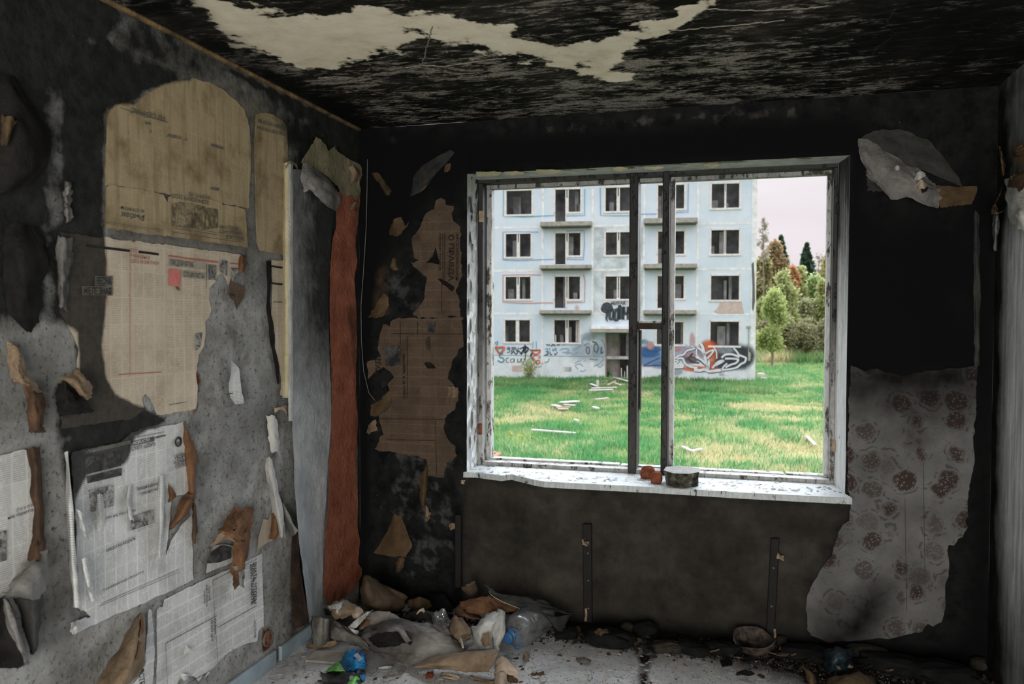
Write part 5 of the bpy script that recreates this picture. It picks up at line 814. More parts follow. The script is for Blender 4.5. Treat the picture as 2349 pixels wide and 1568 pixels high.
side = (CV[:, 2] < zt_-.002) & (CV[:, 2] > SZ+.002); CV[side] += np.stack([fnoise(CV[side, 0]*60, CV[side, 2]*60, 3), fnoise(CV[side, 0]*60, CV[side, 2]*60, 8), np.zeros(side.sum())], 1)*.02
co = obj('concrete_chunk', CV, CF, MAT_CONC, label='grey concrete chunk with a flat top on the window sill', cat='concrete chunk'); co.data.materials.append(MAT_CONC_TOP)
for p in co.data.polygons:
    if p.normal.z > .9: p.material_index = 1
# ------------------------------------------------------------------ heap of torn flooring and paper
def fl(name, G, m, parent=None, n=(16, 16), seed=1, thick=.003, wob=.004, rag=.005, **k): return patch(name, 'G', G, m, parent, n, wob, rag, seed, thick, **k)
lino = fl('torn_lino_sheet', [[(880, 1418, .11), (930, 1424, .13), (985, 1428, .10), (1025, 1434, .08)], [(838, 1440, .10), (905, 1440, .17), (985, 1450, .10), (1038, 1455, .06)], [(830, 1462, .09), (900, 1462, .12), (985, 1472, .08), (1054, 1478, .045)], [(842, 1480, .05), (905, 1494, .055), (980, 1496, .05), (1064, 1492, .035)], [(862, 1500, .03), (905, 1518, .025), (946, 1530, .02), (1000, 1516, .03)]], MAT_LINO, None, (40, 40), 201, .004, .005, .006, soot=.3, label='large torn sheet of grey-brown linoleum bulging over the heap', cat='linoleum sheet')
A_ = np.array([(v.co.x+ORI[lino.name][0], v.co.y+ORI[lino.name][1]) for v in lino.data.vertices])
lino.data.attributes['soot'].data.foreach_set('value', (.22+.6*mask('G', A_, [(np.array([on(x, y, .09)[:2] for x, y in [(820, 1440), (900, 1425), (960, 1440), (950, 1480), (880, 1495), (830, 1490)]]), .75, .12)])-.12*mask('G', A_, [(np.array([on(x, y, .05)[:2] for x, y in [(990, 1436), (1040, 1436), (1070, 1490), (960, 1520), (930, 1500)]]), 1., .1)])).astype(np.float32))
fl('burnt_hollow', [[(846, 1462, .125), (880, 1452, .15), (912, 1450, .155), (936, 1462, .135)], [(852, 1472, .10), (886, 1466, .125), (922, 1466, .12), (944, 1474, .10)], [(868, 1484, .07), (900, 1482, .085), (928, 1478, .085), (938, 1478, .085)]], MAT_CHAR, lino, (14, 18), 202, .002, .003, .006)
fl('painted_lit_fold', [[(898, 1440, .19), (915, 1438, .2), (928, 1446, .18)], [(912, 1446, .185), (930, 1456, .17), (942, 1466, .14)], [(928, 1470, .13), (936, 1474, .12), (942, 1470, .125)]], MAT_PALE_SM, lino, (12, 10), 203, .002, .002, .003)  # paler patch, light on the fold put into its colour
fl('folded_edge', [[(948, 1526, .025), (1000, 1506, .055), (1060, 1494, .075), (1140, 1488, .10)], [(950, 1529, .03), (1010, 1520, .07), (1070, 1510, .09), (1142, 1500, .11)], [(955, 1531, .02), (1015, 1533, .035), (1070, 1540, .04), (1120, 1541, .045)]], MAT_CARD, lino, (14, 26), 204, .004, .004, .005, soot=.3)
fl('rolled_side', [[(755, 1418, .11), (770, 1422, .13), (790, 1436, .11), (806, 1448, .10)], [(757, 1440, .10), (780, 1448, .11), (815, 1462, .09), (843, 1476, .07)], [(756, 1462, .06), (790, 1472, .06), (822, 1482, .05), (846, 1490, .04)]], MAT_LINO, lino, (16, 18), 205, .004, .004, .005, soot=.34)
fl('rolled_side', [[(714, 1412, .17), (728, 1414, .20), (742, 1417, .205), (756, 1419, .17)], [(716, 1445, .10), (728, 1448, .14), (742, 1449, .14), (756, 1446, .10)], [(718, 1476, .03), (730, 1482, .05), (744, 1476, .055), (757, 1468, .05)]], MAT_LINO, lino, (16, 14), 206, .004, .003, .004, soot=.08)
fl('painted_lit_fold', [[(741, 1420, .21), (748, 1418, .22), (756, 1420, .19)], [(742, 1446, .15), (748, 1446, .155), (754, 1448, .13)], [(740, 1472, .07), (746, 1470, .07), (752, 1468, .06)]], MAT_PALE_SM, lino, (10, 6), 207, .002, .002, .002)  # light on the rolled edge put into a paler patch
fl('card_sheet', [[(704, 1476, .012), (735, 1474, .05), (770, 1468, .055)], [(703, 1482, .006), (738, 1484, .025), (772, 1474, .045)], [(706, 1487, .004), (740, 1486, .015), (772, 1478, .03)]], MAT_CARD, None, (8, 12), 208, .003, label='tan card strip lying under the rolled end of the linoleum', cat='card')
bd = MB(); q = [on(722, 1491, .03), on(800, 1488, .03), on(778, 1519, .012), on(699, 1513, .012)]
bd.add([p-np.array([0, 0, .010]) for p in (q[3], q[2], q[1], q[0])]+[p for p in (q[3], q[2], q[1], q[0])], BOXF)
bevel(bd.obj('thin_board', plain('fibreboard_grey', (.26, .245, .22, 1), .9, .1, .2, 20), label='thin grey fibreboard piece lying left of the blue bag', cat='board'), .002)
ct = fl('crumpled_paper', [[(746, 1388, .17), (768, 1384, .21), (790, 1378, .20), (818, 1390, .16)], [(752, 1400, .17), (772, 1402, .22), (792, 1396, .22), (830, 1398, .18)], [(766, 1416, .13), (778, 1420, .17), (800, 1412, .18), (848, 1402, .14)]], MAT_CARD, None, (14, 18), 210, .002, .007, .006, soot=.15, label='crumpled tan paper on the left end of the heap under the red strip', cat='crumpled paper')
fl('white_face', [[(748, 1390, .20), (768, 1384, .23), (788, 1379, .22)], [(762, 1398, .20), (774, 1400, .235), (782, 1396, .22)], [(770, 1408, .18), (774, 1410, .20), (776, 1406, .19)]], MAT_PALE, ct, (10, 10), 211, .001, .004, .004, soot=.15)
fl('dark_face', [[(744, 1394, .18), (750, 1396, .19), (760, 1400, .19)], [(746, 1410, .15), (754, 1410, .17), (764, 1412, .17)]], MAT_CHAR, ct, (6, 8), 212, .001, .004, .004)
fl('tan_face', [[(806, 1396, .19), (818, 1390, .20), (832, 1398, .19)], [(808, 1408, .19), (820, 1408, .20), (834, 1402, .19)], [(810, 1417, .17), (822, 1414, .18), (834, 1406, .17)]], MAT_CARD_LT, ct, (8, 8), 213, .001, .003, .003)
wr = fl('white_paper_ribbon', [[(856, 1399, .16), (846, 1402, .18), (830, 1408, .17), (812, 1424, .14), (799, 1436, .13)], [(850, 1404, .15), (842, 1410, .17), (830, 1424, .15), (818, 1438, .12), (806, 1444, .12)]], MAT_PALE, None, (7, 24), 215, .002, .002, .003, label='white paper ribbon looping over the heap beside the crumpled tan paper', cat='paper ribbon')
fl('ribbon_end', [[(799, 1436, .13), (806, 1440, .13), (812, 1444, .12)], [(801, 1443, .11), (812, 1450, .11), (822, 1446, .105)], [(812, 1452, .09), (818, 1454, .09), (822, 1450, .09)]], MAT_PALE, wr, (8, 8), 216, .002, .002, .003)
fl('inner_card', [[(832, 1412, .13), (846, 1404, .15), (890, 1403, .16), (928, 1424, .10)], [(824, 1432, .10), (846, 1424, .125), (890, 1418, .13), (926, 1428, .09)], [(820, 1446, .08), (846, 1440, .10), (880, 1432, .11), (920, 1430, .085)]], MAT_LINO, lino, (12, 20), 217, .002, .004, .006, soot=.1)
fl('brown_scrap', [[(832, 1426, .12), (844, 1420, .13), (852, 1426, .12)], [(822, 1440, .10), (840, 1436, .115), (856, 1430, .11)]], MAT_BROWN, lino, (6, 8), 218, .001, .003, .004, soot=.2)
# card leaning in the corner
fl('leaning_card', [[(833, 1326, .24), (838, 1320, .26), (846, 1322, .25), (880, 1340, .19), (935, 1368, .12)], [(828, 1352, .20), (846, 1356, .22), (880, 1366, .17), (910, 1376, .13), (930, 1380, .10)], [(830, 1380, .14), (850, 1386, .15), (875, 1394, .13), (900, 1396, .10), (926, 1392, .08)], [(840, 1396, .08), (860, 1402, .09), (882, 1407, .08), (905, 1402, .06), (918, 1400, .05)]], MAT_CARD_DK, None, (18, 24), 220, .004, .004, .004, soot=.32, label='tan card sheet leaning in the corner behind the heap', cat='card')
fl('scorched_paper', [[(938, 1376, .12), (960, 1370, .15), (985, 1376, .12)], [(936, 1388, .10), (960, 1388, .12), (988, 1388, .09)], [(942, 1396, .07), (962, 1398, .08), (984, 1396, .06)]], MAT_OCHRE, None, (12, 12), 222, .002, .007, .006, soot=.3, label='scorched crumpled paper between the leaning card and the plastic scrap', cat='crumpled paper')
MAT_FILM = None
mm_ = M('clear_plastic', .12, .5); gl = mm_.n('BsdfGlossy', {'Roughness': .12, 'Color': (.9, .95, 1, 1)}); tb = mm_.n('BsdfTransparent', {'Color': (.90, .91, .92, 1)})
lw = mm_.n('LayerWeight', {'Blend': .35}); nzb = mm_.n('Bump', {'Height': mm_.noise(30, 3), 'Strength': .25, 'Distance': .01}); mm_.t.links.new(nzb.outputs[0], gl.inputs['Normal'])
df = mm_.n('BsdfDiffuse', {'Color': (.45, .47, .48, 1)})
mx = mm_.n('MixShader', {0: mm_.rng(lw.outputs['Facing'], 0, 1, .05, .55), 1: tb.outputs[0], 2: gl.outputs[0]}); mx2 = mm_.n('MixShader', {0: mm_.rng(mm_.noise(14, 5), .4, .7, .08, .3), 1: mx.outputs[0], 2: df.outputs[0]})
mm_.t.links.new(mx2.outputs[0], mm_.o.inputs[0]); MAT_CLEAR = mm_.m
fl('plastic_scrap', [[(990, 1412, .12), (1000, 1402, .15), (1016, 1400, .15), (1028, 1410, .13)], [(988, 1424, .09), (1002, 1420, .13), (1020, 1420, .13), (1032, 1426, .10)], [(990, 1432, .07), (1004, 1434, .08), (1018, 1434, .08), (1031, 1436, .07)]], MAT_CLEAR, None, (14, 14), 224, .001, .008, .004, label='crumpled clear plastic scrap behind the linoleum sheet', cat='plastic scrap')
fl('black_paper', [[(930, 1412, .13), (950, 1400, .16), (975, 1402, .15), (992, 1414, .12)], [(928, 1424, .11), (952, 1418, .13), (975, 1420, .12), (992, 1426, .10)]], MAT_CHAR, None, (10, 16), 225, .002, .007, .005, label='black burnt paper hump behind the linoleum sheet', cat='burnt paper')
wt = fl('white_scrap', [[(954, 1408, .155), (962, 1398, .17), (972, 1394, .17)], [(958, 1408, .15), (966, 1402, .165), (974, 1406, .15)]], MAT_CARD_LT, None, (6, 8), 226, .001, .003, .003, label='small pale paper tip standing on the black burnt hump', cat='paper scrap')
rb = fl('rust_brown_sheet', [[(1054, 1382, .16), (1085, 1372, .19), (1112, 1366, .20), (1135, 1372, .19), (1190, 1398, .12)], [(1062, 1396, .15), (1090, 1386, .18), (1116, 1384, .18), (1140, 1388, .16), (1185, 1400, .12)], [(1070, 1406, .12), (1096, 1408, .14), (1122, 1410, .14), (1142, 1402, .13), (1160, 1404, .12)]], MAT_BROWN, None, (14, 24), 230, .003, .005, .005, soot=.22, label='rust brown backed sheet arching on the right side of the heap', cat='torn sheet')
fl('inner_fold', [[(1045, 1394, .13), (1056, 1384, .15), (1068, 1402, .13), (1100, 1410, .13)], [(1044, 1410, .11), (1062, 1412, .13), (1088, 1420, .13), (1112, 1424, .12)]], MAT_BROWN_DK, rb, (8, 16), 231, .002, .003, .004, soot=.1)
gs = fl('grey_sheet', [[(1112, 1342, .26), (1122, 1352, .24), (1126, 1364, .21), (1150, 1378, .18), (1190, 1395, .14)], [(1116, 1342, .27), (1130, 1360, .24), (1160, 1372, .20), (1200, 1380, .17), (1262, 1400, .14)], [(1118, 1344, .26), (1150, 1362, .23), (1200, 1368, .19), (1250, 1384, .16), (1318, 1408, .12)]], MAT_CHAR_GR, None, (10, 30), 233, .003, .003, .004, soot=.05, label='smoked grey sheet with a pale curled rim behind the water bottle', cat='torn sheet')
fl('pale_rim', [[(1111, 1341, .262), (1120, 1349, .245), (1126, 1364, .213), (1150, 1379, .182), (1191, 1396, .142)], [(1113, 1341, .265), (1122, 1350, .245), (1128, 1364, .213), (1152, 1378, .184), (1193, 1395, .144)]], MAT_CARD_LT, gs, (3, 30), 234, .001, .0005, .0, soot=.1)
fl('sheet_side', [[(1196, 1396, .14), (1230, 1394, .15), (1262, 1412, .13), (1310, 1410, .11)], [(1250, 1410, .10), (1264, 1424, .10), (1276, 1436, .08), (1300, 1430, .06)], [(1268, 1432, .06), (1276, 1442, .05), (1288, 1448, .04), (1302, 1440, .03)]], MAT_CHAR_GR, gs, (10, 16), 235, .003, .003, .004, soot=.1)
fl('standing_scrap', [[(1058, 1348, .20), (1072, 1340, .23), (1090, 1332, .25)], [(1066, 1358, .17), (1080, 1358, .18), (1095, 1350, .19)], [(1080, 1370, .13), (1090, 1371, .12), (1098, 1366, .12)]], MAT_CARD_DK, None, (10, 10), 236, .002, .003, .005, soot=.3, label='upright tan scrap behind the rust brown sheet', cat='paper scrap')
cp = fl('crumpled_wallpaper', [[(1034, 1420, .10), (1048, 1412, .13), (1060, 1418, .12), (1078, 1440, .10)], [(1032, 1440, .08), (1050, 1440, .11), (1066, 1450, .10), (1080, 1456, .09)], [(1032, 1452, .06), (1046, 1462, .07), (1062, 1470, .06), (1080, 1462, .06)]], MAT_CARD, None, (14, 14), 238, .002, .005, .004, soot=.28, label='tan crumpled wallpaper wad in the middle of the heap', cat='crumpled paper')
wf = fl('white_wallpaper', [[(1120, 1402, .15), (1132, 1404, .17), (1146, 1404, .17), (1151, 1402, .17)], [(1098, 1426, .13), (1114, 1428, .16), (1134, 1426, .16), (1140, 1424, .15)], [(1080, 1442, .10), (1096, 1448, .13), (1116, 1450, .13), (1130, 1448, .12)], [(1086, 1470, .06), (1100, 1476, .08), (1118, 1478, .08), (1130, 1470, .08)], [(1072, 1490, .04), (1094, 1488, .05), (1116, 1488, .06), (1133, 1486, .06)]], MAT_PALE, None, (26, 18), 240, .002, .004, .004, soot=.04, label='folded white wallpaper left of the water bottle', cat='wallpaper')
fl('creased_half', [[(1142, 1394, .16), (1150, 1398, .18), (1157, 1404, .165)], [(1134, 1424, .155), (1150, 1426, .165), (1159, 1436, .14)], [(1128, 1448, .12), (1146, 1450, .13), (1156, 1460, .11)], [(1132, 1468, .09), (1140, 1472, .09), (1146, 1478, .075)], [(1134, 1488, .06), (1140, 1490, .06), (1145, 1492, .055)]], MAT_PALE, wf, (24, 10), 241, .002, .003, .003, soot=.05)
fl('brown_stain', [[(1106, 1456, .135), (1114, 1452, .14), (1122, 1450, .14)], [(1104, 1470, .10), (1114, 1468, .11), (1124, 1466, .11)], [(1108, 1482, .08), (1116, 1482, .085), (1124, 1480, .085)]], MAT_CARD, wf, (8, 8), 242, 0, .003, .004, soot=.1)
for i, (a, b, rr) in enumerate([((1060, 1472), (1084, 1458), .003), ((1062, 1476), (1086, 1464), .0025), ((1056, 1462), (1082, 1456), .002), ((1056, 1464), (1062, 1484), .005)]):
    mb = MB(); mb.tube([on(*a, .09), (on(*a, .09)+on(*b, .10))/2+np.array([0, 0, .004]), on(*b, .10)], rr, 5); mb.obj('thin_stick', MAT_CARD_LT if i == 3 else MAT_DUSTWOOD, label='thin splint poking from under the white wallpaper' if i < 3 else 'stubby pale splint beside the thin splints in the heap', cat='stick', group='splints in the heap', attrs={'soot': [0]*len(mb.v)})
pf = fl('plaster_piece', [[(1142, 1516, .06), (1148, 1504, .075), (1160, 1510, .07), (1176, 1522, .06)], [(1136, 1530, .05), (1152, 1528, .065), (1172, 1532, .055), (1188, 1540, .045)], [(1136, 1548, .03), (1156, 1544, .05), (1176, 1548, .04), (1190, 1558, .03)]], MAT_CARD_LT, None, (14, 16), 244, .006, .003, .004, label='pinkish curled paper piece at the right foot of the heap', cat='paper scrap')
fl('rolled_tip', [[(1134, 1544, .035), (1148, 1542, .055), (1163, 1546, .045)], [(1134, 1562, .02), (1148, 1564, .045), (1163, 1560, .03)], [(1138, 1580, .01), (1150, 1584, .03), (1160, 1572, .02)]], MAT_CARD_LT, pf, (10, 10), 245, .004, .003, .003, soot=.05)
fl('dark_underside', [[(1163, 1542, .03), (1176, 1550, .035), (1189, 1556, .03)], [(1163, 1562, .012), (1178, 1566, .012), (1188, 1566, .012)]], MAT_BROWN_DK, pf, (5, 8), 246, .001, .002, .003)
for i, (G, mt, lb) in enumerate([
    ([[(1012, 1540, .012), (1040, 1546, .02), (1056, 1552, .012)], [(1010, 1552, .006), (1030, 1556, .014), (1048, 1558, .008)]], MAT_CARD_LT, 'flat tan scrap in front of the folded linoleum edge, left of its neighbour'),
    ([[(1072, 1550, .012), (1110, 1556, .016), (1140, 1560, .012)], [(1090, 1562, .006), (1120, 1568, .008), (1145, 1574, .006)]], MAT_CARD, 'flat ochre scrap under the right end of the folded linoleum edge'),
    ([[(974, 1548, .015), (984, 1540, .022), (994, 1538, .02)], [(978, 1556, .01), (986, 1555, .016), (994, 1552, .014)]], MAT_BRICK, 'flat reddish chip standing before the linoleum'),
    ([[(868, 1530, .01), (885, 1528, .014), (900, 1526, .01)], [(872, 1532, .006), (888, 1532, .01), (902, 1528, .006)]], MAT_PALE, 'thin pale sliver under the front rim of the linoleum'),
    ([[(878, 1552, .006), (890, 1549, .02), (918, 1542, .016), (924, 1540, .01)], [(880, 1556, .004), (892, 1554, .014), (920, 1546, .012), (926, 1543, .008)]], MAT_DUSTWOOD, 'dark stubby wood splinter right of the blue bag'),
    ([[(1218, 1546, .006), (1232, 1542, .02), (1246, 1540, .012)], [(1220, 1550, .004), (1234, 1548, .014), (1250, 1546, .008)]], MAT_BROWN_DK, 'dark bark-like splinter right of the pinkish paper piece'),
    ([[(1322, 1508, .006), (1340, 1508, .018), (1356, 1512, .01)], [(1322, 1514, .004), (1340, 1517, .014), (1354, 1519, .006)]], MAT_DUSTWOOD, 'short dusty wood stub lying alone on the open floor'),
    ([[(1238, 1556, .006), (1246, 1548, .012), (1254, 1556, .006)], [(1236, 1562, .004), (1246, 1563, .01), (1252, 1560, .006)]], MAT_PALE, 'pale angular flake below the dark bark-like splinter'),
    ([[(1350, 1548, .006), (1354, 1536, .012), (1357, 1536, .006)], [(1351, 1558, .004), (1354, 1557, .01), (1356, 1550, .006)]], MAT_PALE, 'upright pale sliver on the floor below the middle strap'),
    ([[(1200, 1500, .004), (1206, 1496, .02), (1214, 1500, .008)], [(1200, 1512, .004), (1206, 1512, .02), (1214, 1508, .008)]], MAT_CARD, 'small tan nub on the floor in front of the water bottle'),
]): fl('floor_scrap', G, mt, None, (8, 10), 250+i, .003, .003, .004, label=lb, cat='scrap', **({'soot': .05} if mt not in (MAT_BRICK, MAT_DUSTWOOD) else {}))
# ------------------------------------------------------------------ water bottle
c0, c1 = on(1166, 1464, .075), on(1228, 1418, .085); ax_ = c1-c0; ax_[2] = .004; ax_ /= np.linalg.norm(ax_)
e1 = np.cross(ax_, (0, 0, 1)); e1 /= np.linalg.norm(e1); e2 = np.cross(e1, ax_)
def lathe(prof, org, k=28):
    V = []
    for s, r_ in prof:
        for j in range(k): t = 2*math.pi*j/k; V.append(org+ax_*s+r_*(e1*math.cos(t)+e2*math.sin(t)))
    return V, [(i*k+j, i*k+(j+1) % k, (i+1)*k+(j+1) % k, (i+1)*k+j) for i in range(len(prof)-1) for j in range(k)]
prof = [(.0, .022), (.022, .022), (.028, .026), (.045, .045), (.065, .064), (.085, .074)]
for s in np.arange(.095, .30, .0125): prof.append((s, .076+(.0018 if int(round((s-.095)/.0125)) % 2 else -.0018)))
prof += [(.31, .074), (.318, .062), (.312, .03), (.312, .004)]
org = np.array([c0[0], c0[1], .0785])
V, Fs = lathe(prof, org); bo = obj('water_bottle', V, Fs, MAT_CLEAR, smooth=True, label='big clear plastic water bottle with blue cap lying on the floor', cat='bottle')
MAT_BLUE = plain('plastic_blue', (.03, .115, .27, 1), .4, .5, .2, 20, 0)
V, Fs = lathe([(-.012, .001), (-.012, .021), (-.009, .0245), (.012, .0245), (.014, .028), (.019, .028), (.019, .022)], org, 24); obj('cap', V, Fs, MAT_BLUE, bo)
hb = MB(); hp = [org+ax_*s+e1*a+e2*b for s, a, b in [(.016, -.012, .027), (.010, .012, .040), (.004, .045, .036), (-.004, .064, .006), (-.006, .062, -.030), (.0, .045, -.040), (.012, .016, -.032), (.016, -.004, -.027)]]
hb.tube(cr(np.array(hp), 28), .0032, 6); hb.obj('handle', MAT_BLUE, bo)
# ------------------------------------------------------------------ blue, green and black plastic bag
MAT_BAGB = plain('bag_blue', (.012, .19, .42, 1), .45, .3, .35, 40, .7); MAT_BAGG = plain('bag_green', (.10, .36, .06, 1), .35, .5, .35, 24, .5); MAT_BAGK = plain('bag_black', (.022, .023, .026, 1), .28, .5, .5, 30, .7)
MAT_BAGN = plain('bag_navy', (.012, .04, .16, 1), .3, .5, .2, 30, .4); MAT_BAGG2 = plain('bag_pale_green', (.27, .46, .18, 1), .35, .5, .2, 30, .4)
bag = fl('plastic_bag', [[(782, 1512, .03), (798, 1494, .075), (814, 1488, .085), (828, 1496, .07), (836, 1506, .03)], [(776, 1526, .03), (800, 1510, .095), (820, 1504, .105), (834, 1510, .08), (841, 1518, .025)], [(786, 1536, .05), (802, 1528, .10), (820, 1524, .11), (834, 1524, .08), (840, 1526, .025)], [(794, 1536, .055), (806, 1537, .085), (818, 1537, .09), (830, 1534, .07), (838, 1534, .025)]], MAT_BAGB, None, (26, 26), 270, .001, .006, .003, label='crumpled plastic bag in blue, green and black on the floor', cat='plastic bag')
fl('green_panel', [[(745, 1541, .03), (760, 1527, .06), (778, 1515, .08)], [(750, 1541, .06), (768, 1532, .10), (786, 1530, .11)], [(764, 1540, .09), (778, 1539, .105), (793, 1538, .11)]], MAT_BAGG, bag, (12, 12), 271, .001, .004, .002)
fl('pale_green_panel', [[(770, 1524, .105), (780, 1529, .115), (786, 1531, .118)], [(774, 1537, .115), (784, 1538, .12), (792, 1538, .12)]], MAT_BAGG2, bag, (6, 8), 272, .001, .003, .001)
fl('navy_stripe', [[(777, 1517, .10), (781, 1514, .11)], [(784, 1526, .117), (789, 1525, .13)], [(793, 1537, .12), (800, 1538, .13)]], MAT_BAGN, bag, (12, 4), 273, .001, .001, .001)
fl('black_band', [[(738, 1544, .02), (756, 1537, .05), (790, 1535, .07), (816, 1536, .085), (836, 1532, .05)], [(736, 1556, .03), (760, 1552, .08), (792, 1552, .105), (818, 1550, .10), (839, 1546, .04)], [(737, 1576, .03), (760, 1574, .08), (792, 1576, .10), (818, 1572, .09), (836, 1560, .03)]], MAT_BAGK, bag, (18, 26), 274, .001, .007, .003)
fl('green_panel', [[(797, 1557, .108), (812, 1552, .112), (822, 1551, .105)], [(796, 1570, .105), (812, 1566, .108), (830, 1560, .075)], [(798, 1584, .09), (812, 1582, .09), (824, 1572, .07)]], MAT_BAGG, bag, (10, 10), 275, .001, .004, .002)
fl('blue_corner', [[(824, 1549, .10), (832, 1547, .08), (840, 1545, .05)], [(828, 1556, .09), (834, 1554, .07), (839, 1552, .05)], [(832, 1562, .07), (834, 1560, .06), (836, 1558, .05)]], MAT_BAGB, bag, (8, 8), 276, .001, .002, .001)
fl('navy_fold', [[(816, 1490, .095), (828, 1496, .09), (841, 1512, .05)], [(820, 1500, .10), (830, 1506, .09), (839, 1517, .055)]], MAT_BAGN, bag, (6, 10), 277, .001, .002, .001)
MAT_LABEL = plain('label_white', (.45, .45, .45, 1), .6, .2, .08, 40, 0)
def bagq(u, v): a, b, c_, d_ = (on(812.0, 1502.3, .1115), on(820.0, 1496.6, .1115), on(831.0, 1510.4, .1085), on(824.3, 1516.2, .1085)); return a*(1-u)*(1-v)+b*u*(1-v)+c_*u*v+d_*(1-u)*v
lb_ = obj('bar_code_label', [bagq(0, 0), bagq(1, 0), bagq(1, 1), bagq(0, 1)], [(0, 1, 2, 3)], MAT_LABEL, bag)
br_ = MB(); up_ = np.array([0, 0, .0012])
for s, w in zip(np.linspace(.12, .9, 11), [.03, .015, .04, .02, .03, .015, .035, .02, .015, .04, .03]): br_.add([bagq(.12, s)+up_, bagq(.8, s)+up_, bagq(.8, s+w)+up_, bagq(.12, s+w)+up_], [(0, 1, 2, 3)])
br_.obj('bar_code_bars', MAT_INK_GREY, lb_)
# ------------------------------------------------------------------ dark rubbish along the window wall
bw = MB(); k = 22; cb = on(1731, 1512, .0); cb = np.array([cb[0], cb[1]+.07, 0])
BP = [(.002, .045), (.0, .05), (.02, .075), (.05, .088), (.082, .094), (.086, .092), (.083, .088), (.05, .082), (.02, .068), (.012, .03), (.01, .002)]
for z, r_ in BP:
    for j in range(k): t = 2*math.pi*j/k; zz = z*(1-.28*max(0, math.sin(t*2+.6))*(z > .06)-.35*max(0, -math.sin(t))*(z > .06)); bw.v.append((cb[0]+r_*math.cos(t), cb[1]+r_*math.sin(t), zz+.003))
bw.f += [(i*k+j, i*k+(j+1) % k, (i+1)*k+(j+1) % k, (i+1)*k+j) for i in range(len(BP)-1) for j in range(k)]
bw.obj('broken_bowl', sooty('enamel_chipped', (.02, .016, .014, 1), (.13, .105, .09, 1), 38, pit=.9), label='broken chipped enamel bowl near the foot of the right strap', cat='bowl', attrs={'soot': [.25]*len(bw.v)}, smooth=True)
MAT_TEAL = plain('bag_teal', (.009, .02, .027, 1), .4, .4, .5, 40, .6)
tb_ = fl('plastic_packet', [[(1887, 1488, .10), (1910, 1484, .13), (1935, 1486, .13), (1958, 1490, .09)], [(1888, 1508, .08), (1910, 1508, .12), (1936, 1510, .12), (1958, 1512, .08)], [(1892, 1536, .03), (1912, 1540, .06), (1938, 1538, .06), (1956, 1534, .03)]], MAT_TEAL, None, (16, 18), 280, .001, .006, .004, label='dim teal plastic packet in the rubbish below the floral wallpaper', cat='plastic packet')
for q in [[(1916, 1524), (1926, 1528), (1930, 1536), (1922, 1534)], [(1948, 1522), (1958, 1528), (1954, 1534), (1944, 1530)]]: fl('stuck_scrap', [[(q[0][0], q[0][1], .12), (q[1][0], q[1][1], .12)], [(q[3][0], q[3][1], .11), (q[2][0], q[2][1], .10)]], MAT_CARD, tb_, (5, 5), 281, .001, .003, .003, soot=.2)
MAT_RAG = plain('rag_dark', (.009, .0095, .01, 1), .95, .1, .5, 16, .6); MAT_RAGB = plain('rag_brown_grey', (.03, .027, .022, 1), .95, .1, .5, 16, .6)
for i, (px, py, s, mt, lb, rr) in enumerate([(1400, 1478, (.15, .09, .075), MAT_RAG, 'black bin bag slumped against the wall right of the water bottle', .3), (1440, 1455, (.05, .05, .06), MAT_RAGB, 'grey stone-like lump on the black bin bag', .2), (1480, 1462, (.075, .06, .08), MAT_RAG, 'dark lump right of the black bin bag', .25), (1530, 1492, (.10, .05, .045), MAT_RAGB, 'brown earth clod under the middle of the window', .3), (1590, 1496, (.11, .06, .05), MAT_RAG, 'dark earth clod between the brown clod and the bowl', .3), (1660, 1500, (.10, .06, .06), MAT_RAG, 'dark clod just left of the broken bowl', .3), (1790, 1476, (.035, .03, .05), MAT_RAGB, 'brown mushroom-like lump at the foot of the right strap', .2), (1850, 1510, (.13, .08, .06), MAT_RAG, 'dark clod left of the teal packet', .3), (1990, 1500, (.12, .06, .06), MAT_RAGB, 'grey-brown slab clod right of the teal packet', .25), (2060, 1540, (.2, .09, .07), MAT_RAG, 'long dark clod in the right corner', .3), (2160, 1560, (.18, .10, .08), MAT_RAG, 'outermost dark clod in the right corner', .3), (1300, 1462, (.07, .04, .05), MAT_RAG, 'small dark clod behind the water bottle', .3), (1010, 1392, (.10, .05, .10), MAT_RAG, 'burnt lump behind the plastic scrap', .3), (880, 1386, (.08, .05, .07), MAT_RAG, 'burnt lump behind the leaning card', .3), (2290, 1430, (.045, .04, .05), MAT_RAGB, 'small grey lump on the right wall foot', .2)]):
    q = on(px, py, .0); s = (s[0]*.8, s[1]*.8, s[2]*.55); q = np.array([min(max(q[0], .1), XR-s[0]-.01), min(q[1], -s[1]*1.25), 0.]); rock('rubble_clod', q, s, mt, 40+i, rr, rot=RNG.uniform(-.4, .4), label=lb, cat='clod', group='burnt clods along the window wall')
fl('brown_paper', [[(1898, 1560, .02), (1930, 1544, .08), (1970, 1540, .085), (2004, 1548, .06)], [(1896, 1584, .02), (1935, 1570, .08), (1975, 1566, .08), (2010, 1572, .05)], [(1900, 1604, .01), (1940, 1600, .04), (1980, 1600, .04), (2010, 1596, .02)]], MAT_OCHRE, None, (12, 16), 285, .002, .005, .004, soot=.05, label='brown paper wad at the bottom edge below the teal packet', cat='crumpled paper')
fl('ochre_scrap', [[(1834, 1526, .04), (1846, 1526, .06), (1856, 1534, .04)], [(1846, 1542, .04), (1858, 1544, .06), (1868, 1552, .04)], [(1852, 1566, .02), (1862, 1570, .04), (1872, 1562, .03)]], MAT_OCHRE, None, (12, 10), 286, .002, .005, .005, soot=.1, label='ochre twisted paper left of the brown paper wad', cat='paper scrap')
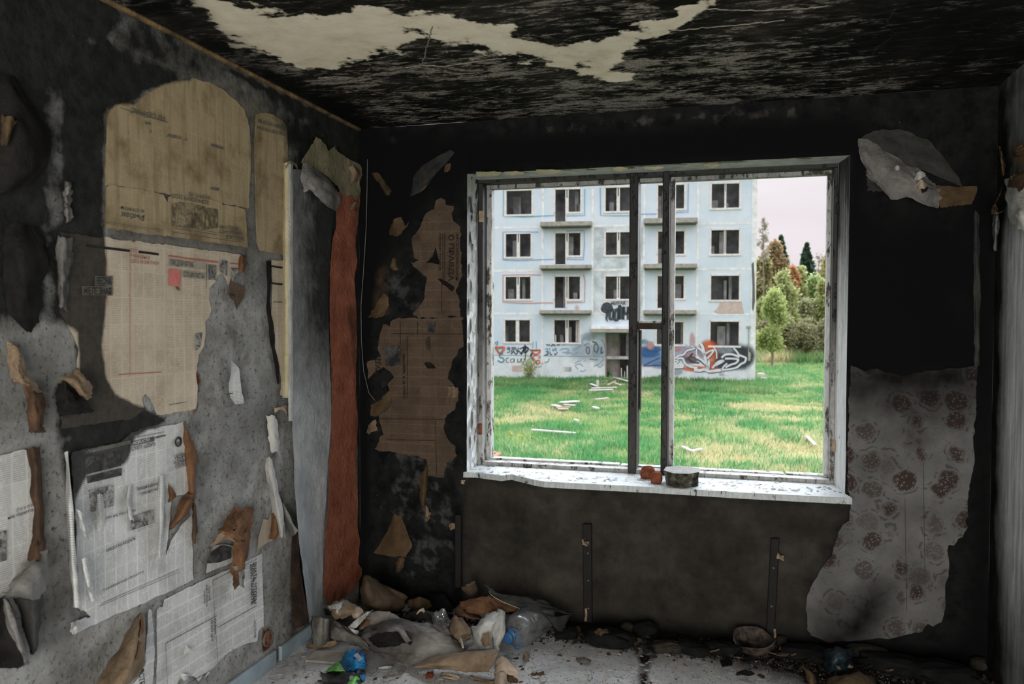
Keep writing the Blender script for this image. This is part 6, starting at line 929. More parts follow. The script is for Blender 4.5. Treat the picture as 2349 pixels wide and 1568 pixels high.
fl('pale_scrap', [[(1364, 1450, .12), (1378, 1440, .15), (1394, 1444, .13)], [(1366, 1456, .12), (1380, 1454, .14), (1394, 1452, .12)]], MAT_OCHRE, None, (8, 10), 287, .001, .006, .005, soot=.05, label='dull yellowish scrap lying on the black bin bag', cat='paper scrap')
# ------------------------------------------------------------------ loose flakes and grit
FLK = []
for i in range(6):
    k = int(RNG.integers(5, 8)); an = np.sort(RNG.uniform(0, 2*math.pi, k)); rr = RNG.uniform(.55, 1, k); top = [(math.cos(a)*r_, math.sin(a)*r_*.7, .16+RNG.uniform(-.05, .09)) for a, r_ in zip(an, rr)]; bot = [(x*.95, y*.95, 0) for x, y, z in top]
    me = bpy.data.meshes.new('flake'); me.from_pydata(bot+top, [], [tuple(range(k))[::-1], tuple(range(k, 2*k))]+[(j, (j+1) % k, k+(j+1) % k, k+j) for j in range(k)]); me.materials.append([MAT_PLASTER, MAT_PLASTER, MAT_PLASTER, MAT_CARD_LT, MAT_BROWN_DK, MAT_PLASTER][i])
    FLK.append(me)
cnt = 0
while cnt < 210:
    px = RNG.uniform(590, 1760); py = RNG.uniform(1480, 1568); q = on(px, py, 0.)
    if q[0] < .05 or q[1] > -.12 or (px < 1150 and py < 1540 and px > 700): continue
    if px > 1230 and py < 1470+(px-1230)*.11 and RNG.random() < .7: continue
    ki = int(RNG.integers(0, 6)); o = bpy.data.objects.new('plaster_flake', FLK[ki]); COL.objects.link(o); s = RNG.uniform(.006, .02)*(1 if RNG.random() < .85 else 1.6)
    o.location = q; o.scale = (s, s, s*.6); o.rotation_euler = (0, 0, RNG.uniform(0, 6.3)); ORI[o.name] = q
    tag(o, ['small grey plaster flake lying loose on the dusty floor', 'small tan paint flake lying loose on the dusty floor', 'small dark brown chip lying loose on the dusty floor'][0 if ki in (0, 1, 2, 5) else ki-2], 'flake', ['grey plaster flakes on the floor', 'tan paint flakes on the floor', 'dark brown chips on the floor'][0 if ki in (0, 1, 2, 5) else ki-2]); cnt += 1
SHM = [FLK[0].copy(), FLK[1].copy(), FLK[2].copy()]
for me, mt in zip(SHM, (MAT_RAG, MAT_CARD_DK, MAT_RAGB)): me.materials.clear(); me.materials.append(mt)
cnt = 0
while cnt < 90:
    px = RNG.uniform(900, 2300); py = 1396+(px-860)*.112+abs(RNG.normal(0, 18)); q = on(px, py, .004)
    if q[0] < .08 or q[1] > -.07 or q[0] > XR-.08: continue
    k_ = cnt % 3; o = bpy.data.objects.new('burnt_shard', SHM[k_]); COL.objects.link(o); s = RNG.uniform(.025, .07); o.location = q+np.array([0, 0, .02]); o.scale = (s, s*.8, s*.5); o.rotation_euler = (RNG.uniform(-.5, .5), RNG.uniform(-.5, .5), RNG.uniform(0, 6.3)); ORI[o.name] = q
    tag(o, ['black burnt shard in the rubbish along the foot of the window wall', 'scorched brown card shard in the rubbish along the foot of the window wall', 'dull brown-grey shard in the rubbish along the foot of the window wall'][k_], 'shard', ['black shards along the window wall', 'scorched card shards along the window wall', 'brown-grey shards along the window wall'][k_]); cnt += 1
gv, gf = [], []
for i in range(2600):
    px = RNG.uniform(560, 2200); py = RNG.uniform(1460, 1600); q = on(px, py, 0.)
    if q[0] < .03 or q[1] > -.03 or q[0] > XR-.03: continue
    s = RNG.uniform(.0015, .005); a = RNG.uniform(0, 6.3); n0 = len(gv)
    gv += [tuple(q+s*np.array([math.cos(a+t), math.sin(a+t), .0])) for t in (0, 2.1, 4.2)]+[tuple(q+np.array([0, 0, s*.9]))]; gf += [(n0, n0+1, n0+3), (n0+1, n0+2, n0+3), (n0+2, n0, n0+3)]
obj('floor_grit', gv, gf, plain('grit', (.16, .155, .15, 1), .95, .1, .9, 60, 0), kind='stuff', label='fine grit and crumbs scattered over the floor')
dv, dfc = [], []
for i in range(2200):
    px = RNG.uniform(860, 2330); b = 1392+(px-860)*.115; py = b+abs(RNG.normal(0, 17)); q = on(px, py, 0.)
    if q[0] < .05 or q[1] > -.02 or q[0] > XR-.03: continue
    s = RNG.uniform(.004, .022)*RNG.uniform(.3, 1); n0 = len(dv); ang = RNG.uniform(0, 6.3); h = s*RNG.uniform(.4, 1.2)
    ring = [q+s*RNG.uniform(.6, 1.1)*np.array([math.cos(ang+t), math.sin(ang+t), 0]) for t in (0, 1.57, 3.14, 4.7)]
    dv += [tuple(p) for p in ring]+[tuple(q+np.array([RNG.uniform(-.3, .3)*s, 0, h]))]; dfc += [(n0+j, n0+(j+1) % 4, n0+4) for j in range(4)]
obj('burnt_debris', dv, dfc, plain('burnt_crumbs', (.028, .024, .021, 1), .95, .1, .8, 30, .3), kind='stuff', label='burnt crumbs heaped along the foot of the window wall')

cw = MB(); cw.tube([on(x, y, z) for x, y, z in [(664, 1507, .05), (674, 1503, .045), (683, 1498, .05), (688, 1488, .07), (687, 1500, .045), (686, 1514, .008)]], .0022, 5); cw.obj('bent_wire', MAT_PALE_SM, label='thin pale bent wire at the gap in the blue skirting', cat='wire', attrs={'soot': [0]*len(cw.v)})
# ------------------------------------------------------------------ outside: ground
ZG = -2.2547; BX, BY, BA = 3.3028, 45.3355, .0896
ca, sa = math.cos(BA), math.sin(BA)
def gpt(px, py, z=ZG): return P(px, py, 'z', z)
def hay(x, y):
    v = fnoise(x*.35, y*.22, 5, 4)*2+.5; w = 1/(1+np.exp(-(x-(1.2-.12*(y-20)))*.9)); near = np.clip((34-y)/12, 0, 1)
    return np.clip((v-.5)*1.3+(fnoise(x*1.6, y*1.1, 15, 3))*1.1+.28*near+.40*w*near+.10, 0, 1)
def bumps(x, y): return .10*fnoise(x*.6, y*.5, 9, 3)+.03*fnoise(x*2.3, y*2, 3, 2)
gx, gy = np.meshgrid(np.linspace(-40, 50, 150), np.concatenate([np.linspace(.6, 50, 150), np.linspace(52, 160, 40)]), indexing='ij')
GV = np.stack([gx, gy, ZG-.10+bumps(gx, gy)*np.clip((44-gy)/4, 0.2, 1)], -1).reshape(-1, 3); hv = hay(GV[:, 0], GV[:, 1])
m = M('meadow_soil', .95, .05); g = m.noise(3, 6)
c = m.ramp(g, [(.3, (.035, .07, .018, 1)), (.7, (.065, .115, .03, 1))]); c = m.mix(m.rng(m.attr('hay'), .4, .8, 0, .8), c, (.17, .145, .085, 1))
obj('ground_meadow', GV, gridf(150, 190), m.out(c), kind='structure', attrs={'hay': hv}, label='meadow ground between the two houses')
# grass blades, one uncountable mass
def grass(n, ylo, yhi, xf, hmin, hmax, name, lab, tuft=5, wd=.012, dark=0., hayk=1., cl=.07, clumps=0, prk=0.):
    y = ylo+(yhi-ylo)*RNG.random(n)**1.25; lo, hi = xf(y); x = lo+(hi-lo)*RNG.random(n)
    if clumps:
        k_ = RNG.integers(0, clumps, n); x = x[k_]+RNG.normal(0, .32, n); y = y[k_]+RNG.normal(0, .32, n)
    keep = np.ones(n, bool); s = (x-BX)*ca+(y-BY)*sa; t = -(x-BX)*sa+(y-BY)*ca; keep &= ~((s < .1) & (t > -.15)); x, y = x[keep], y[keep]; n = len(x)
    pt = fnoise(x*.5, y*.4, 21, 3); h = hay(x, y)*hayk; hgt = (hmin+(hmax-hmin)*RNG.random(n))*(1+1.6*np.clip(pt, -.3, .4))
    X = np.repeat(x, tuft)+RNG.normal(0, cl, n*tuft); Y = np.repeat(y, tuft)+RNG.normal(0, cl, n*tuft); Hh = np.repeat(hgt, tuft)*RNG.uniform(.6, 1.15, n*tuft)
    a = RNG.uniform(0, 2*math.pi, n*tuft); Z = ZG-.10+bumps(X, Y)*np.clip((44-Y)/4, .2, 1); w = wd*(1+Y/22); lx, ly = RNG.normal(0, .35, n*tuft)*Hh, RNG.normal(0, .35, n*tuft)*Hh
    b0 = np.stack([X-w*np.cos(a), Y-w*np.sin(a), Z], 1); b1 = np.stack([X+w*np.cos(a), Y+w*np.sin(a), Z], 1); tp = np.stack([X+lx, Y+ly, Z+Hh], 1)
    V = np.stack([b0, b1, tp], 1).reshape(-1, 3); k = np.repeat(h, tuft)+RNG.normal(0, .22, n*tuft); k = np.clip((k-.36)*1.35, 0, .8)[:, None]; pr = (np.repeat(np.clip((pt*.6+fnoise(x*1.3, y*.9, 77, 3)*.8)*2.4+.5, 0, 1), tuft)+prk+RNG.normal(0, .12, n*tuft)).clip(0, 1)[:, None]
    gr = np.array([.36, .46, .20])*(1-pr)+np.array([.10, .30, .115])*pr; c = gr*(1-k)+np.array([.66, .57, .36])*k; c = c*(1-dark)*RNG.uniform(.75, 1.25, (n*tuft, 1)); c = np.repeat(c, 3, 0); c[2::3] *= 1.25
    me = bpy.data.meshes.new(name); N = len(V); org = np.array([X.mean(), Y.mean(), ZG-.1])
    me.vertices.add(N); me.vertices.foreach_set('co', (V-org).astype(np.float32).ravel()); me.loops.add(N); me.loops.foreach_set('vertex_index', np.arange(N, dtype=np.int32)); me.polygons.add(N//3); me.polygons.foreach_set('loop_start', np.arange(0, N, 3, dtype=np.int32))
    at = me.attributes.new('col', 'FLOAT_COLOR', 'POINT'); C4 = np.ones((N, 4), np.float32); C4[:, :3] = c; at.data.foreach_set('color', C4.ravel()); me.update(); me.validate(); me.materials.append(MAT_GRASS)
    o = bpy.data.objects.new(name, me); COL.objects.link(o); place(o, org, None); return tag(o, lab, 'grass', None, 'stuff')
mg = M('leaf_blade', .7, .2); cc = mg.colattr(); tr_ = mg.n('BsdfTranslucent', {'Color': cc}); df_ = mg.n('BsdfDiffuse', {'Color': cc}); mg.t.links.new(mg.n('MixShader', {0: .45, 1: df_.outputs[0], 2: tr_.outputs[0]}).outputs[0], mg.o.inputs[0]); MAT_GRASS = mg.m
grass(100000, 13, 46.5, lambda y: (-.62*y+1.4-1.5, .22*y+6), .10, .24, 'meadow_grass', 'green meadow grass with straw-coloured patches before the house')
grass(7000, 15.5, 44, lambda y: (-.62*y+1.0, .07*y+4.0), .16, .34, 'weed_clumps', 'dark green weed clumps dotted over the meadow', wd=.018, hayk=.35, cl=.10, clumps=190, prk=.6)
grass(3500, 16, 32, lambda y: (.0*y+.3, .07*y+4.0), .14, .26, 'straw_tussocks', 'pale dry grass tussocks in the right half of the meadow', wd=.012, hayk=3., cl=.10, clumps=90)
grass(16000, 44, 95, lambda y: (.0*y+3.2, .28*y+6), .2, .4, 'meadow_grass', 'green grass beside and behind the house corner', hayk=.7, wd=.012)
grass(5500, 38, 45.8, lambda y: (-16+0*y, 4.0+0*y), .22, .42, 'nettle_patch', 'dark nettles and weeds along the foot of the house', dark=.12, hayk=.5, wd=.02, cl=.14)
grass(9000, 68, 90, lambda y: (4.8+0*y, .28*y+4), .9, 1.5, 'reed_strip', 'pale dry reeds at the edge of the wood', hayk=2.6, wd=.012, cl=.25)
# ------------------------------------------------------------------ apartment house
def fp(px, py, off=0.):
    """pixel to the facade plane, moved off metres towards us"""
    n = np.array([sa, -ca, 0]); o = np.array([BX, BY, 0])+n*off; d = ray(px, py); return CAM+d*(((o-CAM)@n)/(d@n))
def fs(px, py): q = fp(px, py); return ((q[0]-BX)*ca+(q[1]-BY)*sa, q[2])
def fw(s, z, off=0.): return np.array([BX+s*ca+off*sa, BY+s*sa-off*ca, z])
def fbox(s0, s1, o0, o1, z0, z1): return [fw(s0, z0, o1), fw(s1, z0, o1), fw(s1, z0, o0), fw(s0, z0, o0), fw(s0, z1, o1), fw(s1, z1, o1), fw(s1, z1, o0), fw(s0, z1, o0)]
m = M('panel_pale_blue', .9, .1); uvp = m.obj(); g = m.noise(.7, 6); st = m.noise(1.4, 5, m.map(uvp, (1, 1, .25))); f = m.noise(9, 5)
c = m.ramp(g, [(.3, (.60, .70, .79, 1)), (.7, (.72, .80, .87, 1))]); c = m.mix(m.rng(st, .48, .68, 0, .55), c, (.76, .79, .80, 1)); c = m.mix(m.rng(f, .62, .72, 0, .4), c, (.36, .38, .38, 1))
MAT_PANEL = m.out(c)
m = M('panel_grey_patched', .9, .1); g = m.noise(1.1, 6); c = m.ramp(g, [(.40, (.47, .52, .54, 1)), (.5, (.6, .65, .68, 1)), (.6, (.70, .78, .81, 1))]); MAT_PANEL_G = m.out(c)
MAT_SEAM = plain('seam_white', (.80, .81, .81, 1), .9, .1, .18, 3, 0); MAT_PLINTH = plain('plinth_pale', (.74, .79, .81, 1), .9, .1, .12, 2, 0)
MAT_WFRAME = plain('house_window_frame', (.78, .75, .72, 1), .8, .2, .15, 6, 0); MAT_BALC = plain('balcony_concrete', (.38, .37, .31, 1), .9, .1, .3, 4, 0); MAT_BALCD = plain('balcony_underside', (.14, .14, .125, 1), .9, .1, .3, 4, 0)
MAT_INNER = plain('house_interior', (.6, .6, .61, 1), .95, .05, .6, 1.2, 0); MAT_BARE = plain('bare_render', (.6, .48, .43, 1), .95, .05, .15, 5, 0)
hs = empty('apartment_house', fw(-8, ZG), 'pale blue panel apartment house without glass, graffiti along its ground floor', 'building')
zs_ = [7.2458, 7.2458-2.7, 7.2458-5.4]; ZT = zs_[0]+3.4; ZP = fs(1200, 815)[1]
cols = [-30.0, -24.5, fs(1130, 620)[0], fs(1244.6, 620)[0], fs(1359, 620)[0], fs(1477, 620)[0], fs(1600, 620)[0], -.0]
rows = [(zs_[0], ZT), (zs_[1], zs_[0]), (zs_[2], zs_[1]), (ZP, zs_[2])]
# openings by bay and floor: (px0, py0, px1, py1[, door px0, px1, py1]) in facade pixels
WD = {2: [(1160, 436, 1221, 492), (1158.5, 534.6, 1219, 589.5), (1158, 633, 1218.5, 686.5), (1157, 732, 1217, 785)],
      3: [(1272, 433, 1333, 486.5, 1272, 1298, 508), (1272, 533, 1333, 586.5, 1272, 1298, 606), (1271, 632.5, 1332, 687, 1271, 1298, 706), (1270, 732, 1331, 786.5)],
      4: [(1387.5, 429, 1449, 484.5), (1388, 531, 1450, 585), (1387.5, 632, 1450, 686.5)],
      5: [(1508, 423, 1571, 479, 1508, 1522, 503), (1508, 529, 1571, 583, 1508, 1522, 604.5), (1507, 631, 1570, 685, 1507, 1522, 706), (1505, 736.5, 1569, 791)],
      6: [(1631, 420, 1697.5, 477), (1630, 526, 1697, 583), (1629.5, 630.5, 1697, 688.5), (1628, 735.5, 1696.5, 794)]}
def panel(s0, s1, z0, z1, holes, mt, off=0.):
    """wall panel with real openings; returns its object"""
    xs = sorted({s0, s1}|{h[0] for h in holes}|{h[2] for h in holes}); zz = sorted({z0, z1}|{h[1] for h in holes}|{h[3] for h in holes}); mb = MB()
    for a, b in zip(xs[:-1], xs[1:]):
        for c0_, c1_ in zip(zz[:-1], zz[1:]):
            if any(h[0] <= a and b <= h[2] and h[1] <= c0_ and c1_ <= h[3] for h in holes): continue
            mb.add(fbox(a, b, off-.25, off, c0_, c1_), BOXF)
    return mb.obj('wall_panel', mt, hs)
def bars(name, lst, mt, par):
    mb = MB()
    for b in lst: mb.add(fbox(*b), BOXF)
    return mb.obj(name, mt, par)
for ci in range(7):
    s0, s1 = cols[ci]+.04, cols[ci+1]-.04
    if ci == 6: s1 = -.30
    for ri, (z0, z1) in enumerate(rows):
        hol = []; w = None
        if ci in WD and ri < len(WD[ci]):
            w = WD[ci][ri]; a = fs(w[0], w[1]); b = fs(w[2], w[3]); hol.append([a[0], b[1], b[0], a[1]])
            if len(w) > 4: d0 = fs(w[4], w[6]); d1 = fs(w[5], w[6]); hol.append([a[0], d0[1], d1[0], b[1]])
        elif ci < 2:
            hol.append([s0+1.2, z0+.75, s0+2.8, z0+2.2])
        if ci == 4 and ri == 3: e0, e1 = fs(1389, 763), fs(1450, 858); hol.append([e0[0], ZP, e1[0], e0[1]])
        hol = [[max(h[0], s0+.02), max(h[1], z0), min(h[2], s1-.02), min(h[3], z1-.02)] for h in hol]
        panel(s0, s1, z0+(.05 if ri < 3 else .0), z1-.05, hol, MAT_PANEL_G if ci == 4 and ri in (1, 2) else MAT_PANEL)
        if w is None and ci >= 2: continue
        h = hol[0]; t = .07; fb = [(h[0]-.06, h[0]+.05, -.12, .025, h[1]-.06, h[3]+.06), (h[2]-.05, h[2]+.06, -.12, .025, h[1]-.06, h[3]+.06), (h[0], h[2], -.12, .025, h[3]-.05, h[3]+.06), (h[0]-.08, h[2]+.08, -.12, .05, h[1]-.08, h[1]+.035)]
        if len(hol) > 1 and ci != 4: d = hol[1]; fb = fb[:3]+[(d[2], h[2]+.08, -.12, .05, h[1]-.08, h[1]+.035), (d[0]-.06, d[0]+.05, -.12, .025, d[1], h[1]), (d[2]-.03, d[2]+.06, -.12, .025, d[1], h[1]+.02)]
        wo_ = bars('window', fb, MAT_WFRAME, hs)
        open_ = (ci, ri) in ((2, 0), (6, 2), (6, 3))
        if not open_:
            mid = (h[0]+h[2])/2 if not (len(hol) > 1 and ci == 3) else hol[1][2]+.06
            wdt = {(2, 3): .11, (6, 0): .055, (6, 1): .06}.get((ci, ri), .10)
            split = ri in (0, 1, 2) or ci == 3
            if split:
                zc = h[1]+(h[3]-h[1])*(.62 if ci not in (6,) else .66); fm_ = [(mid-wdt, mid-wdt*.35, -.11, -.02, h[1], h[3]), (mid+wdt*.35, mid+wdt, -.11, -.02, h[1], h[3]), (mid-wdt*.35, mid+wdt*.35, -.11, -.03, h[1], zc if (ci, ri) not in ((4, 2), (6, 1), (3, 2)) else h[1]+.1)]
            else: fm_ = [(mid-wdt, mid+wdt, -.11, -.02, h[1], h[3])]
            bars('mullion', fm_, MAT_WFRAME, wo_)
        if (ci, ri) == (3, 3): bars('open_sash', [(h[2]-.32, h[2]-.24, -.5, -.42, h[1]+.05, h[3]-.1), (h[2]-.2, h[2]-.08, -.4, -.32, h[1]+.05, h[3]-.1), (h[0]+.1, h[0]+.15, -.1, -.05, h[1]+.05, h[1]+.5)], MAT_WFRAME, wo_)
    if ci >= 0: panel(s0, s1, ZG-.3, ZP-.03, [], MAT_PLINTH, .02) if ci not in (4,) else panel(s0, fs(1389, 840)[0], ZG-.3, ZP-.03, [], MAT_PLINTH, .02)
    if ci == 4: panel(fs(1450, 840)[0], s1, ZG-.3, ZP-.03, [], MAT_PLINTH, .02)
# joints, corner strip, side and inside of the house
[bars('seam_strip', [(s-.07, s+.07, -.2, .022, ZG-.3, ZT)], MAT_SEAM, hs) for s in cols[1:-1]]
[bars('seam_strip', [(cols[0], -.25, -.2, .006, z-.07, z+.07)], MAT_SEAM, hs) for z in zs_]
bars('corner_strip', [(-.30, 0., -.3, .03, ZG-.3, ZT)], MAT_SEAM, hs)
bars('end_wall', [(-.25, 0, -11, -.3, ZG-.3, ZT)], MAT_PANEL, hs)
inn = [(cols[0], -.26, -3.3, -3.0, ZG, ZT), (cols[0], -.26, -3.3, -.26, ZT-.3, ZT)]+[(cols[0], -.26, -3.2, -.3, z-.18, z-.0) for z in zs_+[ZP]]+[(s-.1, s+.1, -3.2, -.3, ZG, ZT) for s in cols[1:-1]]
bars('inner_room_shell', inn, MAT_INNER, hs); bars('flat_roof', [(cols[0]-.2, .2, -11.2, .4, ZT, ZT+.35)], MAT_BALC, hs)
MAT_PART = plain('inner_partition', (.6, .59, .58, 1), .95, .05, .4, 2, 0)
for ci in range(2, 7):
    for ri, (z0, z1) in enumerate(rows):
        for _ in range(2):
            s = RNG.uniform(cols[ci]+.5, cols[ci+1]-.7); bars('inner_partition', [(s, s+RNG.uniform(.1, .5), -RNG.uniform(1.9, 2.8), -1.3, z0, z0+RNG.uniform(1.2, 2.5))], MAT_PART, hs)
for (a, b) in [((1241, 513), (1359, 520)), ((1240, 611), (1358.5, 617)), ((1239, 713), (1358, 720)), ((1476, 505), (1600, 513)), ((1475.5, 608.5), (1599, 616)), ((1475, 713), (1597.5, 721))]:
    s0, z1 = fs(*a); s1, z0 = fs(*b); k = .965
    q = bars('balcony_slab', [(s0*1.0+.02, s1-.02, 0, .5, z0+.03, z1+.05)], MAT_BALC, hs); bars('slab_rib', [(s0+.1, s1-.1, 0, .44, z0-.07, z0+.03)], MAT_BALCD, q); bars('slab_kerb', [(s0+.02, s1-.02, .46, .52, z0-.01, z0+.05)], MAT_BALCD, q)
e0, e1 = fs(1389, 763), fs(1449, 858)
cn = bars('entrance_canopy', [(fs(1355, 756)[0], fs(1462, 756)[0], 0, .95, e0[1]+.05, e0[1]+.22)], MAT_BALC, hs); bars('canopy_top', [(fs(1357, 750)[0], fs(1460, 750)[0], 0, .3, e0[1]+.24, e0[1]+.42)], MAT_SEAM, cn)
bars('entrance_side', [(e0[0]-.02, e0[0]+.06, -1.5, .03, ZG, e0[1])], plain('entrance_frame', (.36, .28, .24, 1)), hs)
bars('entrance_wall', [(e0[0]+.06, e0[0]+.78, -.95, -.85, ZG+.1, e0[1])], plain('entrance_plaster', (.36, .34, .31, 1), .95, .05, .45, 1.6, 0), hs); bars('entrance_post', [(e0[0]+.78, e0[0]+.86, -.95, -.75, ZG+.1, e0[1])], plain('entrance_post', (.26, .19, .15, 1)), hs)
bars('entrance_step', [(e0[0]-.9, e1[0]+.3, .0, .7, ZG-.2, ZG+.18)], MAT_BALC, hs); bars('entrance_boards', [(e0[0]+.95, e0[0]+1.0, -.4, -.35, ZG+.1, ZG+.75), (e0[0]+1.15, e0[0]+1.19, -.4, -.35, ZG+.1, ZG+.55), (e0[0]+1.3, e0[0]+1.37, -.3, -.25, ZG+.1, ZG+.9)], MAT_WFRAME, hs)
for q, mt in [((1175, 838, 1197, 852), MAT_BARE), ((1289, 841, 1311, 852), MAT_INNER), ((1649, 851, 1671.5, 862), MAT_INNER), ((1544, 851, 1550, 860), MAT_INNER)]:
    a = fs(q[0], q[1]); b = fs(q[2], q[3]); v = bars('basement_vent', [(a[0], b[0], .0, .026, b[1], a[1])], mt, hs)
bars('wall_cable_box', [(fs(1712, 750)[0], fs(1722, 750)[0], 0, .06, fs(1712, 752)[1], fs(1712, 747)[1]), (fs(1716, 790)[0], fs(1718, 790)[0], 0, .04, fs(1716, 828)[1], fs(1716, 750)[1])], MAT_BALC, hs)
def fpoly(pts, mt, name, off=.03, par=None): V = [fp(x, y, off) for x, y in pts]; return obj(name, V, [tuple(range(len(V)))], mt, par or hs)
fpoly([(1652, 690), (1662, 692), (1668, 696), (1674, 691), (1684, 692), (1690, 689), (1701, 691), (1703, 704), (1707, 717), (1690, 718), (1670, 718), (1650, 718), (1638, 714), (1645, 708), (1650, 700)], MAT_BARE, 'bare_render_patch')
fpoly([(1724, 605), (1729, 600), (1731, 640), (1732, 690), (1728, 714), (1725, 708), (1726, 660)], MAT_BALCD, 'dark_stain', .036)
fpoly([(1319, 702), (1324, 698), (1328, 704), (1327, 711), (1320, 711)], MAT_BARE, 'bare_render_patch'); fpoly([(1716, 808), (1720, 806), (1723, 812), (1721, 828), (1717, 826)], MAT_BALC, 'dark_stain', .036)
# painted lines round the windows
def ribbon(pts, w, mt, name, par=None, off=.032, smooth_=True, wv=None):
    A = np.array([fs(*p) for p in pts]); A = cr(A, max(4, len(pts)*6)) if smooth_ and len(pts) > 2 else A
    T = np.gradient(A, axis=0); T /= np.linalg.norm(T, axis=1, keepdims=True)+1e-9; N = np.stack([-T[:, 1], T[:, 0]], 1); ww = (np.full(len(A), w) if wv is None else w*np.interp(np.linspace(0, 1, len(A)), np.linspace(0, 1, len(wv)), wv))[:, None]/2
    L, R_ = A+N*ww, A-N*ww; V = []
    for l_, r_ in zip(L, R_): V += [fw(l_[0], l_[1], off), fw(r_[0], r_[1], off)]
    return obj(name, V, [(2*i, 2*i+1, 2*i+3, 2*i+2) for i in range(len(A)-1)], mt, par or hs)
PT = {k: plain('spray_'+k, v, .9, .1, .12, 3, 0) for k, v in {'cyan': (.10, .42, .55, 1), 'blue': (.24, .40, .60, 1), 'red': (.60, .27, .22, 1), 'teal': (.10, .30, .34, 1), 'black': (.05, .06, .07, 1), 'orange': (.68, .15, .06, 1), 'white': (.75, .76, .78, 1), 'greyblue': (.30, .39, .45, 1), 'deepblue': (.06, .16, .36, 1), 'midblue': (.17, .28, .50, 1), 'violet': (.42, .42, .54, 1), 'pink': (.58, .35, .36, 1), 'dark': (.07, .085, .10, 1)}.items()}
for pts, cl in [([(1155, 434), (1154.5, 495), (1200, 497), (1272, 494)], 'cyan'), ([(1298, 495), (1341, 494), (1341.5, 433)], 'cyan'), ([(1377, 430), (1378, 494), (1412, 494.5), (1462, 494)], 'blue'), ([(1154, 595), (1154, 532), (1190, 531.5), (1235, 532)], 'blue'), ([(1154, 595), (1185, 597), (1272, 594)], 'blue'), ([(1298, 530), (1340, 529), (1341, 560), (1338, 595), (1299, 594)], 'blue'), ([(1154, 630), (1154, 693), (1200, 695), (1270, 694)], 'red'), ([(1154, 631), (1190, 630), (1240, 630)], 'red'), ([(1300, 694), (1341, 693), (1342, 645), (1339, 629)], 'red'), ([(1468, 491), (1508, 490)], 'blue'), ([(1548, 487), (1578, 486.5), (1579, 421)], 'blue')]:
    ribbon(pts, .05, PT[cl], 'painted_line', smooth_=False)
# graffiti lettering and figures
def ftext(s, p0, p1, pt, mt, name='graffiti_lettering', off=.034, bold=.02):
    V, Fc = textmesh(s, bold); a, b, t = fp(*p0, off), fp(*p1, off), fp(*pt, off); lo, hi = V[:, 0].min(), V[:, 0].max(); u = (V[:, 0]-lo)/(hi-lo); h = V[:, 1]/.72
    return obj(name, a+(b-a)*u[:, None]+(t-a)*h[:, None], Fc, mt, hs)
ftext('MИFАR', (1401, 700), (1436, 698.5), (1401, 692), PT['dark'])
for pts, w, wv in [([(1386, 703), (1384, 709), (1389, 712), (1397, 711), (1400, 704), (1394, 699), (1388, 700), (1386, 703)], .32, None), ([(1394, 708), (1393, 720), (1391, 730), (1394, 737)], .18, [1, 1, .8, .3]), ([(1399, 712), (1406, 711), (1407, 722), (1405, 731), (1399, 731), (1399, 720), (1400, 712)], .16, None), ([(1410, 712), (1418, 711), (1418, 731), (1410, 732), (1410, 714)], .2, None), ([(1421, 733), (1421, 702), (1426, 712), (1427, 732)], .18, None), ([(1430, 733), (1431, 703), (1432, 718), (1440, 717), (1441, 703), (1440, 733)], .16, None)]:
    ribbon(pts, w*1.7, PT['white'], 'graffiti_outline', off=.033, wv=wv); ribbon(pts, w, PT['dark'], 'graffiti_letter', off=.037, wv=wv)
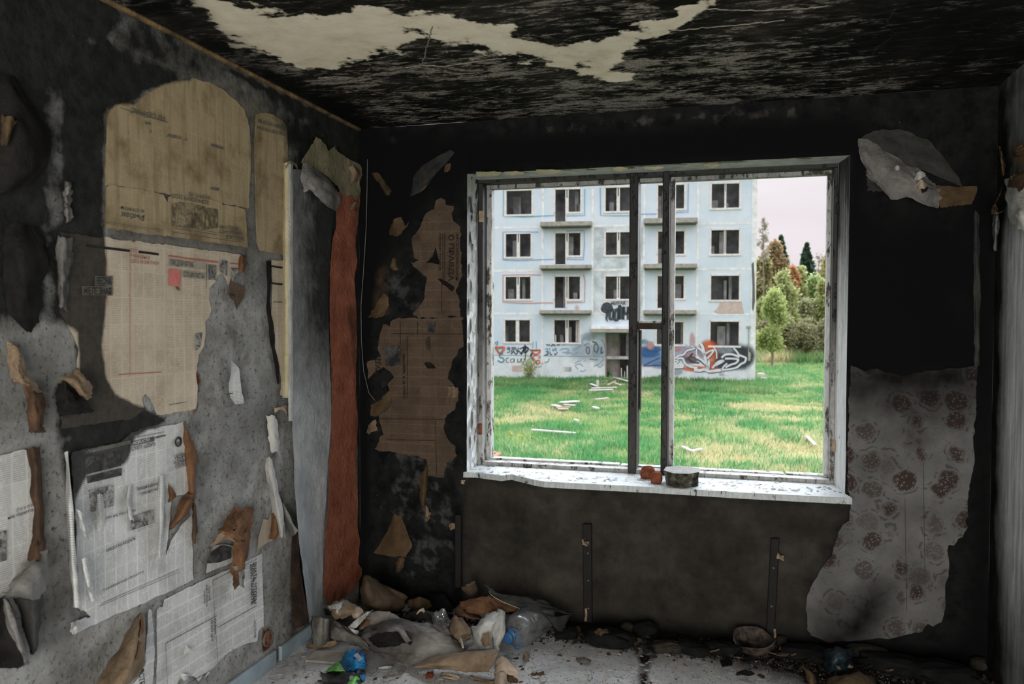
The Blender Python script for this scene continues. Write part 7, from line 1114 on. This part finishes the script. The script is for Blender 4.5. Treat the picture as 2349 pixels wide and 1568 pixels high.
for pts, w, cl in [([(1137, 784), (1142, 783), (1141, 788), (1136, 788), (1137, 784)], .04, 'teal'), ([(1141, 784), (1141, 790), (1137, 795)], .04, 'teal'), ([(1136, 796.5), (1157, 796.5), (1147, 811), (1136, 796.5)], .10, 'orange'), ([(1140, 799), (1153, 799), (1147, 808), (1140, 799)], .04, 'teal'), ([(1154, 810), (1147, 812), (1147, 819), (1154, 821), (1156, 827), (1150, 830.5), (1142, 826)], .09, 'teal'), ([(1163, 797), (1169, 796), (1168, 801), (1163, 800), (1169, 799), (1168, 807), (1163, 808)], .04, 'dark'), ([(1172, 798), (1178, 796), (1175, 802), (1172, 807)], .05, 'dark'), ([(1178, 805), (1182, 796), (1186, 805), (1190, 796)], .05, 'dark'), ([(1192, 800), (1200, 796), (1206, 793), (1205, 802), (1198, 806), (1194, 812)], .06, 'black'), ([(1172, 812), (1178, 806), (1184, 812), (1190, 804), (1196, 812), (1200, 804)], .06, 'black'), ([(1204, 790), (1206, 804), (1205, 826)], .06, 'dark'), ([(1198, 797), (1212, 798), (1206, 808), (1200, 803), (1210, 795)], .09, 'black'), ([(1167, 820), (1161, 823), (1163, 830), (1168, 831)], .04, 'dark'), ([(1178, 822), (1172, 824), (1172, 830), (1178, 829), (1180, 822), (1180, 830)], .04, 'dark'), ([(1188, 822), (1188, 830), (1193, 829), (1196, 822), (1197, 830), (1202, 829), (1203, 820)], .05, 'dark'), ([(1223, 783), (1222, 799)], .03, 'teal'), ([(1230, 782), (1231, 800)], .03, 'teal'), ([(1218, 803), (1239, 803.5), (1229, 813), (1218, 803)], .10, 'orange'), ([(1214, 801), (1228, 804), (1239, 801)], .06, 'teal'), ([(1222, 808), (1218, 816), (1224, 826), (1232, 833)], .12, 'dark'), ([(1231, 811), (1224, 818), (1228, 827), (1236, 826), (1238, 832), (1230, 836)], .08, 'orange'), ([(1236, 817), (1239, 820), (1236, 821)], .06, 'orange'), ([(1232, 840), (1238, 841), (1243, 838)], .04, 'teal'), ([(1246, 834), (1242, 833)], .05, 'red'),
    ([(1253, 790), (1259, 791), (1262, 790)], .06, 'black'), ([(1264, 794), (1268, 790), (1274, 793)], .06, 'black'), ([(1278, 791), (1284, 790)], .06, 'black'), ([(1250, 801), (1256, 799), (1255, 812), (1248, 815)], .04, 'teal'), ([(1260, 797), (1262, 803)], .05, 'teal'), ([(1268, 798), (1269, 804), (1275, 798), (1276, 805)], .05, 'teal'), ([(1252, 806), (1258, 806), (1256, 813), (1250, 813)], .05, 'dark'), ([(1262, 806), (1263, 813), (1267, 812)], .05, 'dark'), ([(1272, 809), (1274, 813), (1279, 807)], .05, 'dark'), ([(1249, 831), (1257, 829), (1260, 822)], .05, 'teal'), ([(1284, 802), (1292, 799), (1304, 800), (1302, 806), (1290, 808)], .05, 'greyblue'), ([(1314, 802), (1324, 797), (1332, 793)], .05, 'greyblue'), ([(1298, 811), (1308, 808), (1316, 812), (1326, 806)], .05, 'greyblue'), ([(1290, 791), (1300, 789), (1312, 790)], .05, 'greyblue'), ([(1318, 790), (1330, 789)], .05, 'greyblue'), ([(1340, 791), (1350, 786)], .05, 'teal'), ([(1358, 783), (1369, 786)], .06, 'dark'), ([(1346, 795), (1351, 797), (1352, 807), (1348, 811), (1345, 803), (1346, 795)], .045, 'dark'), ([(1364, 790), (1370, 789), (1372, 799), (1369, 807), (1363, 803), (1363, 794), (1364, 790)], .045, 'dark'), ([(1364, 804), (1369, 808), (1372, 803)], .08, 'teal'), ([(1352, 824), (1358, 823), (1364, 825), (1371, 823)], .06, 'teal'), ([(1380, 795), (1379, 810), (1384, 806)], .06, 'dark'), ([(1378, 816), (1384, 822), (1377, 832), (1366, 838)], .05, 'greyblue'), ([(1318, 833), (1326, 828), (1332, 827)], .05, 'greyblue'), ([(1326, 846), (1320, 838), (1330, 834), (1338, 840)], .05, 'greyblue'), ([(1330, 850), (1338, 851), (1344, 847)], .05, 'greyblue'), ([(1362, 840), (1370, 836), (1376, 842), (1384, 834)], .05, 'greyblue'), ([(1340, 828), (1345, 826)], .04, 'greyblue'), ([(1334, 786), (1338, 776), (1350, 771)], .10, 'greyblue'), ([(1380, 778), (1386, 790), (1388, 800)], .06, 'greyblue')]:
    ribbon(pts, w, PT[cl], 'graffiti_stroke', off=.036)
def spray(cx_, cy_, rx, ry, cl, name='spray_cloud', off=.024, st=.9, seed=0, tilt=0.):
    """soft sprayed paint lying on the panel"""
    c = np.array(fs(cx_, cy_)); r_ = np.array([abs(fs(cx_+rx, cy_)[0]-c[0]), abs(fs(cx_, cy_+ry)[1]-c[1])]); k = 20; U = np.linspace(-1, 1, k); A, B = np.meshgrid(U, U, indexing='ij'); a = np.clip((1-np.hypot(A, B)), 0, 1); a = np.clip(a*2.2, 0, 1)*st
    S = c[0]+A*r_[0]+tilt*B*r_[1]; Z = c[1]+B*r_[1]; n = np.array([sa, -ca, 0]); V = np.array([fw(s, z, off) for s, z in zip(S.ravel(), Z.ravel())])
    if cl not in SPR:
        q = M('spray_soft_'+cl, .9, .1); base = PT[cl].node_tree.nodes['Principled BSDF'].inputs['Base Color']; rgb = {'deepblue': (.06, .16, .36, 1), 'midblue': (.17, .28, .50, 1), 'violet': (.42, .42, .54, 1), 'pink': (.60, .33, .33, 1), 'orange': (.68, .16, .07, 1), 'dark': (.07, .085, .10, 1), 'greyblue': (.36, .42, .46, 1), 'teal': (.1, .3, .38, 1)}[cl]
        d_ = q.n('BsdfDiffuse', {'Color': rgb}); t_ = q.n('BsdfTransparent'); al = q.math('MULTIPLY', q.attr('cover'), q.rng(q.noise(5, 4), .25, .6, .55, 1.1)); q.t.links.new(q.n('MixShader', {0: al, 1: t_.outputs[0], 2: d_.outputs[0]}).outputs[0], q.o.inputs[0]); SPR[cl] = q.m
    return obj(name, V, gridf(k, k), SPR[cl], hs, attrs={'cover': a.ravel()})
SPR = {}
for i, z in enumerate([(1490, 822, 46, 22, 'midblue', .95), (1486, 806, 34, 16, 'deepblue', .85), (1500, 800, 24, 8, 'deepblue', .8), (1478, 784, 12, 8, 'teal', .6), (1492, 792, 11, 12, 'pink', .9), (1520, 838, 30, 10, 'midblue', .6), (1560, 806, 34, 20, 'violet', .9), (1552, 800, 14, 8, 'pink', .7), (1590, 812, 26, 22, 'violet', .9), (1586, 820, 18, 16, 'pink', .6), (1588, 780, 8, 22, 'pink', .6), (1592, 845, 34, 8, 'orange', .9), (1646, 846, 24, 6, 'orange', .5), (1624, 800, 24, 24, 'orange', 1.), (1640, 812, 18, 24, 'orange', .95), (1632, 838, 16, 14, 'orange', .9), (1610, 806, 16, 12, 'violet', .5), (1684, 816, 50, 34, 'dark', 1.), (1700, 822, 34, 30, 'dark', .95), (1660, 834, 28, 16, 'dark', .9), (1664, 802, 26, 12, 'greyblue', .6), (1716, 812, 18, 26, 'dark', .6), (1580, 826, 24, 10, 'dark', .5), (1554, 852, 14, 10, 'greyblue', .7), (1344, 806, 46, 26, 'greyblue', .45), (1375, 815, 22, 30, 'greyblue', .3), (1350, 772, 20, 12, 'greyblue', .6)]): spray(*z[:5], st=z[5], off=.0235+.0004*i, seed=i)
for pts, w, cl in [([(1606, 786), (1612, 796), (1615, 810), (1618, 824), (1620, 835), (1625, 845)], .16, 'white'), ([(1586, 793), (1594, 797), (1600, 797), (1610, 804), (1616, 816)], .12, 'white'), ([(1546, 823), (1556, 816), (1568, 813), (1576, 804), (1590, 800), (1598, 796)], .10, 'white'), ([(1553, 822), (1566, 822), (1571, 832), (1582, 840), (1600, 844)], .12, 'white'), ([(1546, 826), (1556, 828), (1550, 834)], .08, 'white'), ([(1548, 838), (1558, 836), (1570, 838)], .12, 'white'), ([(1546, 842), (1568, 841)], .14, 'white'), ([(1596, 818), (1608, 824), (1618, 834), (1624, 846), (1626, 832), (1625, 828)], .13, 'white'), ([(1592, 848), (1606, 849), (1616, 847), (1626, 851), (1640, 850), (1654, 848)], .16, 'white'), ([(1616, 812), (1626, 806), (1637, 803), (1630, 814), (1622, 822)], .10, 'white'), ([(1637, 796), (1643, 806), (1644, 822)], .07, 'white'), ([(1634, 844), (1642, 834), (1650, 828), (1660, 827), (1648, 834), (1640, 838)], .11, 'white'), ([(1655, 820), (1664, 813), (1678, 812), (1690, 816), (1696, 819)], .12, 'white'), ([(1683, 798), (1690, 806), (1696, 816)], .10, 'white'), ([(1696, 814), (1706, 818), (1711, 821), (1708, 830), (1700, 834), (1690, 842), (1676, 846), (1656, 848)], .11, 'white'), ([(1663, 822), (1678, 822), (1693, 824), (1688, 832), (1676, 836), (1664, 842)], .11, 'white'), ([(1656, 846), (1662, 838), (1668, 833)], .09, 'white'), ([(1598, 800), (1598, 812), (1604, 820)], .08, 'white'), ([(1554, 798), (1570, 798), (1590, 796)], .05, 'pink'), ([(1590, 793), (1600, 800)], .06, 'violet'),
    ([(1578, 822), (1586, 812), (1589, 811), (1584, 818), (1592, 819), (1606, 828), (1622, 842)], .05, 'black'), ([(1580, 822), (1590, 830), (1604, 832)], .08, 'black'), ([(1476, 838), (1488, 832), (1500, 826), (1514, 820)], .04, 'black'), ([(1476, 839), (1496, 838), (1518, 837)], .04, 'black')]:
    if cl == 'white': ribbon([(x+.8, y+.8) for x, y in pts], w*1.35, PT['dark'], 'mural_shadow', off=.0375)
    ribbon(pts, w, PT[cl], 'mural_stroke', off=.040)
# ------------------------------------------------------------------ boards and rubble in the meadow
MAT_BOARD = plain('board_weathered', (.52, .45, .40, 1), .9, .1, .2, 6, 0); MAT_BOARDW = plain('board_white', (.66, .63, .61, 1), .9, .1, .12, 6, 0); MAT_BOARDT = plain('board_tan', (.42, .31, .22, 1), .9, .1, .25, 6, 0)
def board(p0, p1, w, t, m, lab, grp=None, z=.0, up=0.):
    a, b = gpt(*p0, ZG+z), gpt(*p1, ZG+z); b = b+np.array([0, 0, up]); d = b-a; n = np.array([-d[1], d[0], 0]); n = n/np.linalg.norm(n)*w/2; u = np.array([0, 0, t])
    V = [a-n, b-n*.8, b+n, a+n*.9, a-n+u, b-n*.8+u, b+n+u, a+n*.9+u]; o = obj('board', V, BOXF, m, label=lab, cat='board', group=grp); bevel(o, .008); return o
PG = 'boards dumped before the entrance'
for p0, p1, w, mt, z, up, lb in [((1352, 896), (1406, 894), .22, MAT_BOARDW, .12, 0, 'long white board lying nearest in the pile before the entrance'), ((1358, 891), (1415, 889), .18, MAT_BOARDW, .18, 0, 'second white board just behind the nearest one in the pile'), ((1350, 873), (1378, 871), .12, MAT_BOARDW, .15, 0, 'short white lath furthest left in the pile before the entrance'), ((1356, 877), (1396, 874), .5, MAT_BOARD, .1, 0, 'wide pinkish board across the middle of the pile'), ((1355, 881), (1368, 886), .14, MAT_BOARDW, .2, 0, 'stubby white board sloping at the left of the pile'), ((1372, 882), (1400, 881), .4, MAT_BOARDT, .12, 0, 'brown board in the hollow of the pile'), ((1394, 884), (1412, 879), .12, MAT_BOARDT, .25, .1, 'grey-brown batten propped across the pile'), ((1411, 879), (1424, 884), .12, MAT_BOARDW, .18, 0, 'white batten at the right of the pile'), ((1408, 866), (1441, 879), .12, MAT_BOARDW, .2, .1, 'long white batten running up to the right behind the pile'), ((1410, 884), (1438, 882), .5, MAT_BOARDT, .08, 0, 'tan board at the right end of the pile')]: board(p0, p1, w, .05, mt, lb, PG, z, up)
pc = gpt(1371, 888, ZG+.1); MB().box(pc[0]-.06, pc[0]+.06, pc[1]-.05, pc[1]+.05, ZG, ZG+.48).obj('short_post', MAT_BOARDW, label='short white post standing up from the board pile', cat='post')
for p0, p1, w, mt, z, lb in [((1287, 924), (1326, 921), .35, MAT_BOARDW, .16, 'pale splintered board on top of the small heap in the grass'), ((1294, 929), (1318, 931), .25, MAT_BOARD, .12, 'pinkish board across the small heap in the grass'), ((1268, 930), (1284, 933), .2, MAT_BOARDW, .08, 'pale board end at the left of the small heap'), ((1276, 936), (1308, 935), .18, MAT_BOARDT, .08, 'brown board under the small heap'), ((1280, 939), (1304, 939), .2, MAT_BOARD, .05, 'lowest pinkish board of the small heap in the grass'), ((1220, 987), (1320, 995), .12, MAT_BOARDW, .14, 'long pale lath lying alone across the green grass'), ((1361, 934), (1372, 938), .16, MAT_BOARDW, .12, 'short pale board right of the small heap in the grass'), ((1366, 917), (1395, 914), .22, MAT_BOARD, .1, 'pinkish stone-like board between pile and small heap'), ((1566, 1026), (1590, 1038), .10, MAT_BOARDW, .12, 'white slat left of the two crossed slats in the straw'), ((1584, 1036), (1610, 1032), .10, MAT_BOARDW, .14, 'white slat right of the two crossed slats in the straw'), ((1852, 1003), (1870, 1022), .10, MAT_BOARDW, .12, 'white broken slat in the straw at the right of the window')]: board(p0, p1, w, .05, mt, lb, None, z)
for i, (px, py, s, mt, lb) in enumerate([(1149, 861, (.35, .2, .14), MAT_BOARD, 'pinkish stone at the left before the house'), (1299, 860, (.5, .2, .16), MAT_BOARDW, 'pale rubble stone under the second basement vent'), (1500, 874, (.3, .2, .16), MAT_BRICK, 'orange brick lump in the grass below the blue mural'), (1745, 868, (.35, .3, .22), MAT_BOARD, 'rubble stone at the house corner, larger'), (1752, 874, (.25, .2, .15), MAT_BOARD, 'rubble stone at the house corner, smaller and lower'), (1321, 971, (.10, .08, .1), MAT_BOARDW, 'small white lump in the grass above the lath'), (1330, 1037, (.07, .06, .07), MAT_BOARDW, 'small pale blue-white lump in the near grass')]): rock('rubble_stone', gpt(px, py), s, mt, 70+i, .2, label=lb, cat='stone')
# concrete step at the lower left
q0, q1 = gpt(1110, 1046, ZG+.45), gpt(1152, 1037, ZG+.45); kb = MB().box(q1[0]-1.6, q1[0], q1[1]-1.4, q1[1], ZG-.2, ZG+.45).box(q1[0]-1.6, q1[0]-.12, q1[1]-1.3, q1[1]-.1, ZG+.45, ZG+.50)
bevel(kb.obj('brick_pier', plain('pier_brown', (.33, .20, .13, 1), .9, .1, .3, 6, 0), label='low brown brick pier in the grass at the lower left of the window', cat='pier'), .02)
fo = bmesh.new(); bmesh.ops.create_icosphere(fo, subdivisions=1, radius=.035); FV, FF = [tuple(v.co) for v in fo.verts], [tuple(v.index for v in f.verts) for f in fo.faces]; fo.free()
MAT_YEL = plain('dandelion_yellow', (.75, .48, .03, 1), .8, .1, .1, 30, 0); MAT_STEM = plain('stem_green', (.10, .2, .05, 1), .8, .1, .1, 30, 0)
for px, py in [(1184, 879), (1316, 880), (1170, 990), (1173, 994), (1192, 998), (1197, 999), (1222, 976), (1222, 1001), (1248, 1006), (1591, 920), (1595, 922), (1686, 909), (1700, 920), (1833, 911), (1886, 941), (1485, 917)]:
    p = gpt(px, py, ZG+.2); s = .6+p[1]/60; d = obj('dandelion', np.array(FV)*np.array([s, s, .6*s])+p, FF, MAT_YEL, label='yellow dandelion head standing in the meadow grass', cat='flower', group='dandelions in the meadow'); MB().tube([p-(0, 0, .22), p], .006, 4).obj('stem', MAT_STEM, d)
# ------------------------------------------------------------------ trees and bushes
def leafmat(): return MAT_GRASS
def leaves(name, C, s, cols, par, flat_=.0, upb=0.):
    n = len(C); a = RNG.normal(0, 1, (n, 3)); a /= np.linalg.norm(a, axis=1, keepdims=True); b = RNG.normal(0, 1, (n, 3)); b -= a*(a*b).sum(1, keepdims=True); b /= np.linalg.norm(b, axis=1, keepdims=True); s = (s*RNG.uniform(.6, 1.3, n))[:, None]
    V = np.stack([C-a*s, C+b*s*.55, C+a*s, C-b*s*.55], 1).reshape(-1, 3); F_ = [(4*i, 4*i+1, 4*i+2, 4*i+3) for i in range(n)]
    c = np.asarray(cols); cc = c[RNG.integers(0, len(c), n)]*RNG.uniform(.7, 1.25, (n, 1)); return obj(name, V, F_, MAT_GRASS, par, kind='stuff', col=np.repeat(cc, 4, 0))
MAT_BARK = plain('bark_grey', (.3, .26, .22, 1), .95, .05, .3, 5, 0); MAT_BIRCH = plain('bark_birch', (.62, .58, .53, 1), .95, .05, .25, 6, 0)
def treebase(px, dist):
    d = ray(px, 750); t = dist/math.hypot(d[0], d[1]); q = CAM+d*t; return np.array([q[0], q[1], ZG-.1])
def zat(py, base): d = ray(1800, py); k = math.hypot(base[0]-CAM[0], base[1]-CAM[1])/math.hypot(d[0], d[1]); return CAM[2]+d[2]*k
def conifer(px, dist, top, halfpx, cols, lab, low=.05, n=5200, dens=1.):
    b = treebase(px, dist); h = zat(top, b)-b[2]; R_ = halfpx/FPX*dist*1.03; t = empty('conifer_tree', b, lab, 'tree', 'trees beside the house')
    MB().tube([b, b+(0, 0, h*.5), b+(0, 0, h*.98)], [.18, .11, .02], 7).obj('trunk', MAT_BARK, t); z = low+(1-low)*RNG.random(n)**.85; lay = np.clip((np.floor(z*26)+RNG.normal(.5, .22, n))/26, 0, .995); r_ = R_*(1-lay)**.85*(.25+.75*RNG.random(n)**.6); th = RNG.uniform(0, 2*math.pi, n); k = 1+.35*np.sin(th*5+lay*40)
    C = np.stack([b[0]+r_*k*np.cos(th), b[1]+r_*k*np.sin(th), b[2]+h*lay-.18*r_], 1); leaves('needles', C, .26*max(1, h/16)*dens, cols, t); return t
def broadleaf(px, dist, top, halfpx, crownlow, cols, lab, n=4200, s=.22, bark=None, bare=False, dn=2.2, clump=46, trunkr=.16, name='broadleaf_tree'):
    n = int(n*(1 if bare else dn)); s *= (1 if bare else .78); b = treebase(px, dist); h = zat(top, b)-b[2]; zl = zat(crownlow, b)-b[2]; R_ = halfpx/FPX*dist; t = empty(name, b, lab, 'tree', 'trees beside the house'); tb_ = MB(); tb_.tube([b, b+(RNG.normal(0, .1), 0, h*.4), b+(RNG.normal(0, .15), 0, h*.95)], [trunkr, trunkr*.7, .03], 7); CC = []
    for i in range(clump):
        th = RNG.uniform(0, 2*math.pi); u = RNG.random(); z = zl+(h-zl)*(.05+.92*u); rm = R_*math.sin(math.pi*min(1, .22+.74*u))**.8; r_ = rm*RNG.uniform(.1, .95); c = b+np.array([r_*math.cos(th), r_*math.sin(th), z]); st = b+np.array([0, 0, max(zl*.6, z-r_*1.1)]); tb_.tube([st, (st+c)/2+(0, 0, .1*r_), c], [trunkr*.35, trunkr*.2, .015], 5); CC.append(np.append(c, R_*RNG.uniform(.20, .36)))
    tb_.obj('trunk', bark or MAT_BARK, t); CC = np.array(CC); k = RNG.integers(0, len(CC), n); g_ = RNG.normal(0, 1, (n, 3)); g_ /= np.linalg.norm(g_, axis=1, keepdims=True); rr = RNG.random(n)**.45
    C = CC[k, :3]+RNG.normal(0, .62, (n, 3))*CC[k, 3][:, None]*np.array([1, 1, 1.25]); C[:, 2] = np.maximum(C[:, 2], b[2]+zl*.8); leaves('twig_tips' if bare else 'foliage', C, s, cols, t); return t
SPR_ = [(.09, .16, .10), (.13, .2, .12), (.07, .12, .085)]; OLI = [(.5, .54, .26), (.58, .6, .3), (.43, .48, .24)]; YEL = [(.46, .52, .21), (.52, .6, .25), (.4, .46, .19)]; BRN = [(.48, .34, .2), (.42, .32, .18), (.38, .33, .18)]; RUS = [(.62, .34, .18), (.55, .32, .17)]; LAR = [(.6, .52, .24), (.54, .48, .22), (.46, .44, .2)]; GRN = [(.5, .6, .3), (.56, .66, .34), (.42, .52, .27)]; GRY = [(.42, .39, .32), (.36, .34, .28)]
conifer(1789, 96, 540, 52, SPR_, 'dark spruce left of the gap in the treetops', n=6500)
conifer(1848, 100, 558, 50, SPR_, 'dark spruce with its tip alone against the sky', n=6500)
conifer(1899, 92, 576, 62, LAR, 'yellowish larch at the right edge of the window', n=5200)
conifer(1935, 98, 560, 28, SPR_, 'dark spruce hidden behind the right window frame', n=3000)
broadleaf(1773, 93, 560, 26, 690, BRN, 'brownish tree leaning before the left spruce', n=5200, s=.26, trunkr=.2)
broadleaf(1748, 90, 585, 24, 720, BRN+OLI, 'brown-green tree close behind the house corner', n=4500, s=.26)
broadleaf(1750, 86, 498, 15, 600, GRY, 'bare grey tree rising highest beside the house', n=420, s=.14, bare=True, clump=26, trunkr=.12)
broadleaf(1876, 104, 585, 16, 640, GRY, 'thin bare tree between spruce and larch', n=300, s=.15, bare=True, clump=20, trunkr=.1)
broadleaf(1815, 84, 612, 15, 690, RUS, 'rust orange tree between the two spruces', n=2600, s=.24)
broadleaf(1868, 88, 640, 28, 770, GRN, 'fresh green tree below the larch', n=5200, s=.25)
broadleaf(1834, 86, 615, 17, 700, OLI, 'thin olive birch with a pale trunk', n=1800, s=.22, bark=MAT_BIRCH, trunkr=.13, name='birch_tree')
broadleaf(1797, 78, 622, 30, 790, OLI, 'broad olive tree behind the young light green tree', n=6500, s=.22)
broadleaf(1772, 66, 670, 33, 800, YEL, 'young light green tree standing in front of the wood', n=4300, s=.15, trunkr=.11, clump=30)
broadleaf(1745, 82, 690, 22, 800, OLI, 'olive thicket tree at the house corner', n=3500, s=.22)
broadleaf(1848, 80, 690, 26, 800, OLI+GRY, 'olive grey thicket tree in the middle of the wood edge', n=4500, s=.2)
broadleaf(1890, 80, 650, 24, 800, LAR+GRN, 'yellow-green thicket tree at the right window frame', n=4500, s=.22)
broadleaf(1940, 84, 600, 34, 780, GRN, 'green tree just beyond the right window frame', n=3500, s=.3)
broadleaf(1700, 104, 600, 34, 760, OLI, 'olive tree hidden behind the house', n=2000, s=.35)
for k_, (px, d, tp, hw) in enumerate([(2010, 92, 600, 40), (2090, 90, 585, 44), (2180, 94, 605, 42), (2270, 90, 590, 46), (2360, 96, 600, 46)]):
    if k_ % 2: conifer(px, d+6, tp-20, 56, SPR_, 'dark spruce beyond the right window frame, %s of the hidden ones' % ('nearer' if k_ == 1 else 'farther'), n=2600)
    else: broadleaf(px, d, tp, hw, 780, GRN+OLI, 'green tree %s along the wood beyond the right window frame' % ('first', '', 'second', '', 'third')[k_], n=1800, s=.34)
for px, d, w, lb in [(1755, 76, 20, 'twiggy grey undergrowth bush at the house side'), (1805, 74, 26, 'twiggy grey undergrowth bush behind the young tree'), (1850, 75, 26, 'twiggy grey undergrowth bush in the middle of the wood edge'), (1892, 74, 22, 'twiggy grey undergrowth bush at the right window frame')]: broadleaf(px, d, 735, w, 800, [(.46, .46, .24), (.4, .38, .26)], lb, n=3000, s=.16, clump=26, trunkr=.05, name='undergrowth_bush')
def weedbush(px, py, top, half, cols, lab, n, s, stems=14):
    b = gpt(px, py); b[2] = ZG-.05; dist = math.hypot(*(b-CAM)[:2]); h = zat(top, b)-b[2]; R_ = half/FPX*dist; t = empty('wild_bush', b, lab, 'bush'); mb = MB(); tips = []
    for i in range(stems):
        th = RNG.uniform(0, 6.3); r_ = R_*RNG.uniform(.15, 1); z = h*RNG.uniform(.55, 1); p = b+np.array([r_*math.cos(th), r_*math.sin(th)*.6, z]); mb.tube([b+RNG.normal(0, .08, 3)*(1, 1, 0), (b+p)/2+np.array([0, 0, .12*h]), p], [.018, .014, .005], 4); tips += [b+(p-b)*u+np.array([0, 0, .1*h*u*(1-u)*4*.3]) for u in RNG.uniform(.35, 1, 6)]
    mb.obj('branches', MAT_BARK, t); T = np.array(tips); C = T[RNG.integers(0, len(T), n)]+RNG.normal(0, .10, (n, 3)); leaves('foliage', C, s, cols, t); return t
weedbush(1278, 868, 818, 22, [(.5, .55, .2), (.42, .46, .18)], 'leafy young bush before the basement wall, right of the thin one', 2200, .075, 26)
weedbush(1212, 872, 822, 20, [(.6, .62, .3), (.5, .54, .26)], 'thin pale bush before the basement wall', 700, .06, 20)
weedbush(1158, 860, 850, 15, [(.11, .28, .09), (.15, .34, .11)], 'low dark green weed clump at the foot of the house, far left', 700, .10, 14)
weedbush(1393, 870, 858, 7, [(.10, .32, .09), (.14, .38, .11)], 'small round weed clump before the entrance step', 400, .09, 10)
